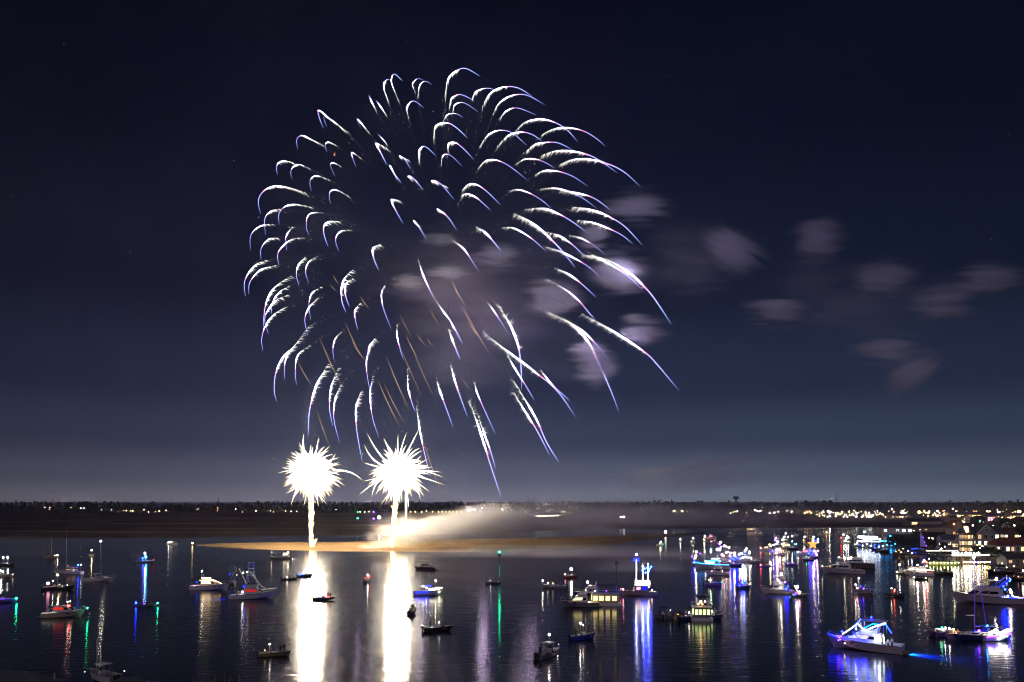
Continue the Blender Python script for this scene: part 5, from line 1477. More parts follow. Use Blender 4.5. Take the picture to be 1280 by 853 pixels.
# far scattered boats
FAR = [(826, 682.5, 5, 'far open boat with white and yellow lamps left of the lone lamp boats', FD, [(826, 677.5, 'white', 90, .26), (824.5, 680, 'yellow', 30, .26), (828.5, 680.5, 'green', 40, .22)]),
       (850, 678, 85, 'far boat with one dim white lamp, first right of the yellow lamp boat', FD, [(850.5, 674, 'white', 90, .26), (849, 677, 'warm', 8, .2)]),
       (866.5, 678.5, 85, 'far boat with one white lamp just left of the long pink lit boat', FD, [(866.5, 673, 'white', 90, .26), (864, 677, 'white', 10, .2)]),
       (881, 677, 95, 'far boat with bright lamp and white awning above the crowded fleet', FD, [(881, 670.5, 'white', 110, .3), (879.5, 674.5, 'lime', 20, .3)]),
       (889.5, 674, 3, 'far long pink lit boat above the crowded fleet', 'headboat', [(885, 672.5, 'red', 30, .25), (890, 671.5, 'pink', 6, .4), (893.5, 672, 'pink', 6, .4)]),
       (893, 678.5, 3, 'far dim boat just under the long pink lit boat', FD, [(889, 677, 'pink', 16, .25), (893.5, 675.5, 'pink', 10, .25)]),
       (913, 671.5, 3, 'farthest tiny red and white lit boat above the fleet', FD, [(911, 670, 'red', 10, .25), (914, 671, 'white', 24, .25)]),
       (938.5, 664.5, 3, 'lone far houseboat with a bright white roof lamp near the marsh', 'houseboat', [(938.5, 660.8, 'white', 120, .5), (937.5, 663, 'white', 30, .4)]),
       (950, 669.5, 3, 'far faint pale boat between the two fleets', FD, [(950, 669, 'pink', 4, .35)]),
       (994, 669.8, 3, 'faint long pale boat behind the second fleet', FD, [(993, 669.5, 'pink', 4, .35), (995.5, 669.5, 'pink', 4, .35)]),
       (1000, 662.8, 3, 'faintest pale boat at the far edge of the water', FD, [(999.5, 662.4, 'purple', 3, .4)]),
       (1026, 669.5, 3, 'faint blue grey boat far behind the lit star', FD, [(1026, 669, 'cool', 3, .4)]),
       (1032.5, 668.5, 3, 'left of the far pair, an orange lit boat', FD, [(1033, 665.5, 'orange', 20, .4), (1034.5, 667.5, 'warm', 14, .35)]),
       (1037, 669, 90, 'right of the far pair, with a strong white lamp', FD, [(1037, 665, 'white', 130, .32)]),
       (1053.5, 679, 90, 'far end on boat with red side and white lamp', FD, [(1051.5, 672.5, 'red', 20, .4), (1054.5, 668.5, 'white', 110, .3)]),
       (1059, 679.5, 4, 'far boat with a ring of white lamps on its roof', FD, [(1058, 673, 'cool', 40, .4), (1060.5, 672, 'white', 30, .4), (1056.5, 676, 'white', 40, .35), (1060, 677.5, 'white', 50, .4), (1059, 670, 'cool', 14, .3)]),
       (1070.5, 683, 4, 'yellow lit boat left of the cyan lit pier house', FD, [(1068.5, 681, 'yellow', 26, .4), (1071.5, 679, 'lime', 26, .4), (1073, 681.5, 'yellow', 20, .35), (1070.5, 682, 'lime', 10, .3)])]
for px, py, deg, lab, kd, lts in FAR:
    b = boat(kd, px, py, deg, lab, 'boat', 'far scattered boats')
    if kd == 'houseboat': houseboat(b, 6, WHITE, 'warm', 2, canopy=False)
    elif kd == 'headboat': cruiser(b, 7.5, WHITE, 'pink', 2, False)
    else: console_boat(b, 5.5, WHITE, True, WHITE)
    for l in lts:
        bl(b, *l, 1.0 if l[3] > 35 else None)
# --- right side
b = boat('sportfishing_boat', 1051.5, 717, 178, 'big pale flybridge yacht bow left, in front of a dark yacht', 'yacht'); B_, zd, zf, zb = sportfish(b, 15, mat('gelcoat_mauve', (.52, .47, .5), .35), None, False, False)
strip(b, [(5.2, -.6, zd + .5), (1.4, 1.3, zd + 1.9)], 'warm', 1.3, .06); bl(b, 1056, 699.5, 'white', 40, .25, zd + 2); bl(b, 1051.5, 708, 'white', 14, .3, None); bl(b, 1056, 697, 'warm', 90, .2, zd + 3); bl(b, 1028, 708, 'white', 20, .22, 1.8); bl(b, 1061, 697.5, 'white', 30, .2, zd + 3); bl(b, 1064, 699, 'pink', 10, .2, None)
b = boat('motor_yacht', 1066, 709.5, 176, 'dark yacht moored behind the big pale flybridge yacht', 'yacht'); B_, zd, zf, zb = cruiser(b, 15, mat('paint_umber', (.10, .06, .05), .4), None, 1, True); bl(b, 1064, 696.5, 'warm', 20, .25, zd + 2); bl(b, 1060, 698.5, 'warm', 20, .25, None); bl(b, 1049, 697, 'white', 14, .3, None); bl(b, 1074, 696, 'orange', 2, .25, None); bl(b, 1073, 694, 'white', 14, .25, None)
b = boat('pontoon_boat', 1077, 743, 170, 'party pontoon boat with white and violet lamps and people, right of centre'); pontoon_boat(b, 4.9, BCANVAS); bl(b, 1073.5, 723, 'white', 80, .16, 2.4); bl(b, 1069.5, 731, 'white', 26, .25, None); bl(b, 1071.5, 735, 'pink', 16, .25, None); bl(b, 1076, 733, 'azure', 14, .25, None); bl(b, 1079.5, 736, 'purple', 12, .25, None); bl(b, 1088, 738, 'azure', 14, .1, .6); bl(b, 1078, 740, 'white', 10, .1, None)
for q in range(4): person(b, -1.6 + q, .3 * (-1) ** q, .605, 'stand', (0, 1, 3, 0)[q], q, 'person on the party pontoon boat with violet lamps', 'people on the party pontoon boat')
b = boat('inflatable_boat', 1117, 746, 170, 'dark inflatable with a red lamp right of the party pontoon boat'); rib(b, 4.6); bl(b, 1114.5, 735.5, 'white', 40, .14, .9); bl(b, 1118, 739, 'red', 26, .2, .9); bl(b, 1118.3, 737, 'orange', 8, .16, None)
for q in range(4): person(b, -1.3 + .8 * q, .35 * (-1) ** q, .42, 'sit', (0, 0, 2, 0)[q], q, 'dark person sitting in the inflatable with the red lamp', 'people in the red lamp inflatable')
b = boat('dinghy', 1124, 718, 100, 'dark dinghy seen end on under a single white lamp near the tan boat', 'dinghy'); skiff(b, 4.4, BLACKP); bl(b, 1124.5, 706, 'white', 120, .22, .7); bl(b, 1121.5, 715, 'white', 10, .3, None)
b = boat('motorboat', 1139, 718, 176, 'tan boat warmly lit between the dark dinghy and the white cruiser'); cruiser(b, 8.6, CREAM, 'warm', 2, False, hard=False); bl(b, 1139, 709.5, 'warm', 14, .3, 2); bl(b, 1134, 711.5, 'yellow', 10, .2, None)
b = boat('motor_yacht', 1150, 720, 174, 'white cruiser with red lit flybridge and a blazing white side strip', 'yacht'); B_, zd, zf, zb = cruiser(b, 8.4, WHITE, 'red', 2.2, True)
strip(b, [(3.6, .4, 2.3), (1.5, 1.5, 2.2), (-1.5, 1.6, 2.1), (-3.6, 1.5, 2.0)], 'white', 12, .1); bl(b, 1147, 706.5, 'white', 120, .3, 2.4); bl(b, 1155.5, 701, 'white', 70, .35, zd + 2.5); bl(b, 1159, 708, 'white', 50, .26, None); bl(b, 1158, 703, 'red', 30, .35, None); bl(b, 1160, 713, 'red', 30, .3, None); bl(b, 1143.5, 716.5, 'white', 80, .25, None); bl(b, 1154, 703, 'pink', 12, .3, None)
b = boat('workboat', 1171, 718, 178, 'dark workboat moored right of the red lit cruiser'); console_boat(b, 10, BLACKP, True, zf=1.4); bl(b, 1161, 699, 'yellow', 20, .2, 1)
for q in range(3): person(b, -2.5 + 1.6 * q, .4, .4, 'stand', (0, 3, 0)[q], q, 'person on the dark workboat right of the red lit cruiser', 'people on the dark workboat')
b = boat('skiff', 1150.5, 725, 178, 'dark flat skiff lying in front of the red lit cruiser', 'skiff'); skiff(b, 4.4, BLACKP); bl(b, 1142.5, 722, 'white', 30, .2, None); bl(b, 1157, 723, 'lime', 20, .2, None)
for q in range(3): person(b, -1.2 + 1.0 * q, 0, .42, 'sit', 0, q, 'dark person sitting in the flat skiff before the red lit cruiser', 'people in the flat dark skiff')
b = boat('sportfishing_boat', 1232, 754, 172, 'long pale sportfishing yacht with vivid blue lit stern at the right edge', 'yacht')
B_, zd, zf, zb = sportfish(b, 17.6, mat('gelcoat_mauve', (.52, .47, .5), .35), None, False, False)
bl(b, 1245.5, 723.5, 'white', 130, .34, zd + 2.1); bl(b, 1236, 741, 'white', 20, .3, None); bl(b, 1256.5, 737, 'azure', 50, .3, None); bl(b, 1254, 733, 'blue', 40, .4, None); bl(b, 1258, 729, 'blue', 40, .4, None); bl(b, 1262, 726, 'azure', 40, .4, None); bl(b, 1263, 723.5, 'cool', 40, .25, None); bl(b, 1260, 746, 'cool', 60, .3, None); bl(b, 1266, 745, 'white', 50, .25, None); bl(b, 1263, 738, 'warm', 30, .4, None); bl(b, 1264, 741, 'warm', 30, .35, None)
strip(b, [(-3.6, 2.2, zb + .5), (-6, 2.5, zb), (-8.8, 2.4, zb - .3)], 'azure', 14, .14); strip(b, [(-2.4, 1.6, zd + 2.2), (-4.8, 1.6, zd + 4.2), (-5.4, 0, zd + 4.3)], 'blue', 9, .12); strip(b, [(-4.4, 2.3, zb + .5), (-5.2, 2.4, zb - .2), (-8.9, 1.2, zb - .2)], 'blue', 14, .14)
ar = MB(); ar.tube([(-2.4, 1.6, zd + 2.1), (-5.2, 1.6, zd + 4.4), (-5.6, 1.4, zd + 4.6)], .16, 6); ar.tube([(-2.4, -1.6, zd + 2.1), (-5.2, -1.6, zd + 4.4), (-5.6, -1.4, zd + 4.6)], .16, 6); ar.build('radar_arch', BCANVAS, b)
# the bright convertible
b = boat('motor_yacht', 1080.5, 812.5, 145, 'nearest big cruiser draped in blue and white light strips, cyan glow at its stern', 'yacht')
B_, zd, zf, zb = cruiser(b, 12.2, mat('gelcoat_mauve', (.52, .47, .5), .35), 'white', 1.0, True)
t = MB(); t.hexa([(-3.6, -1.6, zd + 3.5), (.6, -1.4, zd + 3.5), (.6, 1.4, zd + 3.5), (-3.6, 1.6, zd + 3.5), (-3.4, -1.4, zd + 3.62), (.4, -1.2, zd + 3.62), (.4, 1.2, zd + 3.62), (-3.4, 1.4, zd + 3.62)]); t.build('hardtop', WHITE, b)
for x in (-3.3, .3):
    for y in (-1.25, 1.25): pole(b, (x, y, zd + 1.4), 2.1, .05, METAL, 'hardtop_post')
pole(b, (-1.2, 0, zd + 3.6), 2.6, .03, WHITE, 'whip_antenna'); pole(b, (-.2, .6, zd + 3.6), 1.7, .03, WHITE, 'whip_antenna')
strip(b, [(3.4, .9, zd + .9), (2.2, 1.2, zd + 1.8), (.8, 1.5, zd + 3.0)], 'cool', 9, .08); strip(b, [(.8, 1.5, zd + 3.0), (-.4, 1.55, zd + 1.95), (-2.0, 1.6, zd + 2.8), (-3.6, 1.6, zd + 3.5)], 'cool', 14, .10); strip(b, [(.9, -1.4, zd + 3.4), (.9, 1.4, zd + 3.1), (1.2, 1.4, zd + 1.9)], 'azure', 30, .12)
strip(b, [(-.2, 1.5, zd + 2.3), (-1.6, 1.55, zd + 3.2), (-3.6, 1.5, zd + 3.2)], 'cyan', 5, .09); strip(b, [(-3.6, 1.62, zd + 3.45), (-4.6, 1.7, zd + 1.9)], 'azure', 24, .08)
strip(b, [(1.6, 1.3, zd + 1.5), (.6, 1.7, zd + .5), (-.8, 1.8, zd + .1)], 'blue', 26, .09); strip(b, [(2.9, 1.4, zd + .05), (5, .8, zf - .1), (6, 0, zf + .1)], 'blue', 22, .08)
for x_, y_ in ((-1.9, 1.4), (-2.7, 1.5), (-3.3, 1.5)): strip(b, [(x_, 1.62, zd + y_), (x_ - .2, 1.75, zd + .1)], 'cool', 9, .09)
for x_, y_, z_ in ((2.2, 1.6, zd + .7), (.8, 1.75, zd + 1.2), (-.9, 1.75, zd + 2.2), (-2.4, 1.8, zd + 2.4), (3.6, .3, zd + 1.2), (1.4, 0, zd + 2.6), (-1, -.6, zd + 4.0)): lamp(b, (x_, y_, z_), 'blue', 70, .2, 'deck_lamp')
bl(b, 1099, 781.5, 'white', 120, .16, zd + 3.6); bl(b, 1070, 786, 'cool', 60, .16, None); bl(b, 1069, 800.5, 'white', 14, .14, None); bl(b, 1075, 801.5, 'white', 22, .26, None); bl(b, 1056, 804.5, 'warm', 26, .08, None); bl(b, 1089.5, 810.5, 'warm', 14, .08, None); bl(b, 1103, 807.5, 'pink', 14, .2, None); bl(b, 1113.5, 813.5, 'warm', 26, .2, None); bl(b, 1101.5, 816, 'warm', 26, .16, None); bl(b, 1096.5, 807, 'warm', 20, .12, None)
for px, py in ((1047, 795), (1049, 797), (1051, 795.5), (1050, 799.5), (1048, 800.5)): bl(b, px, py, 'purple', 26, .12, None)
bl(b, 1059, 797, 'blue', 20, .2, None); bl(b, 1081, 798, 'blue', 30, .2, None); bl(b, 1086, 792, 'azure', 50, .25, None); bl(b, 1078, 790, 'blue', 50, .25, None)
spot(b, (-7.2, .3, .6), (-1, .05, -.22), 'azure', 90000, 80); spot(b, (-7.15, -.3, .5), (-.8, .1, -.6), 'cyan', 16000, 130); bl(b, 1107, 818.5, 'cyan', 14, .2, None); bl(b, 1112, 818.5, 'cyan', 14, .2, None)
for x, y in ((-3.9, .7), (-4.3, -.6)): person(b, x, y, .75, 'stand', 3, 1, 'person in the cockpit of the nearest strip lit cruiser', 'people on the nearest strip lit cruiser')
# lower right raft
G2 = 'boats rafted at the lower right'
for i, (px, py, deg, lab, lts) in enumerate(((1171, 795, 170, 'leftmost small boat of the lower right raft, one white lamp', [(1170, 786.5, 'white', 60, .16)]), (1180, 796, 12, 'second small boat of the lower right raft, green lamps', [(1175, 787, 'white', 40, .16), (1177.5, 784.5, 'green', 30, .12), (1181.5, 785, 'cool', 40, .16)]),
                                         (1189, 796.5, 172, 'orange lit small boat of the lower right raft', [(1187, 786, 'white', 60, .2), (1190.5, 789.5, 'orange', 20, .35), (1192, 787, 'orange', 14, .22)]))):
    b = boat('skiff', px, py, deg, lab, 'boat', G2); console_boat(b, 3.9, mat('paint_violet', (.16, .09, .35), .3), False)
    for l in lts: bl(b, *l, .8)
    bl(b, px, py - 4, 'purple', 5, .25, None)
    for q in range(2): person(b, -.9 + 1.7 * q, 0, .42, 'sit', 0, q, 'person sitting in the ' + lab.split(' of the')[0] + ' at lower right', 'people in the ' + lab.split(' of the')[0])
b = boat('fishing_boat', 1202, 799.5, 174, 'violet pink lit open boat with a white glare in the lower right raft', 'boat', G2); console_boat(b, 6.2, mat('paint_lilac', (.40, .30, .50), .35), False); bl(b, 1207, 793, 'white', 90, .3, 1.2); bl(b, 1204, 793.5, 'warm', 30, .22, None); bl(b, 1195, 793, 'pink', 30, .25, None); bl(b, 1199, 794, 'pink', 14, .18, None); bl(b, 1210, 795, 'purple', 16, .25, None)
for q in range(3): person(b, -1.8 + 1.6 * q, .3, .42, 'sit', (0, 3, 0)[q], q, 'person in the violet pink lit boat at lower right', 'people in the violet pink boat')
b = boat('sailboat', 1222, 800, 183, 'blue lit sailboat with tall violet mast and slanting stay in the lower right raft', 'sailboat', G2)
B_, zd, zf, zb = sailboat(b, 10, 15.2, NAVY, .06, True, BCANVAS, mat('mast_violet', (.42, .36, .5), .4)); lp = bl(b, 1217.3, 697, 'cool', 170, .25, None, 'masthead_lamp')
strip(b, [(-1.5, .4, zd + .9), (.3, .1, 15)], 'purple', .55, .05, 'lit_stay'); strip(b, [(.6, .16, 1.6), (.6, .16, 14.8)], 'purple', .35, .05, 'lit_mast_strip')
for px, py, c, s_, r_ in ((1234, 782.3, 'cyan', 90, .14), (1219, 790, 'blue', 40, .3), (1224, 789, 'purple', 40, .3), (1228, 793, 'blue', 40, .3), (1221, 795, 'purple', 30, .25), (1215, 794, 'purple', 30, .25), (1231, 797, 'blue', 30, .25), (1226, 797, 'purple', 20, .25)): bl(b, px, py, c, s_, r_, None)
bm = MB(); bm.tube([(.6, 0, 4.6), (2.2, 0, 4.6)], .07, 5); bm.build('radar_arm', METAL, b)
for q in range(3): person(b, -2.8 + 1.2 * q, .3, .9, 'sit', 0, q, 'dark person in the cockpit of the blue lit sailboat', 'people on the blue lit sailboat')
b = boat('fishing_boat', 1246, 801, 6, 'white boat thickly wrapped in white light strips at the right of the raft', 'boat', G2); console_boat(b, 5.6, WHITE, False, zf=1.7, zb=1.0)
for zz in (0, .4): strip(b, [(-2.4, -1.05, 1.25 + zz), (-1.2, -1.1, 1.75 + zz), (0, -1.05, 1.2 + zz), (1.2, -.95, 1.8 + zz), (2.7, -.1, 1.95)], 'white', 14, .12)
strip(b, [(-2.7, -1.0, .9), (0, -1.05, 1.0), (2.5, -.3, 1.3)], 'purple', 12, .12); strip(b, [(-.4, -1.1, .4), (.6, -1.0, 1.0), (1.4, -.9, .9)], 'cool', 12, .12); bl(b, 1257, 790.5, 'white', 50, .25, None); bl(b, 1253, 795, 'purple', 60, .4, None)
person(b, 1.1, .3, .9, 'stand', 0, 0, 'dark person standing tall on the white wrapped boat')
# ---------------------------------------------------------------- the town shore at right
WALLG = mat('shingle_grey', (.24, .27, .27), .85, noise=.2, nscale=2)
WALLW = mat('clapboard_white', (.62, .60, .56), .7, noise=.06)
WALLT = mat('stucco_tan', (.45, .36, .27), .8, noise=.1)
WALLB = mat('timber_brown', (.18, .12, .08), .8, noise=.2)
ROOFD = mat('roof_slate', (.10, .11, .125), .8, noise=.25, nscale=1.5)
ROOFR = mat('roof_russet', (.20, .08, .06), .8, noise=.25, nscale=1.5)
TRIM = mat('trim_white', (.72, .70, .68), .6)


def window(parent, x, y, z, w, h, m, frame=True, turn=0.0):
    """a window on a wall facing -y: frame with its pane"""
    fb = MB()
    fb.box(-w / 2 - .12, w / 2 + .12, -.06, .02, -.12, 0); fb.box(-w / 2 - .12, w / 2 + .12, -.06, .02, h, h + .12)
    fb.box(-w / 2 - .12, -w / 2, -.058, .02, .002, h - .002); fb.box(w / 2, w / 2 + .12, -.058, .02, .002, h - .002); fb.box(-.04, .04, -.05, .02, .003, h - .003)
    f = fb.build('window', TRIM, parent, (x, y, z))
    f.rotation_euler = (0, 0, turn)
    pb = MB(); pb.box(-w / 2, w / 2, -.02, .015, 0, h); pb.build('pane', m, f)
    return f


def gable_roof(root, x0, x1, y0, y1, z, rise, m, along='x', over=.5):
    x0 -= over; x1 += over; y0 -= over; y1 += over
    mb = MB()
    t = .18
    if along == 'x':
        ym = (y0 + y1) / 2
        a = [(x0, y0, z), (x1, y0, z), (x1, ym, z + rise), (x0, ym, z + rise), (x1, y1, z), (x0, y1, z)]
    else:
        xm = (x0 + x1) / 2
        a = [(x0, y0, z), (x0, y1, z), (xm, y1, z + rise), (xm, y0, z + rise), (x1, y1, z), (x1, y0, z)]
    b = [(p[0], p[1], p[2] + t) for p in a]
    mb.add(a + b, [(0, 1, 2, 3), (3, 2, 4, 5), (9, 8, 7, 6), (11, 10, 8, 9), (0, 6, 7, 1), (4, 10, 11, 5), (0, 3, 9, 6), (3, 5, 11, 9), (1, 7, 8, 2), (2, 8, 10, 4)])
    return mb.build('roof', m, root)


def hip_roof(root, x0, x1, y0, y1, z, rise, m, over=.7):
    x0 -= over; x1 += over; y0 -= over; y1 += over
    h = (y1 - y0) / 2
    ym = (y0 + y1) / 2
    mb = MB()
    xa, xb = (x0 + h, x1 - h) if x1 - x0 > 2 * h else ((x0 + x1) / 2 - .05, (x0 + x1) / 2 + .05)
    mb.add([(x0, y0, z), (x1, y0, z), (x1, y1, z), (x0, y1, z), (xa, ym, z + rise), (xb, ym, z + rise)], [(0, 1, 5, 4), (1, 2, 5), (2, 3, 4, 5), (3, 0, 4), (3, 2, 1, 0)])
    return mb.build('roof', m, root)


def gable_wall(root, x0, x1, y0, y1, z0, z1, rise, m, along='x'):
    mb = MB()
    mb.box(x0, x1, y0, y1, z0, z1)
    if rise:
        if along == 'x':
            ym = (y0 + y1) / 2
            for x in (x0, x1):
                s = .2 if x == x0 else -.2
                mb.add([(x, y0, z1), (x, y1, z1), (x, ym, z1 + rise), (x + s, y0, z1), (x + s, y1, z1), (x + s, ym, z1 + rise)], [(0, 1, 2), (5, 4, 3), (0, 2, 5, 3), (1, 4, 5, 2)])
        else:
            xm = (x0 + x1) / 2
            for y in (y0, y1):
                s = .2 if y == y0 else -.2
                mb.add([(x0, y, z1), (x1, y, z1), (xm, y, z1 + rise), (x0, y + s, z1), (x1, y + s, z1), (xm, y + s, z1 + rise)], [(0, 1, 2), (5, 4, 3), (0, 2, 5, 3), (1, 4, 5, 2)])
    return mb.build('wall', m, root)


def building(name, px, py, z, w, d, h, rise, wallm, roofm, label, rows=(), along='x', roof='gable', group=None, door=True, rz=0.0):
    """rows: (height of the sill, window height, window width, [materials left to right])"""
    c = G(px, py, z)
    r = empty(name, c, rz)
    tag(r, label, 'building', group)
    wl = gable_wall(r, -w / 2, w / 2, 0, d, -1.5, h, rise if roof == 'gable' else 0, wallm, along)
    if roof == 'gable':
        gable_roof(r, -w / 2, w / 2, 0, d, h + .01, rise, roofm, along)
    else:
        hip_roof(r, -w / 2, w / 2, 0, d, h + .01, rise, roofm)
    for z0, wh, ww, ms in rows:
        n = len(ms)
        for i, m in enumerate(ms):
            if m is not None:
                window(r, -w / 2 + w * (i + .5) / n, -.03, z0, ww, wh, m)
    if door:
        db = MB(); db.box(-.55, .55, -.06, .02, 0, 2.1); dd = db.build('door', WALLB, r)
        kb = MB(); kb.ball((.4, -.09, 1.0), .05); kb.build('handle', METAL, dd)
    return r


W5, W3, K5, O4, Y4, Z_ = glow('warm', 2.4), glow('warm', .9), glow('white', 2.4), glow('orange', 1.2), glow('yellow', 1.8), GLASS
# the big shingled house with its round turret
hs = building('shingle_house', 1236.5, 690, 1.6, 14.6, 10, 8.6, 3.2, WALLG, ROOFD, 'big grey shingled three storey waterfront house with front gable and lit lower windows',
              [(6.3, 1.7, 1.5, [None, Z_, Z_, Z_, K5, W3]), (3.4, 1.7, 1.6, [K5, K5, W5, W5, W3, None])])
gw = MB(); gw.box(-6.6, 1.9, -1.2, -.05, -1.4, 8.6); gw.add([(-6.6, -1.2, 8.6), (1.9, -1.2, 8.6), (-2.35, -1.2, 12.6), (-6.6, 0, 8.6), (1.9, 0, 8.6), (-2.35, 0, 12.6)], [(0, 1, 2), (5, 4, 3), (0, 2, 5, 3), (1, 4, 5, 2)])
gw = gw.build('front_gable', WALLG, hs)
for i, m in enumerate((W3, Z_, Z_)): window(hs, -5.2 + i * 2.85, -1.23, 6.2, 1.5, 1.9, m)
for i, m in enumerate((K5, K5, W5)): window(hs, -5.2 + i * 2.85, -1.23, 3.2, 1.3, 1.9, m)
rw = MB(); rw.tube([(-2.35, -1.3, 10.3), (-2.35, -1.18, 10.3)], .75, 14); rw = rw.build('round_window', TRIM, gw); rp = MB(); rp.tube([(-2.35, -1.32, 10.3), (-2.35, -1.29, 10.3)], .55, 14); rp.build('pane', GLASS, rw)
gr = MB()
for s in (-1, 1):
    xe = -2.35 + s * 4.9
    gr.hexa([(xe, -1.8, 8.15), (-2.35, -1.8, 12.72), (-2.35, 4.6, 12.72), (xe, 4.6, 8.15), (xe, -1.8, 8.4), (-2.35, -1.8, 12.97), (-2.35, 4.6, 12.97), (xe, 4.6, 8.4)] if s < 0 else
            [(-2.35, -1.8, 12.72), (xe, -1.8, 8.15), (xe, 4.6, 8.15), (-2.35, 4.6, 12.72), (-2.35, -1.8, 12.97), (xe, -1.8, 8.4), (xe, 4.6, 8.4), (-2.35, 4.6, 12.97)])
gr = gr.build('gable_roof', ROOFD, hs)
bb = MB()
for s in (-1, 1):
    bb.tube([(-2.35 + s * 4.9, -1.86, 8.25), (-2.35, -1.86, 12.83)], .16, 4)
bb.build('bargeboard', TRIM, gr)
c = G(1206.5, 690.5, 1.6)
tu = empty('round_turret_house', c); tag(tu, 'round pale turret of lit balconies with dark cone roof left of the grey shingled house', 'building')
tb = MB(); tb.tube([(0, 0, -1.5), (0, 0, 8.9)], 3.0, 16); tb.build('wall', WALLT, tu)
for i, z0 in enumerate((.2, 3.1, 6.0)):
    mb = MB(); mb.tube([(0, 0, z0 - .25), (0, 0, z0 - .02)], 4.1, 16); bal = mb.build('balcony', WALLW, tu)
    rb = MB(); rb.tube([(4.0 * math.cos(a), 4.0 * math.sin(a), z0 + 1.0) for a in [t * .3927 for t in range(17)]], .06, 4)
    for t in range(16):
        a = t * .3927; rb.tube([(4.0 * math.cos(a), 4.0 * math.sin(a), z0 - .02), (4.0 * math.cos(a), 4.0 * math.sin(a), z0 + 1.0)], .05, 4)
    rb.build('railing', TRIM, bal)
    for t, m in zip(range(9, 16), (W3, W5, O4, W5, K5, W5, W3)):
        a = t * .3927
        window(tu, 3.03 * math.cos(a), 3.03 * math.sin(a), z0 + .55, .95, 1.5, m if (t + i) % 3 else W3, turn=a + math.pi / 2)
cn = MB(); cn.tube([(0, 0, 8.95), (0, 0, 13.2)], [4.2, .1], 16); cn.build('cone_roof', ROOFD, tu)
do = MB(); do.hexa([(-1.6, -3.6, 9.3), (-.2, -3.6, 9.3), (-.2, -1, 9.3), (-1.6, -1, 9.3), (-1.2, -3.4, 12.2), (-.6, -3.4, 12.2), (-.6, -1, 12.2), (-1.2, -1, 12.2)]); do.build('lit_dormer', glow('warm', 4), tu)
bt = building('tower_house', 1198, 684, 1.6, 6.5, 6, 9.5, 4.5, WALLT, mat('roof_copper', (.28, .14, .07), .7, noise=.2), 'steep orange lit roofed house just behind the round turret', [(6.5, 1.4, 1.2, [O4, W3, W5])], 'y', door=False)
lamp(bt, (-2.6, -.6, 12), 'orange', 26, .3, 'eave_lamp'); lamp(bt, (2.4, -.8, 13), 'warm', 26, .4, 'eave_lamp')
building('cottage', 1189.5, 686, 1.6, 8.5, 7, 4.4, 2.4, WALLW, ROOFD, 'low dark roofed cottage with a lit porch left of the turret', [(.9, 1.5, 1.6, [Y4, K5, W5, Y4])])
pv = building('beach_pavilion', 1272, 691.5, 1.6, 20, 9, 3.6, 3.4, WALLW, ROOFR, 'long white pavilion with low russet hip roof at the right edge', [(.9, 1.9, 1.3, [K5, Z_, K5, W3, Z_, Y4, W5, Z_, W5])], roof='hip')
building('gabled_house', 1264, 677, 1.6, 10, 8, 4.6, 3.2, WALLB, ROOFR, 'brown gabled house with two blazing windows behind the pavilion', [(1.4, 2.4, 2.4, [K5, None, Y4])], 'y', door=False)
building('long_shed', 1180, 665, 1.8, 33, 14, 3.2, 2.2, WALLT, mat('roof_mauve', (.16, .12, .14), .8, noise=.2), 'long low mauve roofed shed behind the cottage', [(1.2, .9, 1.6, [W3, None, None, W3, None, None])])
building('long_shed', 1158, 657, 1.8, 30, 14, 4.0, 2.4, WALLT, ROOFD, 'second long shed farther back with one warm lit end', [(1.0, 2.0, 5, [W5, None, None, None])])
building('pier_restaurant', 1122, 667, 1.8, 22, 10, 4.2, 1.6, WALLW, ROOFD, 'low restaurant with cool white lit front above the dark bank', [(1.2, 1.8, 2.2, [glow('cool', 2), None, glow('cool', 1.2), glow('cool', 5), glow('cool', 5)])], roof='hip')
building('warehouse', 1214, 648, 2, 52, 20, 5.6, 3.0, WALLT, ROOFD, 'very long warehouse with a glowing amber front on the far shore', [(.8, 3.2, 4.6, [glow('orange', 5), glow('yellow', 5), glow('yellow', 6), glow('orange', 4), glow('yellow', 4), glow('orange', 3), glow('orange', 4), glow('orange', 6)])], door=False)  # glowing panes stand in for a front wall lit by lamps
building('warehouse', 1131, 648.6, 2, 34, 14, 4.2, 1.6, WALLT, ROOFD, 'shorter warehouse with a pale yellow window band on the far shore', [(1.6, 1.4, 2.0, [Y4, W3, Y4, W3, Y4, Y4, W3, Y4])], door=False)
rb_ = random.Random(41)
for i, (px, py, w_, cm, lab) in enumerate([(1046, 644.5, 14, 'white', 'left end house of the white lit far waterfront row'), (1064, 645.5, 18, 'white', 'second house of the white lit far waterfront row'), (1084, 645, 16, 'warm', 'third house of the white lit far waterfront row'), (1101, 644, 12, 'white', 'fourth house of the white lit far waterfront row'),
                                        (1171, 646, 14, 'warm', 'peaked white lit hall left of the amber warehouse'), (1241, 652, 12, 'pink', 'rosy lit block right of the amber warehouse'), (1270, 650, 16, 'warm', 'bright lit hall at the far right edge')]):
    g5, g2 = glow(cm, 6), glow(cm, 2.5)
    building('distant_house', px, py, 2, w_, 10, rb_.uniform(4.5, 7), 2.6, WALLT, ROOFD, lab, [(3.2, 1.5, 1.8, [rb_.choice((g5, g2, None)) for _ in range(4)]), (.8, 1.8, 1.9, [rb_.choice((g5, g5, g2)) for _ in range(4)])], group='lit far shore buildings', door=False)

# shore lamps: post with a globe, one mesh each (a pixel or two in the picture)
_lm = {}


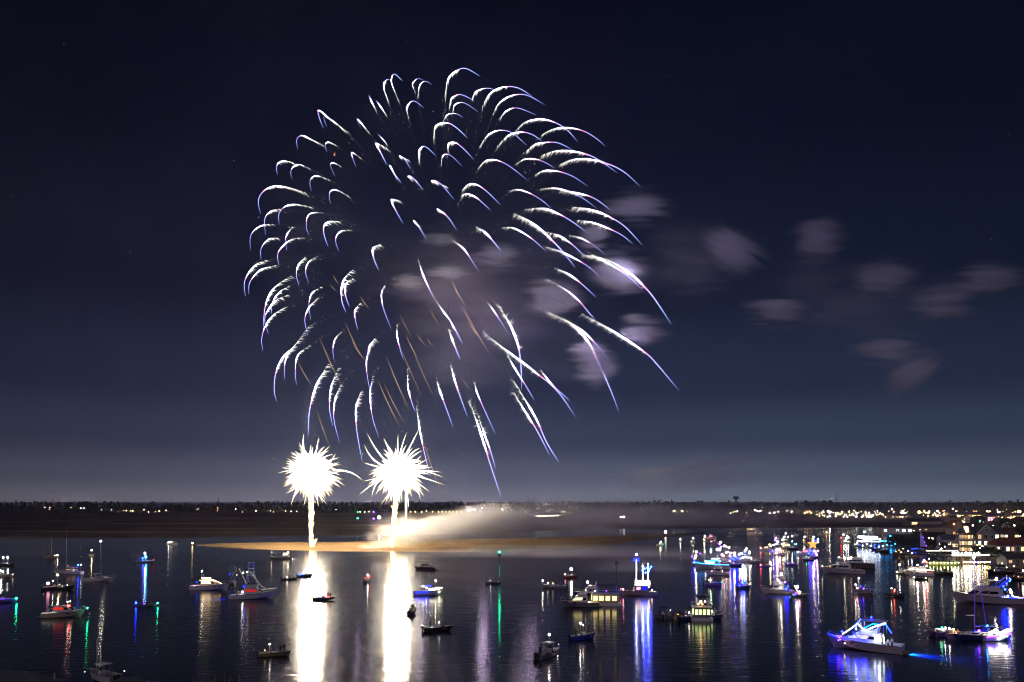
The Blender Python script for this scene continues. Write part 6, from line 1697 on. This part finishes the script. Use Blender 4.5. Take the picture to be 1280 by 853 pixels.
def shore_lamp(px, py, c, s, r, label, group, h=None, z=1.2):
    Y = 1480 if px < 700 else 1480 - min(1, (px - 700) / 250) * 420
    if py > 644:
        Y = (CAM_H - z - 4) * F / (py - HY)
    top = CAM_H - (py - HY) / F * Y
    h = max(2.5, top - z)
    key = (c, s, round(r, 1), round(h))
    if key not in _lm:
        mb = MB(); mb.tube([(0, 0, 0), (0, 0, h - r * .8)], [.12, .07], 5, 0); mb.ball((0, 0, h), r, 8, 6, 1)
        _lm[key] = mb.mesh('shore_lamp', [DMETAL, glow(c, s)])
    o = bpy.data.objects.new('shore_lamp', _lm[key]); col.objects.link(o)
    o.location = ((px - 640) / F * Y, Y, z)
    tag(o, label, 'lamp', group)
    return o


LEFT = [(56, 634.5, 'warm'), (62, 637, 'white'), (62.5, 634.5, 'warm'), (88.5, 634.5, 'warm'), (101, 635.5, 'white'), (105, 635.3, 'white'), (127, 637.4, 'white'), (139.5, 638, 'white'), (154.5, 638.5, 'warm'), (158, 638.5, 'warm'), (163.5, 638.8, 'yellow'), (166, 639, 'warm'),
        (180, 638, 'white'), (185.5, 641.5, 'white'), (194, 640, 'warm'), (199, 639, 'warm'), (207.5, 638.3, 'warm'), (248, 636, 'warm'), (246, 637, 'warm'), (272, 635, 'orange'), (272, 638.5, 'orange'), (294.5, 636.7, 'white'), (303, 641, 'white'), (320, 639, 'white'), (338, 638.5, 'white'),
        (342, 642, 'orange'), (357, 639, 'warm'), (364, 639.3, 'white'), (371, 639.3, 'white'), (420, 637, 'white')]
for x, y, c in LEFT:
    shore_lamp(x, y, c, 30, rt.uniform(.4, .7), 'small pale lamp scattered along the dark woods left of the fireworks', 'lamps before the left woods')
MID = [(450, 641, 'yellow'), (456, 641.5, 'yellow'), (461, 640, 'yellow'), (527, 641, 'yellow'), (533, 639, 'yellow'), (541, 639.5, 'yellow'), (548, 640, 'yellow'), (553, 641.5, 'yellow'), (557, 641.5, 'warm'), (562, 642, 'yellow'), (566, 642, 'warm'), (571, 642.3, 'yellow'), (577, 641, 'yellow'), (600, 641, 'warm'), (519, 642, 'yellow'), (513, 640, 'warm')]
for x, y, c in MID:
    shore_lamp(x, y, c, 34, rt.uniform(.45, .7), 'yellow lamp in the row on the far shore around the right low firework', 'yellow far lamps behind the fireworks')
shore_lamp(447, 644, 'green', 40, .8, 'upper green harbour lamp between the two low fireworks', 'harbour lamps', None); shore_lamp(447, 648, 'green', 30, .7, 'lower green harbour lamp between the two low fireworks', 'harbour lamps')
shore_lamp(467, 644, 'purple', 60, .8, 'upper violet lamp just left of the right low firework', 'harbour lamps'); shore_lamp(467, 648.5, 'purple', 40, .7, 'lower violet lamp just left of the right low firework', 'harbour lamps'); shore_lamp(474, 647, 'cool', 110, 1.5, 'brilliant blue white lamp just left of the right low firework', 'harbour lamps')
for x, y in ((588, 637.5), (591, 637), (594, 638), (586, 639), (603, 635), (627, 636.5), (629, 637.5), (657, 643), (732, 641), (780, 646.5), (776, 646.5)):
    shore_lamp(x, y, 'cool' if x < 600 else 'white', 60, .95, 'white lamp on the far shore glimmering through the bank of smoke', 'white far lamps in the smoke')
for i in range(9): shore_lamp(671 + i * 3.3, 645.6 - .1 * i, 'white', 34, .7, 'white lamp in the evenly spaced row seen through the smoke', 'even row of far lamps')
for i in range(6): shore_lamp(698 + i * 2.2, 641.6 + .25 * (i - 2.5) ** 2 * .4, 'white', 50, .6, 'white lamp in the short bright arc above the even row', 'bright arc of far lamps')
for x, y, c in ((838, 640, 'warm'), (842, 639.3, 'yellow'), (844, 638.6, 'white'), (846, 639, 'white'), (852, 638.6, 'yellow'), (853.5, 639.5, 'warm'), (910, 641, 'white'), (913.5, 641.5, 'white'), (917, 640.3, 'warm'), (920, 640, 'yellow'), (922, 639.5, 'warm'), (933, 641, 'orange'),
               (944, 637.8, 'white'), (946.5, 639, 'pink'), (949, 639.7, 'white'), (951, 638.5, 'warm'), (962, 641.7, 'white'), (968, 640.5, 'white'), (973, 640, 'white'), (984, 638.8, 'white'), (989.5, 639.5, 'white'), (1006, 641.5, 'warm'), (1009, 640.5, 'orange'), (1012, 639.6, 'warm'), (1014, 641, 'orange')):
    shore_lamp(x, y, c, 50, rt.uniform(.4, .7), 'warm white lamp in small clusters before the woods behind the fleet', 'lamps before the woods behind the fleet')
for i in range(58):
    x = rt.uniform(1023, 1132); y = rt.choice((640, 642.5, 645, 646)) + rt.uniform(-1, 1)
    shore_lamp(x, y, rt.choice(('white', 'white', 'warm', 'cool', 'yellow')), 50, rt.uniform(.3, .6), 'lamp in the dense white glitter of the far waterfront', 'lamps of the far waterfront')
shore_lamp(1037, 640.5, 'white', 120, 1.0, 'largest white lamp at the left of the far waterfront', 'big far lamps'); shore_lamp(1115, 637, 'white', 40, .7, 'white lamp standing clear above the far waterfront', 'big far lamps')
shore_lamp(1149, 640.5, 'orange', 130, 1.5, 'brilliant orange lamp right of the far waterfront glitter', 'big far lamps'); shore_lamp(1161, 640.5, 'warm', 130, 1.1, 'bright warm lamp just right of the brilliant orange one', 'big far lamps'); shore_lamp(1172, 639, 'white', 90, .8, 'white lamp above the peaked hall', 'big far lamps')
shore_lamp(1191, 636, 'white', 50, .6, 'small white lamp high above the amber warehouse', 'big far lamps'); shore_lamp(1234, 640.5, 'orange', 130, 1.6, 'orange floodlight at the right end of the amber warehouse', 'big far lamps'); shore_lamp(1274, 640, 'orange', 150, 1.9, 'biggest orange floodlight near the right edge', 'big far lamps'); shore_lamp(1192, 646, 'orange', 90, 1.2, 'amber floodlight at the left end of the amber warehouse', 'big far lamps')
for i in range(34):
    x = rt.choice((rt.uniform(1140, 1190), rt.uniform(1250, 1284), rt.uniform(1236, 1262)))
    shore_lamp(x, rt.uniform(638.5, 646) if x < 1250 or x > 1262 else rt.uniform(646, 655), rt.choice(('white', 'warm', 'orange', 'yellow')), 50, rt.uniform(.3, .6), 'lamp among the mixed warm lights of the far town at right', 'lamps of the far town')
for x, y, c, lab in ((1222, 650.5, 'purple', 'violet sign lamp above the shingled house'), (1225, 651.5, 'green', 'green sign lamp above the shingled house'), (1219, 650, 'pink', 'pink sign lamp above the shingled house'), (1216, 657, 'white', 'white lamp over the left slope of the shingled roof'), (1226.5, 657.5, 'white', 'white lamp over the gable of the shingled house'), (1268, 657, 'white', 'white lamp over the trees right of the shingled house')):
    shore_lamp(x, y, c, 40, .5, lab, 'lamps above the shingled house')
for x, y, r_ in ((1165.5, 673.5, .5), (1170, 674, .4), (1175, 673, .9), (1180, 672.5, .8)):
    c_ = G(x, 682, 1.6); mb = MB(); hgt = 26 - (y - 625) / F * c_.y - 1.6; mb.tube([(0, 0, -.3), (0, 0, hgt - r_)], .08, 5, 0); mb.ball((0, 0, hgt), r_, 10, 8, 1)
    tag(mb.build('globe_lamp', [DMETAL, glow('warm', 12)], None, c_), 'warm globe lamp on the terrace left of the cottage', 'lamp', 'terrace globe lamps')


for i in range(46):
    x, y = rt.uniform(1120, 1284), rt.uniform(656, 690)
    if x < 1165 and y > 676: continue
    shore_lamp(x, y, rt.choice(('warm', 'white', 'orange', 'yellow', 'cool')), rt.choice((12, 24, 40)), rt.uniform(.16, .34), 'small porch or path lamp among the houses and trees of the right shore', 'porch and path lamps')
for i in range(90):
    x = rt.uniform(1020, 1284)
    shore_lamp(x, rt.uniform(637, 650) if x > 1130 else rt.uniform(638, 647), rt.choice(('warm', 'orange', 'yellow', 'white', 'white')), 40, rt.uniform(.16, .34), 'tiny warm lamp in the crowded lights of the far town', 'tiny far town lamps')
for i, (px, py, w_, h_, rz, lab) in enumerate(((1146, 652, 11, 4, .4, 'small dark roofed house at the left end of the far town slope'), (1209, 653, 12, 5, -.3, 'angled house on the town slope behind the tower roof'), (1228, 655, 13, 5, .5, 'gabled house on the town slope just above the shingled roof'), (1250, 655, 11, 4.5, -.5, 'angled house on the slope right of the rosy block'),
                                            (1259, 660, 12, 5, .3, 'house with one lit side among the grove at right'), (1277, 657, 13, 5.5, -.2, 'tall narrow house on the slope at the right edge'), (1193, 652, 10, 4, .2, 'small house under the left end of the amber warehouse'))):
    g1, g0 = rb_.choice((W3, O4, Y4)), rb_.choice((W3, Z_))
    building('town_house', px, py, 1.8, w_, 9, h_, 2.8, (WALLT, WALLW, WALLB)[i % 3], (ROOFD, ROOFR)[i % 2], lab, [(1.0, 1.4, 1.2, [g1, None, g0, Z_])], 'xy'[i % 2], group='houses of the town slope', rz=rz)
# masts on the skyline
def mast(px, top, label, red=True, D=1700):
    zt = CAM_H - (top - HY) / F * D
    r = empty('radio_mast', ((px - 640) / F * D, D, 0)); tag(r, label, 'mast')
    mb = MB()
    for a in range(3):
        th = a * 2.094; mb.tube([(1.2 * math.cos(th), 1.2 * math.sin(th), 0), (.4 * math.cos(th), .4 * math.sin(th), zt)], .22, 4)
    for q in range(12):
        z0, z1 = zt * q / 12, zt * (q + 1) / 12; mb.tube([(1.2 - .8 * q / 12, 0, z0), (-.6 + .4 * q / 12, .9, z1)], .12, 3)
    mb.build('lattice', DMETAL, r)
    if red:
        lamp(r, (0, 0, zt), 'red', 7, .5, 'warning_lamp'); lamp(r, (0, 0, zt - 6), 'orange', 3, .35, 'warning_lamp')


for px, top, lab, rd in ((65.5, 620, 'red lit radio mast above the far left woods', True), (74, 621.5, 'shorter red lit mast just right of the far left one', True), (273, 619.5, 'lone tall red lit mast left of the fireworks', True), (238, 625, 'low red lit mast left of the lone tall one', True), (592, 625.5, 'small red lit mast right of the low fireworks', True),
                       (661, 621.5, 'left of two red lit masts in the smoke', True), (666, 621.5, 'right of two red lit masts in the smoke', True), (816.5, 620.5, 'red lit mast left of the water tower', True), (1045, 617, 'thin unlit mast rising above the woods at right', False)):
    mast(px, top, lab, rd)
wt = empty('water_tower', ((920 - 640) / F * 1650, 1650, 0)); tag(wt, 'dark mushroom shaped water tower above the woods', 'water tower')
zt = CAM_H + 4.5 * 1.65
mb = MB(); mb.tube([(0, 0, 0), (0, 0, zt - 6)], [2.2, 1.6], 10); mb.build('stem', GREY, wt)
mb = MB(); mb.tube([(0, 0, zt - 7), (0, 0, zt - 5), (0, 0, zt - 3), (0, 0, zt - 1), (0, 0, zt)], [1.8, 5, 6.5, 5.2, 1.5], 14); mb.build('tank', GREY, wt)

# piers and docks


def pier(px0, px1, py, z, depth, label, m=DWOOD, name='pier'):
    a = G((px0 + px1) / 2, py); w_ = (px1 - px0) / F * a.y
    r = empty(name, a); tag(r, label, 'pier')
    mb = MB(); mb.box(-w_ / 2, w_ / 2, 0, depth, z - .3, z); mb.build('deck', m, r)
    n = max(3, int(w_ / 3))
    for i in range(n):
        pb = MB(); x = -w_ / 2 + .2 + (w_ - .4) * i / (n - 1); pb.tube([(x, -.18, -1.5), (x, -.18, z + .7)], .16, 6); pb.build('piling', DWOOD, r)
    return r, w_


r, w_ = pier(1157, 1196, 697.5, 3.1, 5, 'pier edged with one long white light strip left of the turret'); strip(r, [(-w_ / 2, -.4, 3.15), (w_ / 2, -.4, 3.15)], 'white', 9, .10); rail(r, [(-w_ / 2, .1, 3.1), (0, .1, 3.1), (w_ / 2, .1, 3.1)], 1, 9, DWOOD, .05)
r, w_ = pier(1160, 1200, 707, 1.7, 5, 'low dock with yellow green lamps shining beneath its deck')
for i in range(9): lamp(r, (-w_ / 2 + w_ * (i + .5) / 9, -.3, 1.1), rb_.choice(('lime', 'yellow')), 30, .24, 'dock_lamp')
bk = MB(); bk.box(-w_ / 2 + .1, w_ / 2 - .1, 1.6, 1.8, -1.2, 1.38); bk.build('bulkhead', mat('bulkhead_ochre', (.42, .38, .20), .8, noise=.3, nscale=2), r)
r, w_ = pier(1189, 1239, 706, 3.2, 8, 'brightest pier, a blazing white strip before the turret and shingled house'); strip(r, [(-w_ / 2, -.4, 3.9), (w_ / 2 - 1, -.4, 3.9)], 'white', 12, .13)
for i in range(7): lamp(r, (-w_ / 2 + 1.2 + (w_ * .62) * i / 6, .4, 4.3 + .4 * rb_.random()), 'white', 70, rb_.uniform(.35, .6), 'dock_lamp')
for i in range(12): lamp(r, (-w_ / 2 + 5 + (w_ - 6) * i / 11, -.5, .9 + .3 * rb_.random()), rb_.choice(('warm', 'orange', 'yellow', 'white')), 60, rb_.uniform(.2, .34), 'dock_lamp')
r, w_ = pier(1236, 1262, 711.5, 1.4, 4, 'dark unlit dock before the shingled house at right'); lamp(r, (1, -.2, 2.2), 'white', 4, .25, 'dock_lamp')
r, w_ = pier(1256, 1292, 716, 1.4, 4, 'dark dock running out of the picture at the right edge'); lamp(r, (-2, -.2, 2.3), 'warm', 12, .25, 'dock_lamp'); lamp(r, (3.4, -.2, 2.6), 'white', 14, .3, 'dock_lamp'); lamp(r, (-4.6, -.2, 1.9), 'white', 16, .2, 'dock_lamp')
r, w_ = pier(1105, 1158, 697, 1.4, 4, 'dark dock along the bank between the cyan pier house and the piers'); lamp(r, (-4, .3, 2.6), 'orange', 3, .3, 'dock_lamp'); lamp(r, (3, -.2, 2.0), 'cool', 14, .35, 'dock_lamp'); lamp(r, (-2, -.2, 2.4), 'warm', 4, .3, 'dock_lamp')
building('boathouse', 1272, 707, 1.4, 8, 6, 2.6, 1.8, WALLT, ROOFD, 'small tan boathouse on the dark dock at the right edge', [(.9, 1.1, 1.2, [W3, Z_, W3])])
a = G(1086, 685)
ph = empty('pier_house', a); tag(ph, 'two deck pier house outlined in brilliant cyan white light', 'pier house')
mb = MB(); mb.box(-6, 6, 0, 6, .4, .8); mb.box(6.003, 16, 2, 5, .45, .78); mb.build('deck', WOOD, ph)
for i in range(5):
    for y in (.2, 5.6): pole(ph, (-5.6 + i * 2.8, y, -1.5), 7.2, .14, WOOD, 'pile')
mb = MB(); mb.box(-6.2, 6.2, -.1, 6.1, 3.0, 3.25); mb.build('upper_deck', WOOD, ph)
mb = MB(); mb.hexa([(-5.8, -.3, 5.7), (4.2, -.3, 5.7), (4.2, 6.3, 5.7), (-5.8, 6.3, 5.7), (-5, .6, 6.5), (3.4, .6, 6.5), (3.4, 5.4, 6.5), (-5, 5.4, 6.5)]); mb.build('roof', ROOFD, ph)
strip(ph, [(-6, -.35, 6.2), (4.4, -.35, 5.9)], 'cool', 14, .24); strip(ph, [(-6.2, -.2, 5.8), (-2, -.2, 4.6), (6.3, -.2, 4.9), (6.3, -.2, 3.4), (-6.4, -.2, 3.6)], 'cool', 11, .22); strip(ph, [(6.4, 2.0, 3.6), (15.5, 2.0, 3.5)], 'cyan', 12, .26)
for i in range(10): lamp(ph, (-5.6 + i * 2.2, -.2, 1.0 + rb_.random() * 1.2), rb_.choice(('azure', 'cyan', 'cool')), 40, .28, 'deck_lamp')
lamp(ph, (-1.5, 2, 8.6), 'white', 60, .35, 'roof_lamp'); pole(ph, (-1.5, 2, 6.3), 2.0, .05, METAL, 'lamp_post'); lamp(ph, (12.6, 2, 6.0), 'cyan', 30, .6, 'roof_lamp'); pole(ph, (12.6, 2, .7), 4.8, .07, METAL, 'lamp_post')
# docked boats along the bank
for px, py, L_, dg_, hm, lab, ls in ((1104, 690, 7, 5, BLACKP, 'dark boat moored right under the cyan pier house', [(1099, 683.5, 'cool', 14, .3, None)]), (1095, 688.5, 6, 175, NAVY, 'boat glinting blue at the foot of the cyan pier house', [(1093, 684.5, 'azure', 30, .3, None), (1098, 684, 'cyan', 20, .25, None)]),
                                 (1127, 693.5, 9, 178, WALLB, 'brown cabin boat moored at the middle of the dark dock', [(1129, 686, 'warm', 6, .3, None), (1124, 688, 'orange', 2, .4, None)]), (1140, 696.5, 8, 5, CREAM, 'tan boat moored at the right end of the dark dock', [(1137, 693, 'warm', 3, .3, None), (1135.5, 689, 'white', 12, .3, None)]),
                                 (1249, 717, 9, 178, BLACKP, 'dark boat moored off the unlit dock', [(1243, 713, 'warm', 6, .2, None)]), (1277, 726, 8, 175, BLACKP, 'dark boat moored low at the right edge below the docks', [(1279, 713.5, 'white', 40, .3, 1.3), (1273, 721, 'orange', 3, .25, None)])):
    b = boat('moored_boat', px, py, dg_, lab); console_boat(b, L_, hm, True, CANVAS, zf=1.4)
    for l in ls: bl(b, *l)
b = boat('sailboat', 1151, 689, 95, 'docked sailboat with its sail hoisted and lit violet', 'sailboat'); sailboat(b, 8, 11.6, WHITE, .05, False, BCANVAS)
sb_ = MB(); sb_.add([(.3, .1, 2.2), (.3, -3.4, 2.4), (.3, -2.2, 4.6), (.3, -1.4, 7.0), (.3, 0.1, 11.3), (.36, .1, 2.2), (.36, -3.4, 2.4), (.36, -2.2, 4.6), (.36, -1.4, 7.0), (.36, .1, 11.3)], [(0, 1, 2, 3, 4), (9, 8, 7, 6, 5), (0, 5, 6, 1), (1, 6, 7, 2), (2, 7, 8, 3), (3, 8, 9, 4), (4, 9, 5, 0)]); sb_.build('sail', SAILM, b)
for z_, y_ in ((2.6, -2.6), (4.5, -1.8), (7, -.9)): lamp(b, (-.5, y_, z_), 'purple', 16, .22, 'sail_lamp')
strip(b, [(-.6, 2.2, 1.4), (-.6, 5.4, 1.0)], 'azure', 10, .18)


# trees and shrubs near the houses
def tree(px, py, h, r, label, group=None, z=1.6, shrub=False, seed=0):
    rr = random.Random(seed + int(px * 7))
    t = empty('shrub' if shrub else 'tree', G(px, py, z)); tag(t, label, 'shrub' if shrub else 'tree', group)
    tk = MB()
    tk.tube([(0, 0, -.6), (.1, 0, h * .35), (0, .1, h * .7)], [h * .035 + .03, h * .025 + .02, .03], 6)
    for q in range(4):
        a = q * 1.7; tk.tube([(0, 0, h * (.3 + .08 * q)), (r * .6 * math.cos(a), r * .6 * math.sin(a), h * (.5 + .1 * q))], [h * .015 + .02, .02], 5)
    tk.build('trunk', BARK, t)
    cr = MB()
    leaf_mass(cr, (0, 0, h * .55), (r, r, h * .45), 150, .42 if not shrub else .28, rr)
    for q in range(4):
        leaf_mass(cr, (rr.uniform(-.7, .7) * r, rr.uniform(-.7, .7) * r, h * rr.uniform(.4, .85)), (r * .5, r * .5, h * .2), 55, .36, rr)
    cr.build('crown', LEAF2, t)


for px, py, h, r_ in ((1112, 684, 5.5, 2.6), (1120, 683, 6.5, 3), (1129, 684, 6, 3), (1137, 685, 5, 2.6), (1144, 683, 7, 2.6), (1160, 685, 6, 2.6)):
    tree(px, py, h, r_, 'dark round tree in the clump on the bank left of the violet sail', 'trees on the dark bank')
tree(1167, 685, 5, 2.4, 'low dark tree before the terrace globe lamps'); tree(1180, 687, 3.6, 2.2, 'small dark tree right of the terrace globe lamps')
for px, py in ((1221, 693), (1227, 693.5), (1233, 694), (1239, 694), (1245, 694.5)):
    tree(px, py, 3.6, 1.9, 'dark hedge shrub under the windows of the shingled house', 'hedge of the shingled house', shrub=True)
for px, py in ((1250, 696), (1257, 697), (1264, 697.5), (1271, 698), (1278, 698.5)):
    tree(px, py, 2.6, 1.9, 'green shrub in the lit border below the pavilion', 'border of the pavilion', shrub=True)
for px, py, h, r_ in ((1246, 662, 8, 4.5), (1254, 662, 9, 4.5), (1263, 662, 8, 4.5), (1272, 662, 9, 5), (1281, 663, 9, 5), (1276, 672, 8, 4)):
    tree(px, py, h, r_, 'dark leafy tree in the grove behind the gabled house', 'grove behind the gabled house')

# ---------------------------------------------------------------- marker poles and the near shore
g = G(624.5, 727.5)
mk = empty('channel_marker', g); tag(mk, 'tall channel marker pole topped by a green lamp', 'marker')
mb = MB(); mb.tube([(0, 0, -2), (0, 0, 8.6)], [.2, .14], 8); mb.build('pile', DWOOD, mk); mb = MB(); mb.box(-.5, .5, -.08, .08, 8.0, 9.0); mb.build('daymark', mat('daymark_green', (.03, .22, .09), .6), mk); lamp(mk, (0, 0, 9.4), 'green', 130, .24, 'beacon_lamp'); strip(mk, [(0, -.24, 5.4), (0, -.22, 1.6)], 'green', .5, .09)
g = G(771, 737)
mk = empty('channel_marker', g); tag(mk, 'unlit black channel marker pole beside the boat with light masts', 'marker')
mb = MB(); mb.tube([(0, 0, -2), (0, 0, 8.0)], [.22, .15], 8); mb.build('pile', BLACKP, mk); mb = MB(); mb.hexa([(-.55, -.08, 7.2), (.55, -.08, 7.2), (.55, .08, 7.2), (-.55, .08, 7.2), (-.35, -.08, 8.3), (.35, -.08, 8.3), (.35, .08, 8.3), (-.35, .08, 8.3)]); mb.build('daymark', BLACKP, mk)
g = G(832, 668.5); mb = MB(); mb.tube([(0, 0, -1), (0, 0, 1.2)], .3, 8, 0); mb.ball((0, 0, 2.0), (.8, .8, 1.1), 8, 6, 1); tag(mb.build('channel_marker', [DWOOD, glow('white', 14)], None, g), 'stubby white lit marker off the sand spit', 'marker')
mb = MB(); mb.tube([(0, 0, -.5), (0, 0, 1.0)], .2, 6, 0); mb.ball((0, 0, 1.3), .5, 8, 6, 1); tag(mb.build('channel_marker', [DWOOD, glow('warm', 12)], None, G(240.5, 682)), 'small warm lit marker on the left tip of the sandbar', 'marker')


def piling(px, ptop, Y, label, m=WOOD, r=.15):
    zt = CAM_H - (ptop - HY) / F * Y
    mb = MB(); mb.tube([(0, 0, -2), (0, 0, zt - .15), (0, 0, zt)], [r, r * .85, r * .5], 8)
    tag(mb.build('piling', m, None, ((px - 640) / F * Y, Y, 0)), label, 'piling', None)


PALE = mat('new_piling', (.34, .24, .18), .8, noise=.3, nscale=4)
piling(751, 826, 104, 'left of two tall pale pilings at the bottom edge', PALE, .2); piling(770, 822, 104, 'right of two tall pale pilings at the bottom edge', PALE, .2); piling(813.5, 850.5, 101, 'short piling stub cut by the bottom edge at centre right'); piling(369, 851.5, 101, 'dark piling stub in the left bright reflection', DWOOD)
piling(68, 841, 101, 'lone pale piling beside the bottom left roof', PALE, .12); piling(233.5, 838.5, 101, 'tall dark piling left of the low dock railing', DWOOD, .12)
dk = empty('dock', (-36.5, 101, 0)); tag(dk, 'low dark dock with railing and uneven posts at the bottom left', 'dock')
mb = MB(); mb.box(-4.2, 3.2, -.5, 1.4, 1.9, 2.1); mb.build('deck', DWOOD, dk)
for i, (px, pt) in enumerate(((243, 849), (271, 843), (283, 840), (290, 845), (301, 843), (256, 851))):
    x = (px - 640) / F * 101 + 36.5; mb = MB(); mb.tube([(x, -.64, -2), (x, -.64, CAM_H - (pt - HY) / F * 100.4)], .11, 6); mb.build('post', WOOD if i in (1, 2, 3, 4) else DWOOD, dk)
mb = MB(); mb.tube([(-4.2, -.55, 2.7), (1.2, -.55, 3.6)], .07, 4); mb.tube([(-4.2, -.55, 2.35), (1.2, -.55, 3.1)], .06, 4); mb.build('railing', DWOOD, dk)
for cx, apex, hw, lab in ((15, 838, 44, 'dark hip roofed boathouse cut by the bottom left corner'), (160, 846, 40, 'dark hip roofed boathouse at the bottom edge below the cyan lamp workboat')):
    Y = 99
    zt = CAM_H - (apex - HY) / F * Y
    r = empty('boathouse', ((cx - 640) / F * Y, Y, 0)); tag(r, lab, 'boathouse')
    hwm = hw / F * Y
    mb = MB(); mb.box(-hwm * .85, hwm * .85, -3, 3, -1.5, zt - 1.9); mb.build('wall', DWOOD, r)
    hip_roof(r, -hwm, hwm, -3.2, 3.2, zt - 1.9, 1.9, ROOFD, .4)
